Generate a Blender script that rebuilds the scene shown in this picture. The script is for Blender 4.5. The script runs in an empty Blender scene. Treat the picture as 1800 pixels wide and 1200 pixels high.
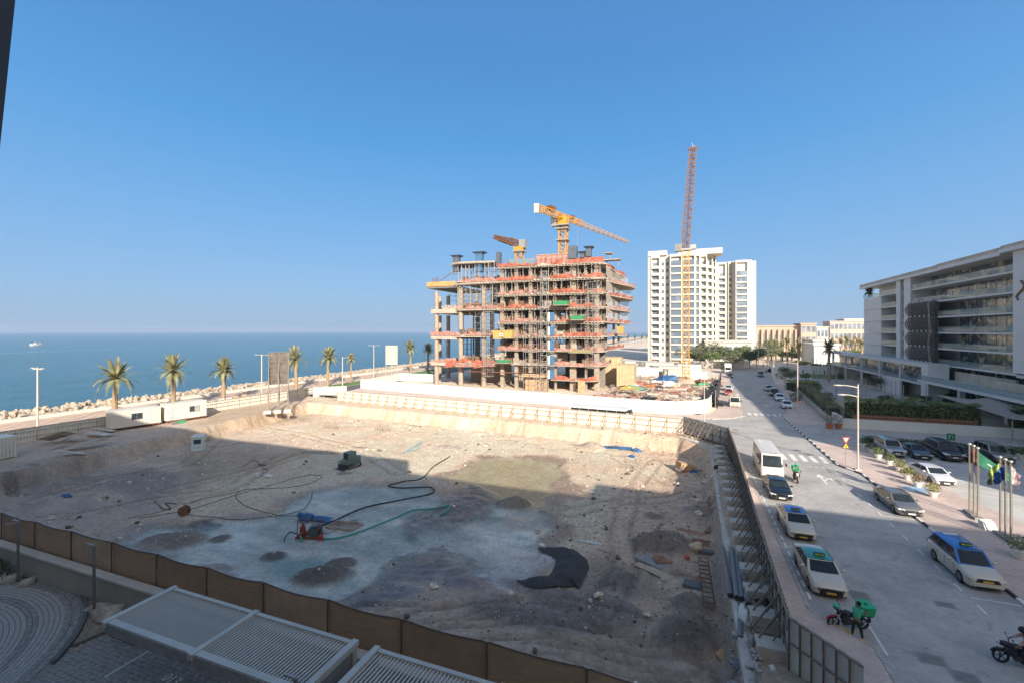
import bpy, math, random
import numpy as np
from mathutils import Vector, Matrix, noise
R = math.radians
rnd = random.Random(7)
sc = bpy.context.scene
col = sc.collection

# ---------------- camera, sky, sun, exposure ----------------
CAM_H = 15.0; HAZE = 1.4e-4
YAW = 20.87
cd = bpy.data.cameras.new('camera'); cam = bpy.data.objects.new('camera', cd); col.objects.link(cam)
cam.location = (0, 0, CAM_H); cam.rotation_euler = (R(90), 0, R(YAW))
cd.lens = 16.0; cd.sensor_width = 36.0; cd.shift_y = -0.01; cd.clip_start = 0.05; cd.clip_end = 60000
sc.camera = cam
SUN_EL = 24.3; SHADOW_DIR = (-0.566, 0.824)          # shadows run up the street and a little to the left
sun_az = math.atan2(-SHADOW_DIR[0], -SHADOW_DIR[1])   # clockwise from +Y
w = bpy.data.worlds.new('World'); sc.world = w; w.use_nodes = True
nt = w.node_tree; bg = nt.nodes['Background']
sky = nt.nodes.new('ShaderNodeTexSky'); sky.sky_type = 'NISHITA'; sky.sun_disc = False
sky.sun_elevation = R(SUN_EL); sky.sun_rotation = sun_az
sky.altitude = 0; sky.air_density = 1.0; sky.dust_density = 1.0; sky.ozone_density = 3.0
# clear sea-side air: the sky's own colour pulled towards a clean blue gradient that depends on height only
tc = nt.nodes.new('ShaderNodeTexCoord'); sx = nt.nodes.new('ShaderNodeSeparateXYZ'); nt.links.new(tc.outputs['Generated'], sx.inputs[0])
cr = nt.nodes.new('ShaderNodeValToRGB'); nt.links.new(sx.outputs['Z'], cr.inputs[0])
STOPS = [(0.0,(.215,.395,.625)),(.10,(.170,.385,.705)),(.22,(.100,.355,.725)),(.37,(.020,.285,.69)),(.50,(.0,.215,.61)),(.60,(.0,.195,.56)),(1.0,(.0,.13,.43))]
for i, (q, c) in enumerate(STOPS):
    e = cr.color_ramp.elements[i] if i < 2 else cr.color_ramp.elements.new(q)
    e.position = q; e.color = (*[x/2.12 for x in c], 1)
vm = nt.nodes.new('ShaderNodeVectorMath'); vm.operation = 'SCALE'; vm.inputs['Scale'].default_value = 10; nt.links.new(cr.outputs[0], vm.inputs[0])
# glow added to lift the shade, standing in for hazy coastal air: Henyey-Greenstein lobe about the sun, brightest behind the viewpoint
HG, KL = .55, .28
dp = nt.nodes.new('ShaderNodeVectorMath'); dp.operation = 'DOT_PRODUCT'; nt.links.new(tc.outputs['Generated'], dp.inputs[0])
dp.inputs[1].default_value = (-SHADOW_DIR[0]*math.cos(R(SUN_EL)), -SHADOW_DIR[1]*math.cos(R(SUN_EL)), math.sin(R(SUN_EL)))
def mth(op, a, b_):
    n = nt.nodes.new('ShaderNodeMath'); n.operation = op
    for i, x in enumerate((a, b_)):
        if isinstance(x, bpy.types.NodeSocket): nt.links.new(x, n.inputs[i])
        else: n.inputs[i].default_value = x
    return n.outputs[0]
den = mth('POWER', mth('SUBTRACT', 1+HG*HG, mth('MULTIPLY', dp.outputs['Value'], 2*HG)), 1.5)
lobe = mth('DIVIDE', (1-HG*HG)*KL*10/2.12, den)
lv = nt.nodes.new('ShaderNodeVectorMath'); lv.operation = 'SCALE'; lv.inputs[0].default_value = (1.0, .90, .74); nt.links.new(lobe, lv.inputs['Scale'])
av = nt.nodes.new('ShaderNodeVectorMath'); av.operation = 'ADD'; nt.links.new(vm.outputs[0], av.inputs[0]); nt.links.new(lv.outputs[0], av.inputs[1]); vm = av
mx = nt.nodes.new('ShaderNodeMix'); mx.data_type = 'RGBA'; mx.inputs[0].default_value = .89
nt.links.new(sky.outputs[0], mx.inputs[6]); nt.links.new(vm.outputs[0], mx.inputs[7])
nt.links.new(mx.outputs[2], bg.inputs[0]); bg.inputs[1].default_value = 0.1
sd = bpy.data.lights.new('sun', 'SUN'); so = bpy.data.objects.new('sun', sd); col.objects.link(so)
sd.energy = 4.0; sd.angle = R(0.55); sd.color = (1.0, 0.965, 0.91)
ce, se_ = math.cos(R(SUN_EL)), math.sin(R(SUN_EL))
dirv = Vector((SHADOW_DIR[0]*ce, SHADOW_DIR[1]*ce, -se_))
so.rotation_euler = dirv.to_track_quat('-Z', 'Y').to_euler(); so.location = (40, -60, 60)
sc.view_settings.view_transform = 'Standard'; sc.view_settings.look = 'None'
sc.view_settings.exposure = 1.08; sc.view_settings.gamma = 1.0; sc.view_settings.use_curve_mapping = False

# ---------------- measuring helpers ----------------
SN, CS = math.sin(R(YAW)), math.cos(R(YAW))
def G(u, v, z=0.0):
    """ground point at height z that the photograph shows at pixel u, v (1800 px wide)"""
    D = 800.0*(CAM_H-z)/(v-582.0); l = (u-900.0)*D/800.0
    return Vector((l*CS-D*SN, l*SN+D*CS, z))
def XY(u, Y):
    k = (u-900)/800.0; D = Y/(k*SN+CS)
    return D*(CS*k-SN), D
def PY(u, v, Y):
    """point on the plane Y = const seen at u, v"""
    x, D = XY(u, Y)
    return Vector((x, Y, CAM_H-(v-582)*D/800.0))

# ---------------- mesh builder ----------------
class MB:
    def __init__(s, mats=None):
        s.v = []; s.f = []; s.mi = []; s.mats = []; s.cur = 0
        if mats is not None: s.use(mats)
    def use(s, m):
        if m not in s.mats: s.mats.append(m)
        s.cur = s.mats.index(m); return s
    def add(s, vs, fs):
        b = len(s.v); s.v.extend([tuple(p) for p in vs])
        for f in fs: s.f.append(tuple(b+i for i in f)); s.mi.append(s.cur)
        return s
    def box(s, x0, y0, z0, x1, y1, z1):
        return s.add([(x0,y0,z0),(x1,y0,z0),(x1,y1,z0),(x0,y1,z0),(x0,y0,z1),(x1,y0,z1),(x1,y1,z1),(x0,y1,z1)],
            [(0,3,2,1),(4,5,6,7),(0,1,5,4),(1,2,6,5),(2,3,7,6),(3,0,4,7)])
    def cbox(s, c, d, M=None, taper=1.0):
        hx, hy, hz = d[0]/2, d[1]/2, d[2]/2; vs = []
        for z, t in ((-hz,1),(hz,taper)):
            for x, y in ((-hx,-hy),(hx,-hy),(hx,hy),(-hx,hy)):
                p = Vector((x*t, y*t, z))
                if M is not None: p = M @ p
                vs.append(p+Vector(c))
        return s.add(vs, [(0,3,2,1),(4,5,6,7),(0,1,5,4),(1,2,6,5),(2,3,7,6),(3,0,4,7)])
    def frame(s, p, q):
        p, q = Vector(p), Vector(q); d = q-p; L = d.length; d = d/max(L,1e-9)
        up = Vector((0,0,1)) if abs(d.z) < .95 else Vector((0,1,0))
        a = d.cross(up).normalized(); b = a.cross(d).normalized()
        return p, q, a, b
    def bar(s, p, q, w, h=None):
        h = h or w; p, q, a, b = s.frame(p, q); vs = []
        for c in (p, q):
            for x, y in ((-1,-1),(1,-1),(1,1),(-1,1)): vs.append(c+a*(x*w/2)+b*(y*h/2))
        return s.add(vs, [(0,1,2,3),(7,6,5,4),(0,4,5,1),(1,5,6,2),(2,6,7,3),(3,7,4,0)])
    def tube(s, p, q, r, n=8, r2=None, cap=True):
        r2 = r if r2 is None else r2; p, q, a, b = s.frame(p, q); vs = []
        for c, rr in ((p, r), (q, r2)):
            for i in range(n):
                t = 2*math.pi*i/n; vs.append(c+a*(math.cos(t)*rr)+b*(math.sin(t)*rr))
        fs = [(i, i+n, (i+1) % n+n, (i+1) % n) for i in range(n)]
        if cap: fs += [tuple(range(n)), tuple(reversed(range(n, 2*n)))]
        return s.add(vs, fs)
    def path(s, pts, r, n=6):
        pts = [Vector(p) for p in pts]; rr = r if hasattr(r, '__len__') else [r]*len(pts); vs = []
        for i, p in enumerate(pts):
            d = (pts[min(i+1, len(pts)-1)]-pts[max(i-1, 0)]).normalized()
            up = Vector((0,0,1)) if abs(d.z) < .95 else Vector((0,1,0))
            a = d.cross(up).normalized(); b = a.cross(d).normalized()
            for k in range(n):
                t = 2*math.pi*k/n; vs.append(p+a*(math.cos(t)*rr[i])+b*(math.sin(t)*rr[i]))
        fs = []
        for i in range(len(pts)-1):
            for k in range(n): fs.append((i*n+k, (i+1)*n+k, (i+1)*n+(k+1) % n, i*n+(k+1) % n))
        fs += [tuple(range(n)), tuple(reversed(range((len(pts)-1)*n, len(pts)*n)))]
        return s.add(vs, fs)
    def prism(s, poly, z0, z1):
        n = len(poly)
        if sum(poly[i][0]*poly[(i+1) % n][1]-poly[(i+1) % n][0]*poly[i][1] for i in range(n)) < 0: poly = poly[::-1]
        vs = [(p[0], p[1], z0) for p in poly]+[(p[0], p[1], z1) for p in poly]
        fs = [tuple(reversed(range(n))), tuple(range(n, 2*n))]+[(i, (i+1) % n, (i+1) % n+n, i+n) for i in range(n)]
        return s.add(vs, fs)
    def poly(s, pts): return s.add(pts, [tuple(range(len(pts)))])
    def loft(s, rings, closed=True, caps=True):
        n = len(rings[0]); vs = [p for r in rings for p in r]; fs = []
        for i in range(len(rings)-1):
            for k in range(n if closed else n-1): fs.append((i*n+k, i*n+(k+1) % n, (i+1)*n+(k+1) % n, (i+1)*n+k))
        if caps and closed: fs += [tuple(reversed(range(n))), tuple(range((len(rings)-1)*n, len(rings)*n))]
        return s.add(vs, fs)
    def lathe(s, c, prof, n=12):
        c = Vector(c)
        return s.loft([[c+Vector((math.cos(2*math.pi*k/n)*r, math.sin(2*math.pi*k/n)*r, z)) for k in range(n)] for r, z in prof])
    def blob(s, c, d, seed=0, n=8, m=5, rough=.25, flat=False):
        c = Vector(c); rings = []
        for j in range(m+1):
            ph = math.pi*j/m if not flat else math.pi/2*(1-j/m)
            rr = max(math.sin(ph), .02) if not flat else max(math.cos(math.pi/2-ph), .02); zz = -math.cos(ph) if not flat else math.cos(ph)
            ring = []
            for k in range(n):
                t = 2*math.pi*k/n; p = Vector((math.cos(t)*rr, math.sin(t)*rr, zz))
                q = 1+rough*noise.noise(p*1.7+Vector((seed*3.1, seed*1.7, seed*.9)))*2
                ring.append(c+Vector((p.x*d[0]*q, p.y*d[1]*q, p.z*d[2]*q)))
            rings.append(ring)
        return s.loft(rings)
    def leaves(s, c, d, n, size, rg, squash=1.0, shell=.45):
        c = Vector(c); vs = []; fs = []
        for i in range(n):
            while True:
                p = Vector((rg.uniform(-1,1), rg.uniform(-1,1), rg.uniform(-1,1)))
                l = p.length
                if l < 1 and l > shell*rg.random(): break
            f = 1+.35*noise.noise(p*2.3+c*.37)
            p = Vector((p.x*d[0]*f, p.y*d[1]*f, p.z*d[2]*f))+c
            a = Vector((rg.uniform(-1,1), rg.uniform(-1,1), rg.uniform(-1,1))).normalized()
            b = a.cross(Vector((rg.uniform(-1,1), rg.uniform(-1,1), rg.uniform(-1,1)))).normalized()
            z = size*rg.uniform(.5, 1.2); k = len(vs)
            vs += [p-a*z, p+b*z*.55, p+a*z, p-b*z*.55]; fs.append((k, k+1, k+2, k+3))
        return s.add(vs, fs)
    def mesh(s, name, smooth=None):
        me = bpy.data.meshes.new(name); me.from_pydata(s.v, [], s.f)
        for m in s.mats: me.materials.append(m)
        if len(s.mats) > 1: me.polygons.foreach_set('material_index', s.mi)
        if smooth:
            me.polygons.foreach_set('use_smooth', [True]*len(s.f)); me.set_sharp_from_angle(angle=R(smooth))
        me.update(); return me
    def build(s, name, parent=None, loc=None, rz=0, smooth=None, kind=None):
        return link(name, s.mesh(name, smooth), parent, loc, rz, kind)
def link(name, me, parent=None, loc=None, rz=0, kind=None):
    o = bpy.data.objects.new(name, me); col.objects.link(o)
    if parent is not None: o.parent = parent
    if loc is not None: o.location = loc
    o.rotation_euler = (0, 0, rz) if not hasattr(rz, '__len__') else rz
    if kind: o['kind'] = kind
    return o
def tag(o, label=None, cat=None, group=None):
    if label: o['label'] = label
    if cat: o['category'] = cat
    if group: o['group'] = group
    return o
def thing(name, label, cat, loc=(0,0,0), rz=0, group=None):
    o = bpy.data.objects.new(name, None); col.objects.link(o); o.empty_display_size = .3
    o.location = loc; o.rotation_euler = (0, 0, rz)
    return tag(o, label, cat, group)
def kids(o): return KIDS.get(o.name) or [c for c in o.children]
KIDS = {}
def dup(root, loc, rz=None, label=None, group=None, scale=None):
    r = root.copy(); col.objects.link(r); r.location = loc
    if rz is not None: r.rotation_euler = (0, 0, rz)
    if label: r['label'] = label
    if group: r['group'] = group
    if scale: r.scale = (scale,)*3
    def rec(a, b):
        for ch in list(a.children):
            c = ch.copy(); col.objects.link(c); c.parent = b; rec(ch, c)
    rec(root, r); return r

ORD = 'first second third fourth fifth sixth seventh eighth ninth tenth eleventh twelfth thirteenth fourteenth fifteenth sixteenth seventeenth eighteenth nineteenth twentieth twenty-first twenty-second twenty-third twenty-fourth twenty-fifth twenty-sixth twenty-seventh twenty-eighth twenty-ninth thirtieth'.split()
ORD += ['thirty-'+o for o in ORD[:9]]+['fortieth']; ORD += ['forty-'+o for o in ORD[:9]]+['fiftieth']; ORD += ['fifty-'+o for o in ORD[:9]]
def text_mesh(txt, size, mt, depth=.004, name='lettering'):
    cu = bpy.data.curves.new(name, 'FONT'); cu.body = txt; cu.size = size; cu.extrude = depth; cu.align_x = 'CENTER'
    o = bpy.data.objects.new(name, cu); me = bpy.data.meshes.new_from_object(o); bpy.data.objects.remove(o); me.materials.clear(); me.materials.append(mt); return me
# ---------------- materials ----------------
def N(nt, t, **k):
    n = nt.nodes.new(t)
    for a, b in k.items(): setattr(n, a, b)
    return n
def base_mat(name):
    m = bpy.data.materials.new(name); m.use_nodes = True; nt = m.node_tree
    return m, nt, nt.nodes['Principled BSDF']
def mixc(nt, fac, a, b, mode='MIX'):
    n = N(nt, 'ShaderNodeMix', data_type='RGBA', blend_type=mode)
    for i, x in ((0, fac), (6, a), (7, b)):
        if hasattr(x, 'links') or isinstance(x, bpy.types.NodeSocket): nt.links.new(x, n.inputs[i])
        else: n.inputs[i].default_value = (x if i == 0 else (*x[:3], 1))
    return n.outputs[2]
def noise_tex(nt, vec, scale, detail=5, rough=.6, dist=0):
    n = N(nt, 'ShaderNodeTexNoise'); n.inputs['Scale'].default_value = scale; n.inputs['Detail'].default_value = detail
    n.inputs['Roughness'].default_value = rough; n.inputs['Distortion'].default_value = dist
    if vec is not None: nt.links.new(vec, n.inputs['Vector'])
    return n.outputs['Fac']
def ramp(nt, fac, a, b):
    n = N(nt, 'ShaderNodeMapRange'); n.inputs[1].default_value = a; n.inputs[2].default_value = b
    nt.links.new(fac, n.inputs[0]); return n.outputs[0]
def coords(nt, world=False):
    return N(nt, 'ShaderNodeNewGeometry').outputs['Position'] if world else N(nt, 'ShaderNodeTexCoord').outputs['Object']
def bump(nt, b, h, strength, dist):
    n = N(nt, 'ShaderNodeBump'); n.inputs['Strength'].default_value = strength; n.inputs['Distance'].default_value = dist
    nt.links.new(h, n.inputs['Height']); nt.links.new(n.outputs[0], b.inputs['Normal'])
MC = {}
def M(name, c=None, rough=.75, metal=0.0, var=.18, scale=3.0, bmp=0.0, bs=25.0, c2=None, world=False, dirt=0.0, stretch=None, coat=0, alpha=1.0, trans=0.0):
    if name in MC: return MC[name]
    c = (min(.85,c[0]*1.10), c[1]*1.02, c[2]*.90); m, nt, b = base_mat(name); v = coords(nt, world)
    if stretch:
        mp = N(nt, 'ShaderNodeMapping'); mp.inputs['Scale'].default_value = stretch; nt.links.new(v, mp.inputs[0]); v = mp.outputs[0]
    f = ramp(nt, noise_tex(nt, v, scale), .32, .68)
    lo = tuple(x*(1-var) for x in c); hi = c2 or tuple(min(1, x*(1+var)) for x in c)
    o = mixc(nt, f, lo, hi)
    if dirt:
        g = ramp(nt, noise_tex(nt, v, scale*.35, 8, .7), .45, .75)
        mm = N(nt, 'ShaderNodeMath', operation='MULTIPLY'); nt.links.new(g, mm.inputs[0]); mm.inputs[1].default_value = dirt
        o = mixc(nt, mm.outputs[0], o, (.16, .13, .1))
    nt.links.new(o, b.inputs['Base Color'])
    b.inputs['Roughness'].default_value = rough; b.inputs['Metallic'].default_value = metal
    if coat: b.inputs['Coat Weight'].default_value = coat; b.inputs['Coat Roughness'].default_value = .05
    if bmp: bump(nt, b, noise_tex(nt, v, bs, 4), bmp, .02)
    if trans: b.inputs['Transmission Weight'].default_value = trans
    if alpha < 1: b.inputs['Alpha'].default_value = alpha
    MC[name] = m; return m
# ---------------- setting materials ----------------
def ground_mat():
    m, nt, b = base_mat('pit_earth'); P = coords(nt, True)
    at = N(nt, 'ShaderNodeVertexColor', layer_name='Col')
    n1 = noise_tex(nt, P, .35, 8, .65); n2 = noise_tex(nt, P, 3.2, 8, .7); n3 = noise_tex(nt, P, 19, 4, .7)
    c = mixc(nt, ramp(nt, n1, .35, .65), at.outputs['Color'], (.88,.84,.8), 'MULTIPLY')
    mul = mixc(nt, ramp(nt, n2, .3, .7), (.66,.63,.6), (1.18,1.17,1.16))
    c = mixc(nt, 1.0, c, mul, 'MULTIPLY')
    mul2 = mixc(nt, ramp(nt, n3, .36, .7), (.55,.53,.51), (1.15,1.15,1.15)); c = mixc(nt, .7, c, mul2, 'MULTIPLY')
    nt.links.new(c, b.inputs['Base Color'])
    wr = N(nt, 'ShaderNodeMapRange'); nt.links.new(at.outputs['Alpha'], wr.inputs[0]); wr.inputs[3].default_value = .92; wr.inputs[4].default_value = .14
    nt.links.new(wr.outputs[0], b.inputs['Roughness'])
    ad = N(nt, 'ShaderNodeMath', operation='ADD'); nt.links.new(n2, ad.inputs[0]); nt.links.new(n3, ad.inputs[1])
    bump(nt, b, ad.outputs[0], .85, .2); st = N(nt, 'ShaderNodeMapRange'); nt.links.new(at.outputs['Alpha'], st.inputs[0]); st.inputs[1].default_value = .3; st.inputs[3].default_value = .85; st.inputs[4].default_value = .04
    nt.links.new(st.outputs[0], [x for x in nt.nodes if x.type == 'BUMP'][0].inputs['Strength']); return m
def paving(name, c1, c2, mortar, bw, bh, rot=0.0, ms=.012, var=.25, rough=.85, circ=None, wear=.35, stain=0):
    c1, c2 = [tuple(a*k for a, k in zip(q, (.98,.94,.87))) for q in (c1, c2)]; m, nt, b = base_mat(name); P = coords(nt, True)
    mp = N(nt, 'ShaderNodeMapping'); mp.inputs['Rotation'].default_value = (0, 0, rot); nt.links.new(P, mp.inputs[0])
    br = N(nt, 'ShaderNodeTexBrick'); nt.links.new(mp.outputs[0], br.inputs['Vector'])
    br.inputs['Scale'].default_value = 1; br.inputs['Brick Width'].default_value = bw; br.inputs['Row Height'].default_value = bh
    br.inputs['Mortar Size'].default_value = ms; br.inputs['Color1'].default_value = (*c1, 1); br.inputs['Color2'].default_value = (*c2, 1); br.inputs['Mortar'].default_value = (*mortar, 1)
    n1 = ramp(nt, noise_tex(nt, P, .25, 8, .7), .3, .7); n2 = ramp(nt, noise_tex(nt, P, 2.5, 6, .7), .3, .75)
    c = mixc(nt, 1.0, br.outputs['Color'], mixc(nt, n1, (1-wear,)*3, (1.15,1.14,1.12)), 'MULTIPLY')
    c = mixc(nt, .6, c, mixc(nt, n2, (.78,.77,.76), (1.12,1.12,1.12)), 'MULTIPLY')
    if stain: c = mixc(nt, 1.0, c, mixc(nt, ramp(nt, noise_tex(nt, P, .8, 5, .55, .8), .60, .74), (1,1,1), (.70,.69,.68)), 'MULTIPLY'); c = mixc(nt, 1.0, c, mixc(nt, ramp(nt, noise_tex(nt, P, 3.7, 3, .5), .68, .74), (1,1,1), (.62,.61,.6)), 'MULTIPLY')
    nt.links.new(c, b.inputs['Base Color']); b.inputs['Roughness'].default_value = rough
    bump(nt, b, br.outputs['Fac'], -.5, .01); return m
def sea_mat():
    m, nt, b = base_mat('sea_water'); P = coords(nt, True)
    b.inputs['Roughness'].default_value = .16; b.inputs['IOR'].default_value = 1.33
    mp = N(nt, 'ShaderNodeMapping'); mp.inputs['Scale'].default_value = (1, .55, 1); mp.inputs['Rotation'].default_value = (0,0,R(25)); nt.links.new(P, mp.inputs[0]); Q = mp.outputs[0]
    n1 = noise_tex(nt, Q, .24, 7, .68); n2 = noise_tex(nt, Q, .05, 5, .6); n3 = noise_tex(nt, P, .006, 4, .55)
    c = mixc(nt, ramp(nt, n1, .38, .64), (.004,.045,.058), (.055,.18,.19))
    c = mixc(nt, ramp(nt, n2, .3, .7), c, (.018,.100,.135)); c = mixc(nt, ramp(nt, n3, .35, .65), c, mixc(nt, .5, c, (.03,.13,.17)))
    nt.links.new(c, b.inputs['Base Color'])
    ad = N(nt, 'ShaderNodeMath', operation='ADD'); nt.links.new(n1, ad.inputs[0]); nt.links.new(n2, ad.inputs[1])
    bump(nt, b, ad.outputs[0], 1.0, 1.1); return m
MG = ground_mat()
M_ROAD = paving('road_blocks', (.50,.46,.42), (.44,.405,.37), (.37,.34,.31), .26, .13, R(45), .012, wear=.3, stain=1)
M_ASPH = M('asphalt', (.11,.108,.105), .9, var=.25, scale=.6, bmp=.3, bs=60, world=True)
M_PINK = paving('pink_paving', (.66,.50,.42), (.60,.46,.39), (.46,.36,.31), .4, .2, 0, .015, wear=.22)
M_GREYP = paving('grey_paving', (.52,.475,.43), (.46,.42,.39), (.34,.32,.29), .6, .3, R(20), .015, wear=.25)
M_LOT = paving('car_park_concrete', (.60,.56,.51), (.56,.525,.48), (.42,.40,.37), 3.2, 3.2, 0, .02, wear=.3)
M_PROM = paving('promenade_tiles', (.60,.40,.26), (.52,.34,.22), (.62,.5,.4), 1.6, 1.6, R(45), .12, wear=.1)
M_LAND = M('sandy_ground', (.60,.50,.40), .95, var=.2, scale=.12, bmp=.5, bs=2, world=True)
M_LEDGE = M('ledge_sand', (.60,.52,.44), .95, var=.22, scale=.7, bmp=.8, bs=6, world=True)
M_CONC = M('concrete', (.50,.46,.41), .9, var=.16, scale=1.3, bmp=.3, bs=18, dirt=.35)
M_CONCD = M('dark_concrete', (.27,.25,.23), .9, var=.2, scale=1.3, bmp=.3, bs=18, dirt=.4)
M_WHITE = M('white_render', (.62,.61,.585), .8, var=.06, scale=.6, dirt=.16)
M_WPAINT = M('road_marking_white', (.68,.67,.64), .8, var=.12, scale=4, dirt=.25)
M_YPAINT = M('road_marking_yellow', (.62,.40,.12), .8, var=.12, scale=4, dirt=.25)
M_BLACK = M('black_paint', (.03,.03,.032), .6)
M_METAL = M('galvanised_steel', (.36,.35,.33), .5, .6, var=.15, scale=5)
M_RUST = M('rusty_steel', (.20,.10,.06), .8, .2, var=.35, scale=4)
M_BROWNMET = M('weathered_steel_frame', (.20,.165,.14), .75, .25, var=.3, scale=2)
M_WOOD = M('formwork_wood', (.40,.27,.16), .85, var=.3, scale=1.2, stretch=(1,6,1))
M_WOODG = M('grey_wood', (.34,.29,.24), .9, var=.3, scale=1.5, stretch=(1,5,1))
M_GRASS = M('grass_green', (.10,.18,.035), .95, var=.35, scale=1.5, world=True, bmp=.6, bs=14)
M_GREEN1 = M('leaf_mid_green', (.075,.12,.028), .6, var=.55, scale=.9, c2=(.20,.24,.06), world=True)
M_GREEN2 = M('leaf_dark_green', (.035,.065,.02), .6, var=.5, scale=.9, c2=(.11,.15,.04), world=True)
M_GREEN3 = M('leaf_dusty_green', (.11,.125,.055), .7, var=.5, scale=.6, c2=(.23,.23,.11), world=True)
M_GLASS = M('dark_glass', (.035,.045,.055), .06, 0, var=.3, scale=.4)

# ---------------- ground sheets ----------------
PITZ = -2.5; LEDGE = -0.4
m = MB(M_LAND)
for x0, y0, x1, y1 in ((-105,-300,-91,1400), (-91,84,-82,1400), (-82,90,30,1400), (30,-300,2500,1400), (5.2,-300,30,90), (-91,-300,5.2,15.5)):
    m.poly([(x0,y0,-.06),(x1,y0,-.06),(x1,y1,-.06),(x0,y1,-.06)])
m.build('ground', kind='structure')
MB(sea_mat()).poly([(-9000,-3000,-3),(9000,-3000,-3),(9000,9000,-3),(-9000,9000,-3)]).build('sea', kind='structure')
# quay edge under the rocks and land rim facing the sea
MB(M_CONCD).box(-105.2,-300,-4,-104.9,1400,-.07).build('quay_wall', kind='structure')

def in_poly(X, Y, P):
    ins = np.zeros(X.shape, bool); n = len(P); D = np.full(X.shape, 1e9)
    for i in range(n):
        x0, y0 = P[i][0], P[i][1]; x1, y1 = P[(i+1) % n][0], P[(i+1) % n][1]
        c = ((y0 > Y) != (y1 > Y)) & (X < (x1-x0)*(Y-y0)/((y1-y0) if abs(y1-y0) > 1e-9 else 1e-9)+x0); ins ^= c
        t = np.clip(((X-x0)*(x1-x0)+(Y-y0)*(y1-y0))/((x1-x0)**2+(y1-y0)**2+1e-9), 0, 1)
        D = np.minimum(D, np.hypot(X-(x0+t*(x1-x0)), Y-(y0+t*(y1-y0))))
    return np.where(ins, D, -D)
def vnoise(X, Y, s, seed, oct=4):
    rg = np.random.RandomState(seed); out = 0; a = 1; tot = 0
    for o in range(oct):
        T = rg.rand(128, 128); x = X/s; y = Y/s; xi = np.floor(x).astype(int); yi = np.floor(y).astype(int); fx = x-xi; fy = y-yi
        fx = fx*fx*(3-2*fx); fy = fy*fy*(3-2*fy)
        g = lambda i, j: T[(xi+i) % 128, (yi+j) % 128]
        out = out+a*((g(0,0)*(1-fx)+g(1,0)*fx)*(1-fy)+(g(0,1)*(1-fx)+g(1,1)*fx)*fy); tot += a; a *= .55; s = s/2.03
    return out/tot-.5
PITP = [(-64,10),(-68.5,26),(-71,40),(-73.3,53),(-76,76),(-69,75.6),(-35,73.2),(-1.1,70.2),(2.9,66.2),(2.6,10)]
DX = .25
gx = np.arange(-91, 5.21, DX); gy = np.arange(15.5, 84.01, DX); GX, GY = np.meshgrid(gx, gy, indexing='ij')
dist = in_poly(GX+vnoise(GX,GY,2.2,3)*1.3*(GX < .5), GY+vnoise(GX,GY,2.2,4)*1.3, PITP)
t = np.clip((dist+.5)/1.5, 0, 1); t = t*t*(3-2*t)
H = LEDGE+.02+(PITZ-LEDGE)*t
H += (.30*vnoise(GX,GY,14,11)+.22*vnoise(GX,GY,3.2,12)+.10*vnoise(GX,GY,.9,13,3))*np.clip((dist+1)/2, .12, 1)
# cut face with excavator teeth
H += (.5*np.abs(vnoise(GX*1.0,GY*1.0,1.3,15)))*np.exp(-((dist-.6)/.9)**2)
# talus at the foot of the cut
H += .55*np.clip(vnoise(GX,GY,5,16)+.2, 0, 1)*np.exp(-((dist-2.2)/1.3)**2)
# terrain climbs towards the near fence
up = np.clip((25.5+2.5*vnoise(GX,GY,8,17)*2-GY)/8, 0, 1); H += 1.1*up*up*(3-2*up)*np.clip((GX+42)/20, 0, 1)
right = np.clip((GX+2.2)/2, 0, 1)*np.clip((62-GY)/6, 0, 1); H += right*(.35+.5*vnoise(GX,GY,2.5,18))
trk = np.sin(GX*.35+GY*2.6+3*vnoise(GX,GY,6,19)); H += .05*trk*np.clip((27-GY)/4, 0, 1)*np.clip((GX+30)/8, 0, 1)
def px(pts, z=PITZ): return [tuple(G(u, v, z)[:2]) for u, v in pts]
TEAL = px([(235,950),(275,925),(350,925),(420,910),(480,905),(540,868),(600,852),(650,846),(740,848),(762,880),(850,888),(905,893),(958,900),(950,955),(925,985),(968,990),(900,1034),(838,1012),(700,1004),(625,1045),(560,1065),(470,1052),(380,1012),(290,985)])
OLIVE = px([(775,835),(815,826),(838,806),(920,803),(1000,814),(982,842),(970,868),(955,900),(948,962),(930,985),(880,965),(850,940),(880,905),(850,880),(800,852)])
WET = px([(768,830),(812,820),(836,798),(885,802),(920,795),(1008,805),(1000,826),(1020,848),(1056,860),(1050,880),(995,880),(955,898),(1005,935),(975,960),(935,990),(900,960),(850,880),(790,845)])
MUD1 = px([(708,925),(735,900),(765,885),(800,858),(830,846),(872,862),(868,890),(840,915),(790,928),(740,948)])
MUD2 = px([(575,1068),(600,1045),(645,1010),(690,985),(780,966),(832,990),(850,1012),(842,1040),(760,1048),(690,1075),(600,1090)])
SCUM = px([(826,1000),(880,985),(905,972),(940,965),(985,975),(975,1005),(900,1036),(840,1020)])
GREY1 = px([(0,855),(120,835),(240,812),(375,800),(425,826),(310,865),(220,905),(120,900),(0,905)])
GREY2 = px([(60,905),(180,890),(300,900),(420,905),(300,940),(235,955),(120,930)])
DEEP = px([(485,1005),(520,975),(560,965),(600,985),(560,1015),(505,1020)])
GREYR = px([(1040,1010),(1090,985),(1130,1000),(1150,1040),(1090,1050),(1030,1050)])
WETL = px([(395,720),(480,712),(530,722),(560,738),(480,748),(420,760),(360,775),(340,768)])
DAMP = px([(330,800),(420,790),(520,800),(440,830),(330,850)])
wx = GX+vnoise(GX,GY,3.6,21,6)*4.6; wy = GY+vnoise(GX,GY,3.6,22,6)*4.6
def mk(P, soft=.8, warp=1.0): return np.clip((in_poly(GX+(wx-GX)*warp, GY+(wy-GY)*warp, P))/soft*.5+.5, 0, 1)
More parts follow.
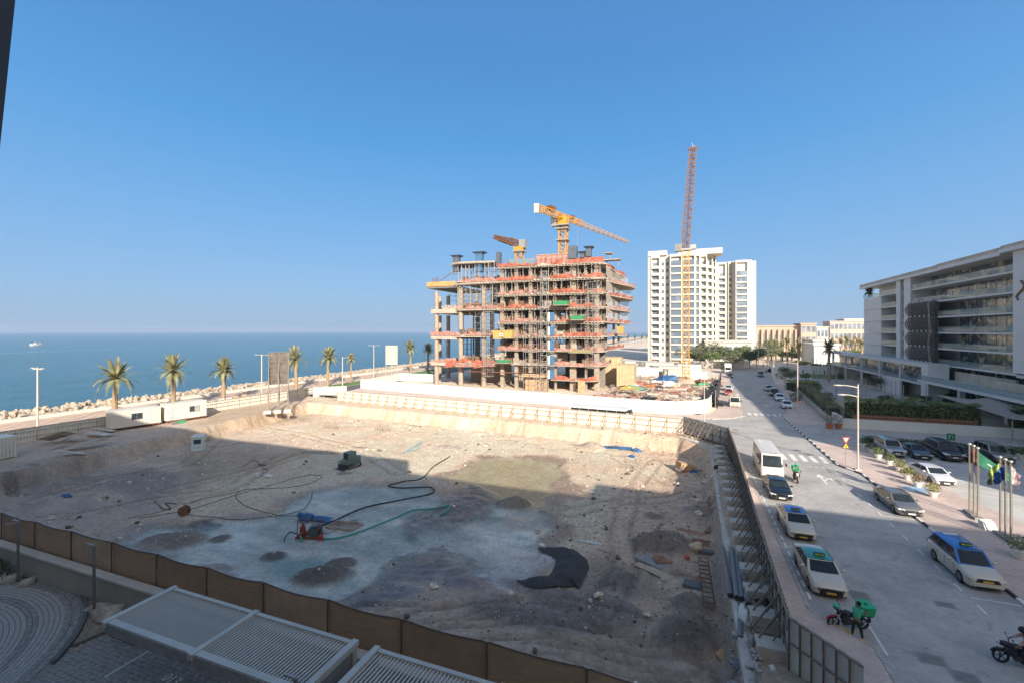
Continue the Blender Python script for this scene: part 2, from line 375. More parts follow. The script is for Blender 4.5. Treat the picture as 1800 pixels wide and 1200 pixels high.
mT, mO, mW, mM1, mM2, mS, mG1, mG2, mD, mGR, mWL, mDP = [mk(P, s) for P, s in ((TEAL,.6),(OLIVE,.5),(WET,.5),(MUD1,.8),(MUD2,1.0),(SCUM,.5),(GREY1,3),(GREY2,3),(DEEP,.8),(GREYR,1.5),(WETL,2),(DAMP,2.5))]
water = np.maximum(mT, mO)*(1-np.maximum(mM1*.9, mM2*.9))
WZ = PITZ-.10
flat = np.clip(np.maximum(np.maximum(water, mW), np.maximum(mM1, mM2)), 0, 1)
H = np.where(dist > 1.5, H*(1-.8*flat)+(PITZ-.09)*.8*flat, H); H -= .16*water
H += (mM1+mM2)*(1-mS)*(.10+.05*np.sin(np.hypot(GX-G(800,900,PITZ).x, GY-G(800,900,PITZ).y)*6+14*vnoise(GX,GY,2.5,24))+.35*vnoise(GX,GY,1.2,25))*.6*flat
MOUNDS = []
def mound(u, v, r, h, elong=1, rz=0, z=PITZ, c=(.36,.29,.225), seed=0):
    global H
    p = G(u, v, z); ca, sa = math.cos(rz), math.sin(rz)
    dx = (GX-p.x)*ca+(GY-p.y)*sa; dy = (-(GX-p.x)*sa+(GY-p.y)*ca)*elong
    rr = np.hypot(dx, dy)+.7*vnoise(GX,GY,1.1,30+seed)*r*.55
    k = np.clip(1-rr/r, 0, 1); H = H+h*(k**.85)*(1+.5*vnoise(GX,GY,.6,31+seed)*(k > 0)); MOUNDS.append((np.clip(k*4, 0, 1), c))
mound(905,884,1.9,1.0,1,0,seed=1); mound(1160,962,2.6,1.3,1,0,c=(.30,.245,.195),seed=2); mound(565,1008,2.5,.8,1.7,.5,c=(.22,.18,.15),seed=3)
mound(600,985,1.3,.45,1.4,.2,c=(.24,.2,.165),seed=4); mound(312,945,3.0,.75,1.6,.2,c=(.33,.27,.22),seed=5); mound(482,973,1.1,.3,1.2,c=(.2,.17,.145),seed=6); mound(387,942,.9,.25,c=(.22,.19,.16),seed=7)
mound(1040,786,2.1,.95,c=(.52,.44,.34),seed=8); mound(1208,1098,2.0,1.4,1.0,0,-1.4,c=(.33,.29,.25),seed=9); mound(620,912,.5,.15,c=(.3,.24,.17),seed=10)
mound(1215,1060,1.4,.8,1.2,.3,-1.8,c=(.34,.3,.26),seed=11); mound(1085,1015,1.8,.4,2.0,.7,-2.3,c=(.3,.26,.22),seed=12); mound(790,786,2.2,.3,2,c=(.55,.47,.4),seed=13)
mound(945,1075,5,.35,3,.1,-2.2,c=(.36,.31,.27),seed=14); mound(1000,1050,6,.45,4.5,-.25,-2.2,c=(.36,.31,.27),seed=15); mound(300,1000,.1,.1,c=(.3,.3,.3),seed=16)
mound(1080,1055,3,.4,3,-.35,-2.1,c=(.36,.31,.27),seed=17); mound(560,795,3.5,.25,3,.1,c=(.5,.42,.33),seed=18); mound(1225,905,1.6,.7,1,0,-2.2,c=(.42,.36,.3),seed=19)
RUT = np.zeros(GX.shape)
def seg_d(P):
    D = np.full(GX.shape, 1e9); S = np.zeros(GX.shape); acc = 0
    for (x0,y0),(x1,y1) in zip(P[:-1],P[1:]):
        L = math.hypot(x1-x0,y1-y0); t_ = np.clip(((GX-x0)*(x1-x0)+(GY-y0)*(y1-y0))/(L*L),0,1); d = np.hypot(GX-(x0+t_*(x1-x0)),GY-(y0+t_*(y1-y0))); S = np.where(d < D, acc+t_*L, S); D = np.minimum(D, d); acc += L
    return D, S
for zz_, PTS in ((-2.2,[(640,1065),(760,1075),(900,1062),(1040,1085)]),(-2.5,[(330,880),(420,850),(470,815),(520,790)]),(-2.5,[(980,790),(1080,800),(1180,850)]),(-2.5,[(420,745),(520,760),(640,790),(700,830)]),(-2,[(700,1090),(850,1045),(1000,1060),(1120,1085),(1220,1120)]),(-2,[(760,1120),(900,1095),(1050,1110),(1200,1160)]),(-2,[(820,1150),(960,1120),(1120,1150),(1230,1185)]),(-2.5,[(1060,1075),(1100,1000),(1090,930),(1110,860),(1150,810)]),(-2.5,[(900,775),(700,765),(560,790),(430,830),(300,860)]),(-2.5,[(240,820),(420,780),(600,755),(760,760)]),(-2.5,[(140,905),(260,880),(400,860)]),(-2.5,[(60,880),(200,840),(330,815),(380,770)]),(-2.5,[(1000,900),(1090,880),(1200,875)])):
    d_, s_ = seg_d(px(PTS, zz_)); d_ = d_+.5*vnoise(GX,GY,3,70); g_ = np.exp(-(((np.abs(d_)-.85)/.24)**2)); RUT = np.maximum(RUT, g_*(1-water)); H = H-.13*g_*(1-water)*(1+.35*np.sin(s_*7))+.05*np.exp(-(((np.abs(d_)-1.3)/.2)**2))*(1-water)
def lay(C, c, k): return C*(1-k[..., None])+np.array(c)*k[..., None]
def lerp3(a, b_, k): return np.array(a)*(1-k[..., None])+np.array(b_)*k[..., None]
C = np.zeros(GX.shape+(3,))+np.array([.60,.485,.385])
C = lay(C, (.47,.37,.28), np.clip(vnoise(GX,GY,7,40)*3+.1, 0, 1)*.7)
C = lay(C, (.66,.575,.49), np.clip(vnoise(GX,GY,11,41)*3, 0, 1)*.6)
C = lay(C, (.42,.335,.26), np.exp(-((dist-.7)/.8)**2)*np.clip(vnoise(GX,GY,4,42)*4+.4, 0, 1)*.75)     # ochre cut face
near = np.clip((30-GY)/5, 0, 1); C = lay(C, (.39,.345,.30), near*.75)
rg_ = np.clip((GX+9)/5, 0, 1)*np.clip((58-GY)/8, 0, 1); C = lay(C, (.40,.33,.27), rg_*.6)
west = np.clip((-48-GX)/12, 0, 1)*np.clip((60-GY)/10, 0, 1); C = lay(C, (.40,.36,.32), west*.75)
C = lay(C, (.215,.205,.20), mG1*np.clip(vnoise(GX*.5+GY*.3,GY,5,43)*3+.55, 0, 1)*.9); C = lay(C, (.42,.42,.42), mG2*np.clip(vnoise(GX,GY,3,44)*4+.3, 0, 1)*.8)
C = lay(C, (.36,.30,.22), np.maximum(mWL, mDP)*.75)
C = C*np.array([1.54,1.44,1.31])
C = lay(C, (.27,.205,.15), mW*.9)
halo = np.clip(in_poly(wx, wy, TEAL)/2.0+1, 0, 1); C = lay(C, (.33,.30,.27), halo*.7)
C = lay(C, (.40,.36,.235), mO); C = lay(C, lerp3((.38,.43,.385),(.66,.67,.59),np.clip(vnoise(GX*.6+GY*.25,GY*1.6,3,60,6)*3.4+.5,0,1)), mT*np.clip(vnoise(GX,GY,2.4,61,5)*4+1.6,.45,1)); C = lay(C, (.25,.37,.33), mD)
C = lay(C, (.17,.15,.135), mM1*np.clip(1-vnoise(GX,GY,1.5,45)*1.5, .5, 1)); C = lay(C, (.19,.168,.15), mM2*np.clip(1-vnoise(GX,GY,1.5,46)*1.5, .5, 1)); C = lay(C, (.22,.21,.20), mGR*.8)
C = lay(C, (.78,.76,.74), mS*np.clip(.7+vnoise(GX,GY,1.0,47)*3, 0, 1))
fr = np.exp(-((in_poly(wx,wy,MUD2)+.5)/.35)**2)*np.clip(vnoise(GX,GY,.7,48)*6, 0, 1)*(GY > 27); C = lay(C, (.66,.66,.66), fr)
for k, c in MOUNDS: C = lay(C, c, k*.9)
for (u, v, a, b_, c) in ((1152,908,1.3,1.0,(.10,.10,.10)),(630,785,1.3,.6,(.26,.23,.19)),(725,748,1.6,.5,(.25,.22,.17)),(1048,785,.1,.1,(.3,.3,.3)),(1016,783,1.5,.7,(.27,.25,.22)),(1240,903,1.1,.5,(.12,.12,.13)),(355,922,1.6,1.0,(.12,.115,.11)),(375,918,1.5,.5,(.11,.105,.1)),(605,830,1.1,.8,(.12,.11,.1)),(700,735,1.0,.3,(.3,.26,.2)),(500,738,2,.4,(.33,.28,.2)),(22,866,3,.7,(.13,.13,.135)),(60,848,1,.5,(.1,.1,.1)),(1195,1015,1.2,.5,(.27,.19,.12)),(1175,1060,1,.4,(.3,.22,.15))):
    p = G(u, v, PITZ); k = np.clip((1-np.hypot((GX-p.x)/a, (GY-p.y)/b_)-vnoise(GX,GY,.8,50)*1.2)*3, 0, 1); C = lay(C, c, k*.6)
C = np.minimum(C*np.array([1.14,1.10,1.05]), .95)
C = C*(1-.28*RUT[...,None])
wet = np.clip(np.maximum(np.maximum(np.maximum(mO, mT*.62)*(1-np.maximum(mM1*.9, mM2*.9)), mW*.65), np.maximum(mM1, mM2)*.8)-mS*.4-.9*sum(k for k, c in MOUNDS), 0, 1)
C *= (1+.35*vnoise(GX,GY,.6,51,3))[..., None]
debris = np.clip((vnoise(GX,GY,.45,52,2)-.30)*20, 0, 1)*np.clip((GX+14)/6, 0, 1)*np.clip((74-GY)/6, 0, 1)*(1-water); C = lay(C, (.2,.15,.11), debris*.8)
nx, ny = GX.shape
vs = np.stack([GX, GY, H], -1).reshape(-1, 3)
idx = np.arange(nx*ny).reshape(nx, ny); F = np.stack([idx[:-1,:-1], idx[1:,:-1], idx[1:,1:], idx[:-1,1:]], -1).reshape(-1, 4)
me = bpy.data.meshes.new('pit_ground'); me.vertices.add(len(vs)); me.vertices.foreach_set('co', vs.ravel().astype(np.float32))
me.loops.add(F.size); me.loops.foreach_set('vertex_index', F.ravel().astype(np.int32)); me.polygons.add(len(F)); me.polygons.foreach_set('loop_start', np.arange(0, F.size, 4, dtype=np.int32))
me.update(calc_edges=True); me.polygons.foreach_set('use_smooth', np.ones(len(F), bool))
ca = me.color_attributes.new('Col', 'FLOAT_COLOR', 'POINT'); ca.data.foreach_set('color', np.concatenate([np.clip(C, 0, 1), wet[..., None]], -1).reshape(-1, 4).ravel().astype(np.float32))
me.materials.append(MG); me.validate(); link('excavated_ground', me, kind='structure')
def hz(x, y):
    i = int(round((x-gx[0])/DX)); j = int(round((y-gy[0])/DX))
    return float(H[i, j]) if 0 <= i < nx and 0 <= j < ny else 0.0
def onpit(u, v, z=PITZ):
    for _ in range(4): p = G(u, v, z); z = hz(p.x, p.y)
    return Vector((p.x, p.y, z))
# shallow milky water standing in the pit
def water_sheet(name, P, c, z):
    m, nt, b = base_mat(name); Pn = coords(nt, True)
    o = mixc(nt, ramp(nt, noise_tex(nt, Pn, .5, 7, .6, .6), .3, .7), c, tuple(x*1.22 for x in c))
    nt.links.new(o, b.inputs['Base Color']); b.inputs['Roughness'].default_value = .12; b.inputs['IOR'].default_value = 1.33
    bump(nt, b, noise_tex(nt, Pn, 2.5, 3), .15, .02)
    MB(m).poly([(x, y, z) for x, y in P]).build('puddle', kind='structure')
cx_, cy_ = np.mean([p[0] for p in TEAL]), np.mean([p[1] for p in TEAL])
grow = lambda P, k: [(np.mean([q[0] for q in P])+(x-np.mean([q[0] for q in P]))*k, np.mean([q[1] for q in P])+(y-np.mean([q[1] for q in P]))*k) for x, y in P]

# ---------------- roads, pavements, kerbs ----------------
KERB_R = [(17.3,-20),(17.3,57.5),(15.9,60.5),(15.8,92),(17.5,98),(20.6,112),(23.6,146),(28,180),(33,214)]
CENT_L = [(8.4,-20),(8.4,26),(6.25,28.6),(6.25,58),(6.1,66),(4.5,72),(-.5,76.2),(-80,84.5)]
ISL = [(-79,93.5),(-1,84.2),(4,84.6),(7.6,86.5),(9.8,89.8),(10.2,94),(10,100),(9.4,112),(12.5,150),(15.5,178),(18,214)]
road = [(x, y, 0) for x, y in CENT_L[:6]]+[(x, y, 0) for x, y in CENT_L[6:]]
left = CENT_L+ISL
MB(M_ROAD).poly([(x, y, 0) for x, y in left]+[(x, y, 0) for x, y in reversed(KERB_R)]).build('road', kind='structure')
MB(M_ASPH).poly([(-92.4,-60,-.02),(-86.3,-60,-.02),(-86.3,84,-.02),(-80,84,-.02),(-80,1300,-.02),(-87,1300,-.02),(-87,84,-.02),(-92.4,84,-.02)]).build('coast_road', kind='structure')
MB(M_GRASS).box(-92.4,76,-.05,-87.5,400,.10).build('grass_verge', kind='structure')
m = MB(M_PROM); m.poly([(-104,-60,0),(-92.6,-60,0),(-92.6,1200,0),(-104,1200,0)]); m.build('promenade', kind='structure')
m = MB(M('pale_stone', (.62,.56,.49), .85, var=.1, scale=.4, world=True)); m.box(-105.2,-60,-.05,-104,1200,.5); m.box(-92.75,-60,-.05,-92.5,1200,.14); m.build('seawall_ledge', kind='structure')
# left pavement between hoarding and road
MB(M_PINK).prism([(4.4,23.3),(6.3,20.8),(6.3,-20),(8.25,-20),(8.25,26),(6.1,28.5),(6.1,58),(5.95,66),(4.4,72),(1.5,74.6),(-.2,74.3),(-.1,73.3),(5.4,66.3),(5.2,58)], -.02, .12).build('pavement', kind='structure')
MB(M_PINK).prism([(-80,97),(-79,93.6),(-1,84.35),(3.9,84.8),(7.4,86.7),(9.6,89.9),(10.05,94),(9.85,100),(9.25,112),(12.35,150),(15.35,178),(17.85,214),(15,214),(12,178),(8,130),(5.8,96),(5.0,92),(2,87.6),(-2,87)], -.02, .12).build('pavement', kind='structure')
MB(M_PINK).prism([(17.45,-20),(17.45,57.6),(16.05,60.6),(15.95,71),(21.2,73),(21.9,64),(24.6,46),(28,30),(34,10),(40,-20)], -.02, .12).build('pavement', kind='structure')
MB(M_PINK).prism([(15.95,84.5),(15.95,91.9),(17.65,97.9),(20.75,111.9),(23.75,145.9),(26.3,146),(22.9,112),(22.0,84.5)], -.02, .12).build('pavement', kind='structure')
MB(M_GREYP).prism([(15.96,71.1),(21.2,73.1),(60,73.5),(60,84.4),(15.96,84.4)], -.02, .118).build('cross_road', kind='structure')
MB(M_LOT).poly([(21.4,72.9,.05),(22.0,64,.05),(24.7,46,.05),(28.1,30,.05),(34,10,.05),(60,10,.05),(60,72.9,.05)]).build('car_park', kind='structure')

def kerb_run(pts, cols, L=1.0, w=.16, h=.135, name='kerb_stone'):
    root = bpy.data.objects.new('kerb', None); col.objects.link(root); root['kind'] = 'structure'
    k = 0; cache = {}
    for (x0, y0), (x1, y1) in zip(pts[:-1], pts[1:]):
        d = math.hypot(x1-x0, y1-y0); n = max(1, round(d/L)); a = math.atan2(y1-y0, x1-x0)
        for i in range(n):
            mt = cols[k % len(cols)]; key = (mt.name, round(d/n, 2))
            if key not in cache:
                cache[key] = MB(mt).box(.012, -w/2, 0, d/n-.012, w/2, h).mesh(name)
            link(name, cache[key], root, (x0+(x1-x0)*i/n, y0+(y1-y0)*i/n, 0), a); k += 1
M_KGREY = M('kerb_grey', (.36,.34,.32), .9, var=.2, scale=3)
kerb_run([(17.35,22),(17.35,57.6),(15.95,60.5),(15.86,92)], [M_BLACK, M_WPAINT], 1.0)
kerb_run([(15.86,92),(17.55,98),(20.65,112),(23.65,146)], [M_KGREY], 2.0)
kerb_run([(8.35,20),(8.35,26),(6.2,28.5),(6.2,58),(6.0,66)], [M_KGREY], 1.0)
kerb_run([(4.2,84.7),(7.6,86.6),(9.75,89.9),(10.15,94),(9.95,100),(9.35,112),(12.45,150)], [M_KGREY], 1.6)
# painted markings
def markings(name, mt, rects, z=.005):
    m = MB(mt)
    for (x, y, a, L, W) in rects:
        c, s = math.cos(a)*L/2, math.sin(a)*L/2; e, f = -math.sin(a)*W/2, math.cos(a)*W/2
        m.poly([(x-c-e, y-s-f, z), (x+c-e, y+s-f, z), (x+c+e, y+s+f, z), (x-c+e, y-s+f, z)])
    return m.build(name, kind='structure')
H2 = math.pi/2
markings('parking_line', M_WPAINT, [(6.55, 30.2+1.3*i, H2, .75, .13) for i in range(22)])
markings('parking_line', M_WPAINT, [(8.75, y, H2, L, .10) for y, L in ((27.0,2.2),(37,1.2),(45.2,1.4),(54,1.2))]+[(7.6, y, 0, 2.0, .07) for y in (36.6,45.0,53.6)])
markings('parking_line', M_WPAINT, [(14.95, 32.0+2.3*i, H2, .9, .09) for i in range(12)]+[(16.1, y, 0, 2.2, .08) for y in (33.2,45.4,57)])
markings('crosswalk', M_WPAINT, [(10.95+1.03*i, 62.7, H2, 3.0, .5) for i in range(6)])
markings('crosswalk', M_WPAINT, [(10.9+1.0*i, 92.9, H2, 2.6, .48) for i in range(7)])
markings('stop_line', M_WPAINT, [(12.9+.62*i, 59.0, .05, .4, .16) for i in range(5)]+[(11+.8*i, 98.5, .05, .4, .16) for i in range(3)]+[(13.5+.75*i, 89.0, .05, .4, .16) for i in range(4)])
m = MB(M_WPAINT)
for (x, y, s) in ((13.0,54.6,1.0),(15.2,104,1.0)):
    for P in ([(-.07,-1.6),(.10,-1.6),(.10,.5),(-.07,.5)], [(-.38,.5),(.42,.5),(.02,1.7)], [(.1,-.6),(.75,.1),(.62,.3),(.1,-.3)], [(.35,.4),(.95,.55),(.9,-.35)]):
        m.poly([(x+a*s, y+b*s, .0055) for a, b in P])
m.build('lane_arrow', kind='structure')
markings('yellow_line', M_YPAINT, [(7.3, 27.3, -.93, 1.2, .16),(8.0,26.5,-.93,.3,.16),(5.9,74.8,.12,3.4,.22),(18.4,60,.1,.01,.01)], .139)
markings('parking_line', M_WPAINT, [(24.4+2.45*i, 69.2, H2, 4.4, .1) for i in range(7)]+[(26,54,-.25,3.6,.1),(24.2,60.6,0,2.6,.1)], .056)
for (u, v, sx, sy) in ((1511,1046,1.0,1.0),(1661,1062,.9,.6),(1637,1158,1.1,.8),(1697,1190,1.0,.8),(1293,755,.8,.8),(1372,751,.6,.6)):
    p = G(u, v, 0); m = MB(M_CONCD); m.box(-sx/2,-sy/2,.004,sx/2,sy/2,.010); m.use(M('cast_iron', (.20,.19,.18), .7, .2)); m.box(-sx*.38,-sy*.38,.0101,sx*.38,sy*.38,.016)
    tag(m.build('manhole_cover', loc=p), None)['kind'] = 'structure'

# ---------------- own building behind the camera (casts the long shade) ----------------
b = thing('apartment_building', 'apartment block behind the viewpoint whose long shade lies over the pit', 'building', (0,0,0))
MB(M_WHITE).box(-54,-26,0, 78,-1.6,23.4).build('wall', b)
MB(M_WHITE).prism([(-54,-26),(2.2,-26),(2.2,-1.6),(-54,-1.6)], 23.4, 27.3).build('penthouse', b)
MB(M_WHITE).prism([(2.2,-26),(27.2,-26),(27.2,-1.6),(2.2,-1.6)], 23.4, 24.7).build('penthouse', b)
MB(M_WHITE).prism([(27.2,-26),(36,-26),(36,-1.6),(27.2,-1.6)], 23.4, 27.0).build('penthouse', b)
MB(M_WHITE).prism([(36,-26),(78,-26),(78,-1.6),(36,-1.6)], 23.4, 25.4).build('penthouse', b)
wm = MB(M_GLASS).box(0,0,0,2.4,.06,2.2).mesh('window')
for i in range(22):
    for k in range(6): link('window', wm, b, (-50+i*5.6, -1.57, 1.2+k*3.7))
p = MB(M('dark_cladding', (.045,.04,.042), .5, .1, var=.1, scale=2)); A = Vector((-3.27, 3.0)); 
def W2(l, d, z): return Vector((l*CS-d*SN, l*SN+d*CS, z))
ring = lambda z: [W2(l, dd, z) for l, dd in ((-3.7125+.104*(z-16.33), 3.15), (-3.7125+.104*(z-16.33), 3.3), (-4.7+.104*(z-16.33), 3.3), (-4.7+.104*(z-16.33), 3.15))]
p.loft([ring(13.5), ring(16.5), ring(19.0)])
tag(p.build('leaning_pillar'), 'dark leaning balcony pillar cut off by the left edge of the view', 'pillar')

# ---------------- hotel on the right ----------------
M_HWHITE = M('white_cladding', (.60,.61,.62), .55, var=.05, scale=.5, dirt=.08)
M_HSTONE = M('beige_parapet', (.50,.42,.33), .8, var=.2, scale=.5)
def rail_glass():
    m, nt, b = base_mat('railing_glass'); b.inputs['Base Color'].default_value = (.24,.33,.30,1); b.inputs['Roughness'].default_value = .04
    b.inputs['Alpha'].default_value = .38; return m
M_RAIL = rail_glass()
def win_mat(name, a, c, sc=.35):
    m, nt, b = base_mat(name); P = coords(nt, True)
    f = ramp(nt, noise_tex(nt, P, sc, 4, .6, 1.5), .52, .6); nt.links.new(mixc(nt, f, a, c), b.inputs['Base Color'])
    b.inputs['Roughness'].default_value = .07; return m
M_HWIN = win_mat('hotel_window', (.085,.115,.13), (.55,.50,.37), .5)  # cream patches in the base colour stand for reflections in the glazing
h = thing('hotel_building', 'white hotel with long glass balconies and a dark curved lattice screen', 'hotel', (50, 98, 0))
def hb(name, mt, x0, y0, z0, x1, y1, z1, par=h, **k): return MB(mt).box(x0-50,y0-98,z0,x1-50,y1-98,z1).build(name, par, **k)
FZ = [8.1,11.45,14.75,18.1,21.45,24.8]
hb('wall', M_HWHITE, 54,24,0,80,166,28.0)
for x0, y0, x1, y1 in ((50,24,54,97.9),): hb('wall', M_HWHITE, x0,y0,8.3,x1,y1,28.0)
hb('roof', M_HWHITE, 49.4,120,27.6,82,167,28.2); hb('roof', M_HWHITE, 49.0,100,27.6,82,119.9,28.25); hb('roof', M_HWHITE, 48.8,24,27.9,82,99.9,28.5)
hb('parapet', M_HSTONE, 49.5,121,28.21,49.9,167,28.9); hb('parapet', M_HSTONE, 49.1,100,28.26,49.5,120.8,28.95); hb('parapet', M_HSTONE, 49.0,60,28.51,49.4,99.8,29.1)
hb('rooftop_plant', M_CONC, 60,125,28.21,66,131,29.8); hb('rooftop_plant', M_CONCD, 56,104,28.26,60,110,29.6)
wm = MB(M_HWIN).box(-.05,.05,.3,.05,2.9,3.0).mesh('window'); fm = MB(M_METAL)
fm.use(M('dark_frame', (.05,.05,.055), .4, .5)).box(-.08,-.05,.2,.08,.05,3.05); fm = fm.mesh('window_frame')
part = MB(M_HWHITE).box(-1.2,-.1,.02,1.9,.1,2.95).mesh('balcony_partition')
for i, z in enumerate(FZ):
    # near run of balconies and far run beyond the lattice
    for (y0, y1) in ((97.95,134.6),(142.6,152.5)):
        if i < 5 and y0 < 100: yy1 = 122.5 if i < 4 else 134.6
        else: yy1 = y1
        hb('balcony_slab', M_HWHITE, 50,y0,z-.28,53.9,yy1,z)
        hb('glass_railing', M_RAIL, 50.08,y0+.05,z+.02,50.12,yy1-.05,z+1.1)
        y = y0+.1
        while y < yy1-1.5:
            f = link('window', wm, h, (53.4-50, y-98, z)); link('window_frame', fm, f, (0,0,0)); y += 2.95
        y = y0+9
        while y < yy1-3 and y0 > 100:
            link('balcony_partition', part, h, (1.5, y-98, z)); y += 17.7
hb('pier', M_HWHITE, 49.6,90.5,8.3,54,97.9,27.85); hb('pier', M_HWHITE, 49.9,140.3,6.5,54,142.55,28.1); hb('pier', M_HWHITE, 49.9,134.65,6.5,54,138.2,28.1)
hb('stair_window', M_HWIN, 50.4,138.21,6.5,54,140.29,27.6)
for z in FZ: hb('window_frame', M_METAL, 50.3,138.22,z-.1,50.39,140.28,z+.1)
wallm = MB(M_HWHITE).box(0,0,.04,3.9,12.9,3.3).mesh('wall_panel')
for z in FZ[:5]: link('wall_panel', wallm, h, (.1, 54.6, z-.3+.02))
for z in FZ[:5]: hb('ledge', M_HWHITE, 49.9,152.55,z-.34,50.09,165.6,z-.28)
hb('glass_railing', M_RAIL, 50.1,152.6,24.5,50.14,165.5,25.5); 
# dark lattice screen with overlapping vertical lens shapes
m = MB(M('bronze_screen', (.13,.118,.108), .5, .4, var=.2, scale=2))
for r_ in range(4):
    z0 = 8.3+r_*3.32; 
    for j in range(13):
        yc = 122.8+j*.98
        for sgn in (-1, 1):
            for q in (1.0, .55):
                pts = [(-.35-.5*math.sin(math.pi*t/8), yc-98+sgn*q*1.0*math.sin(math.pi*t/8), z0+3.3*t/8) for t in range(9)]
                m.path(pts, .07, 4)
m.build('lattice_screen', h)
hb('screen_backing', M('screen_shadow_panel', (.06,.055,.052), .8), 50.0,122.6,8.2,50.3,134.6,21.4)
m = MB(M('pale_bead', (.7,.68,.62), .6))
for r_ in range(5):
    for j in range(6): m.blob((-.95, 24.9+j*2.1+(r_ % 2)*.9, 8.4+r_*3.3), (.16,.16,.22), 1, 6, 4, 0)
m.build('lattice_node', h)
for a, b2 in (((-1,24.7,8.4),(-1,26.4,12)),((-1,26.4,12),(-1,24.7,15)),((-1,24.7,15),(-1,26.2,21)),((-1,25.6,8),(-1,25.6,21.5))): MB(M_METAL).bar(a, b2, .1).build('screen_brace', h)
# roof terrace palms are separate; bronze emblem on the near pier
m = MB(M('bronze_letter', (.22,.14,.07), .4, .5)); 
m.path([(-.52, -2.2-.8*math.sin(t*.8)*(1 if t < 4 else 1.3), 22.9-.42*t) for t in range(8)], .16, 6); m.path([(-.52,-4.2,21.6),(-.52,-5.2,21.6)], .14, 5); m.build('emblem', h)
# undercroft: dark glass below the balconies, terrace deck with rail, low stone walls
hb('ground_floor_glass', M_HWIN, 53.2,84,0,53.9,122,7.6); hb('soffit', M_HWHITE, 50,84,7.55,53.9,97.9,8.05)
hb('terrace_deck', M_HWHITE, 44.6,76,4.7,53.1,117.4,5.2); hb('glass_railing', M_RAIL, 44.7,76,5.21,44.75,117,6.2)
hb('terrace_wall', M_HSTONE, 50.5,99,5.21,50.9,117,7.0); hb('terrace_wall', M_HSTONE, 49,91,5.21,49.4,104,6.7)
for y in (92, 105): hb('column', M_HWHITE, 46,y,0,46.8,y+.8,4.68)
# podium frame in front
pd = thing('podium_pavilion', 'white framed two storey podium pavilion joined to the hotel front', 'building', (46.5,118,0))
def pb(name, mt, *a): return MB(mt).box(a[0]-46.5,a[1]-118,a[2],a[3]-46.5,a[4]-118,a[5]).build(name, pd)
pb('roof', M_HWHITE, 46.5,117.5,7.5,49.9,186,8.3); pb('wall', M_HWHITE, 46.5,117.6,0,49.88,120.2,7.48); pb('floor', M_HWHITE, 46.6,120.3,3.7,49.88,186,4.1)
for y in (120.3,131,143,156,170,183): pb('column', M_HWHITE, 46.6,y,4.11,47.1,y+.5,7.49); pb('column', M_HWHITE, 46.65,y+.3,0,47.1,y+.8,3.69)
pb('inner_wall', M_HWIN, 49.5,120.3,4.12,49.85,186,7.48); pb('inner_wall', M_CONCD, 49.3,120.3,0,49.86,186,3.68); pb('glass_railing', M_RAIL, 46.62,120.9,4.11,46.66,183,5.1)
pb('wall_panel', M_HWHITE, 46.7,132,0,47.0,141.5,3.68)
# shade sail over the garden bar
s = thing('shade_sail', 'grey tensioned shade sail over the garden bar beside the hotel', 'shade sail', (44,86,0))
cors = [(-5.5,7.5,4.3),(0.5,8.3,5.0),(6,7,4.6),(7.5,-7,3.4),(0,-5.5,2.9),(-3.2,-2,3.3)]
rings = []
mm = MB(M('sail_cloth', (.30,.27,.25), .9, var=.08)); nseg = 8
P = [Vector((-6,8,4.4)), Vector((7,8,4.7)), Vector((7.5,-6,3.0)), Vector((-2.5,-4,2.9))]
vs = []; fs = []
for i in range(nseg+1):
    for j in range(nseg+1):
        a, c = i/nseg, j/nseg; q = P[0].lerp(P[1], a).lerp(P[3].lerp(P[2], a), c)
        q.z += .5*math.cos(a*math.pi*3)*.6*(1-c*.4)+.7*math.sin(math.pi*a)*math.sin(math.pi*c)*.4; q.y += -1.2*math.sin(math.pi*a)*(c > .99)*-1; vs.append(q)
for i in range(nseg):
    for j in range(nseg): k = i*(nseg+1)+j; fs.append((k, k+1, k+nseg+2, k+nseg+1))
mm.add(vs, fs); mm.build('sail_cloth', s, smooth=60)
for q in P: MB(M_METAL).tube((q.x,q.y,0), q, .08).build('post', s)

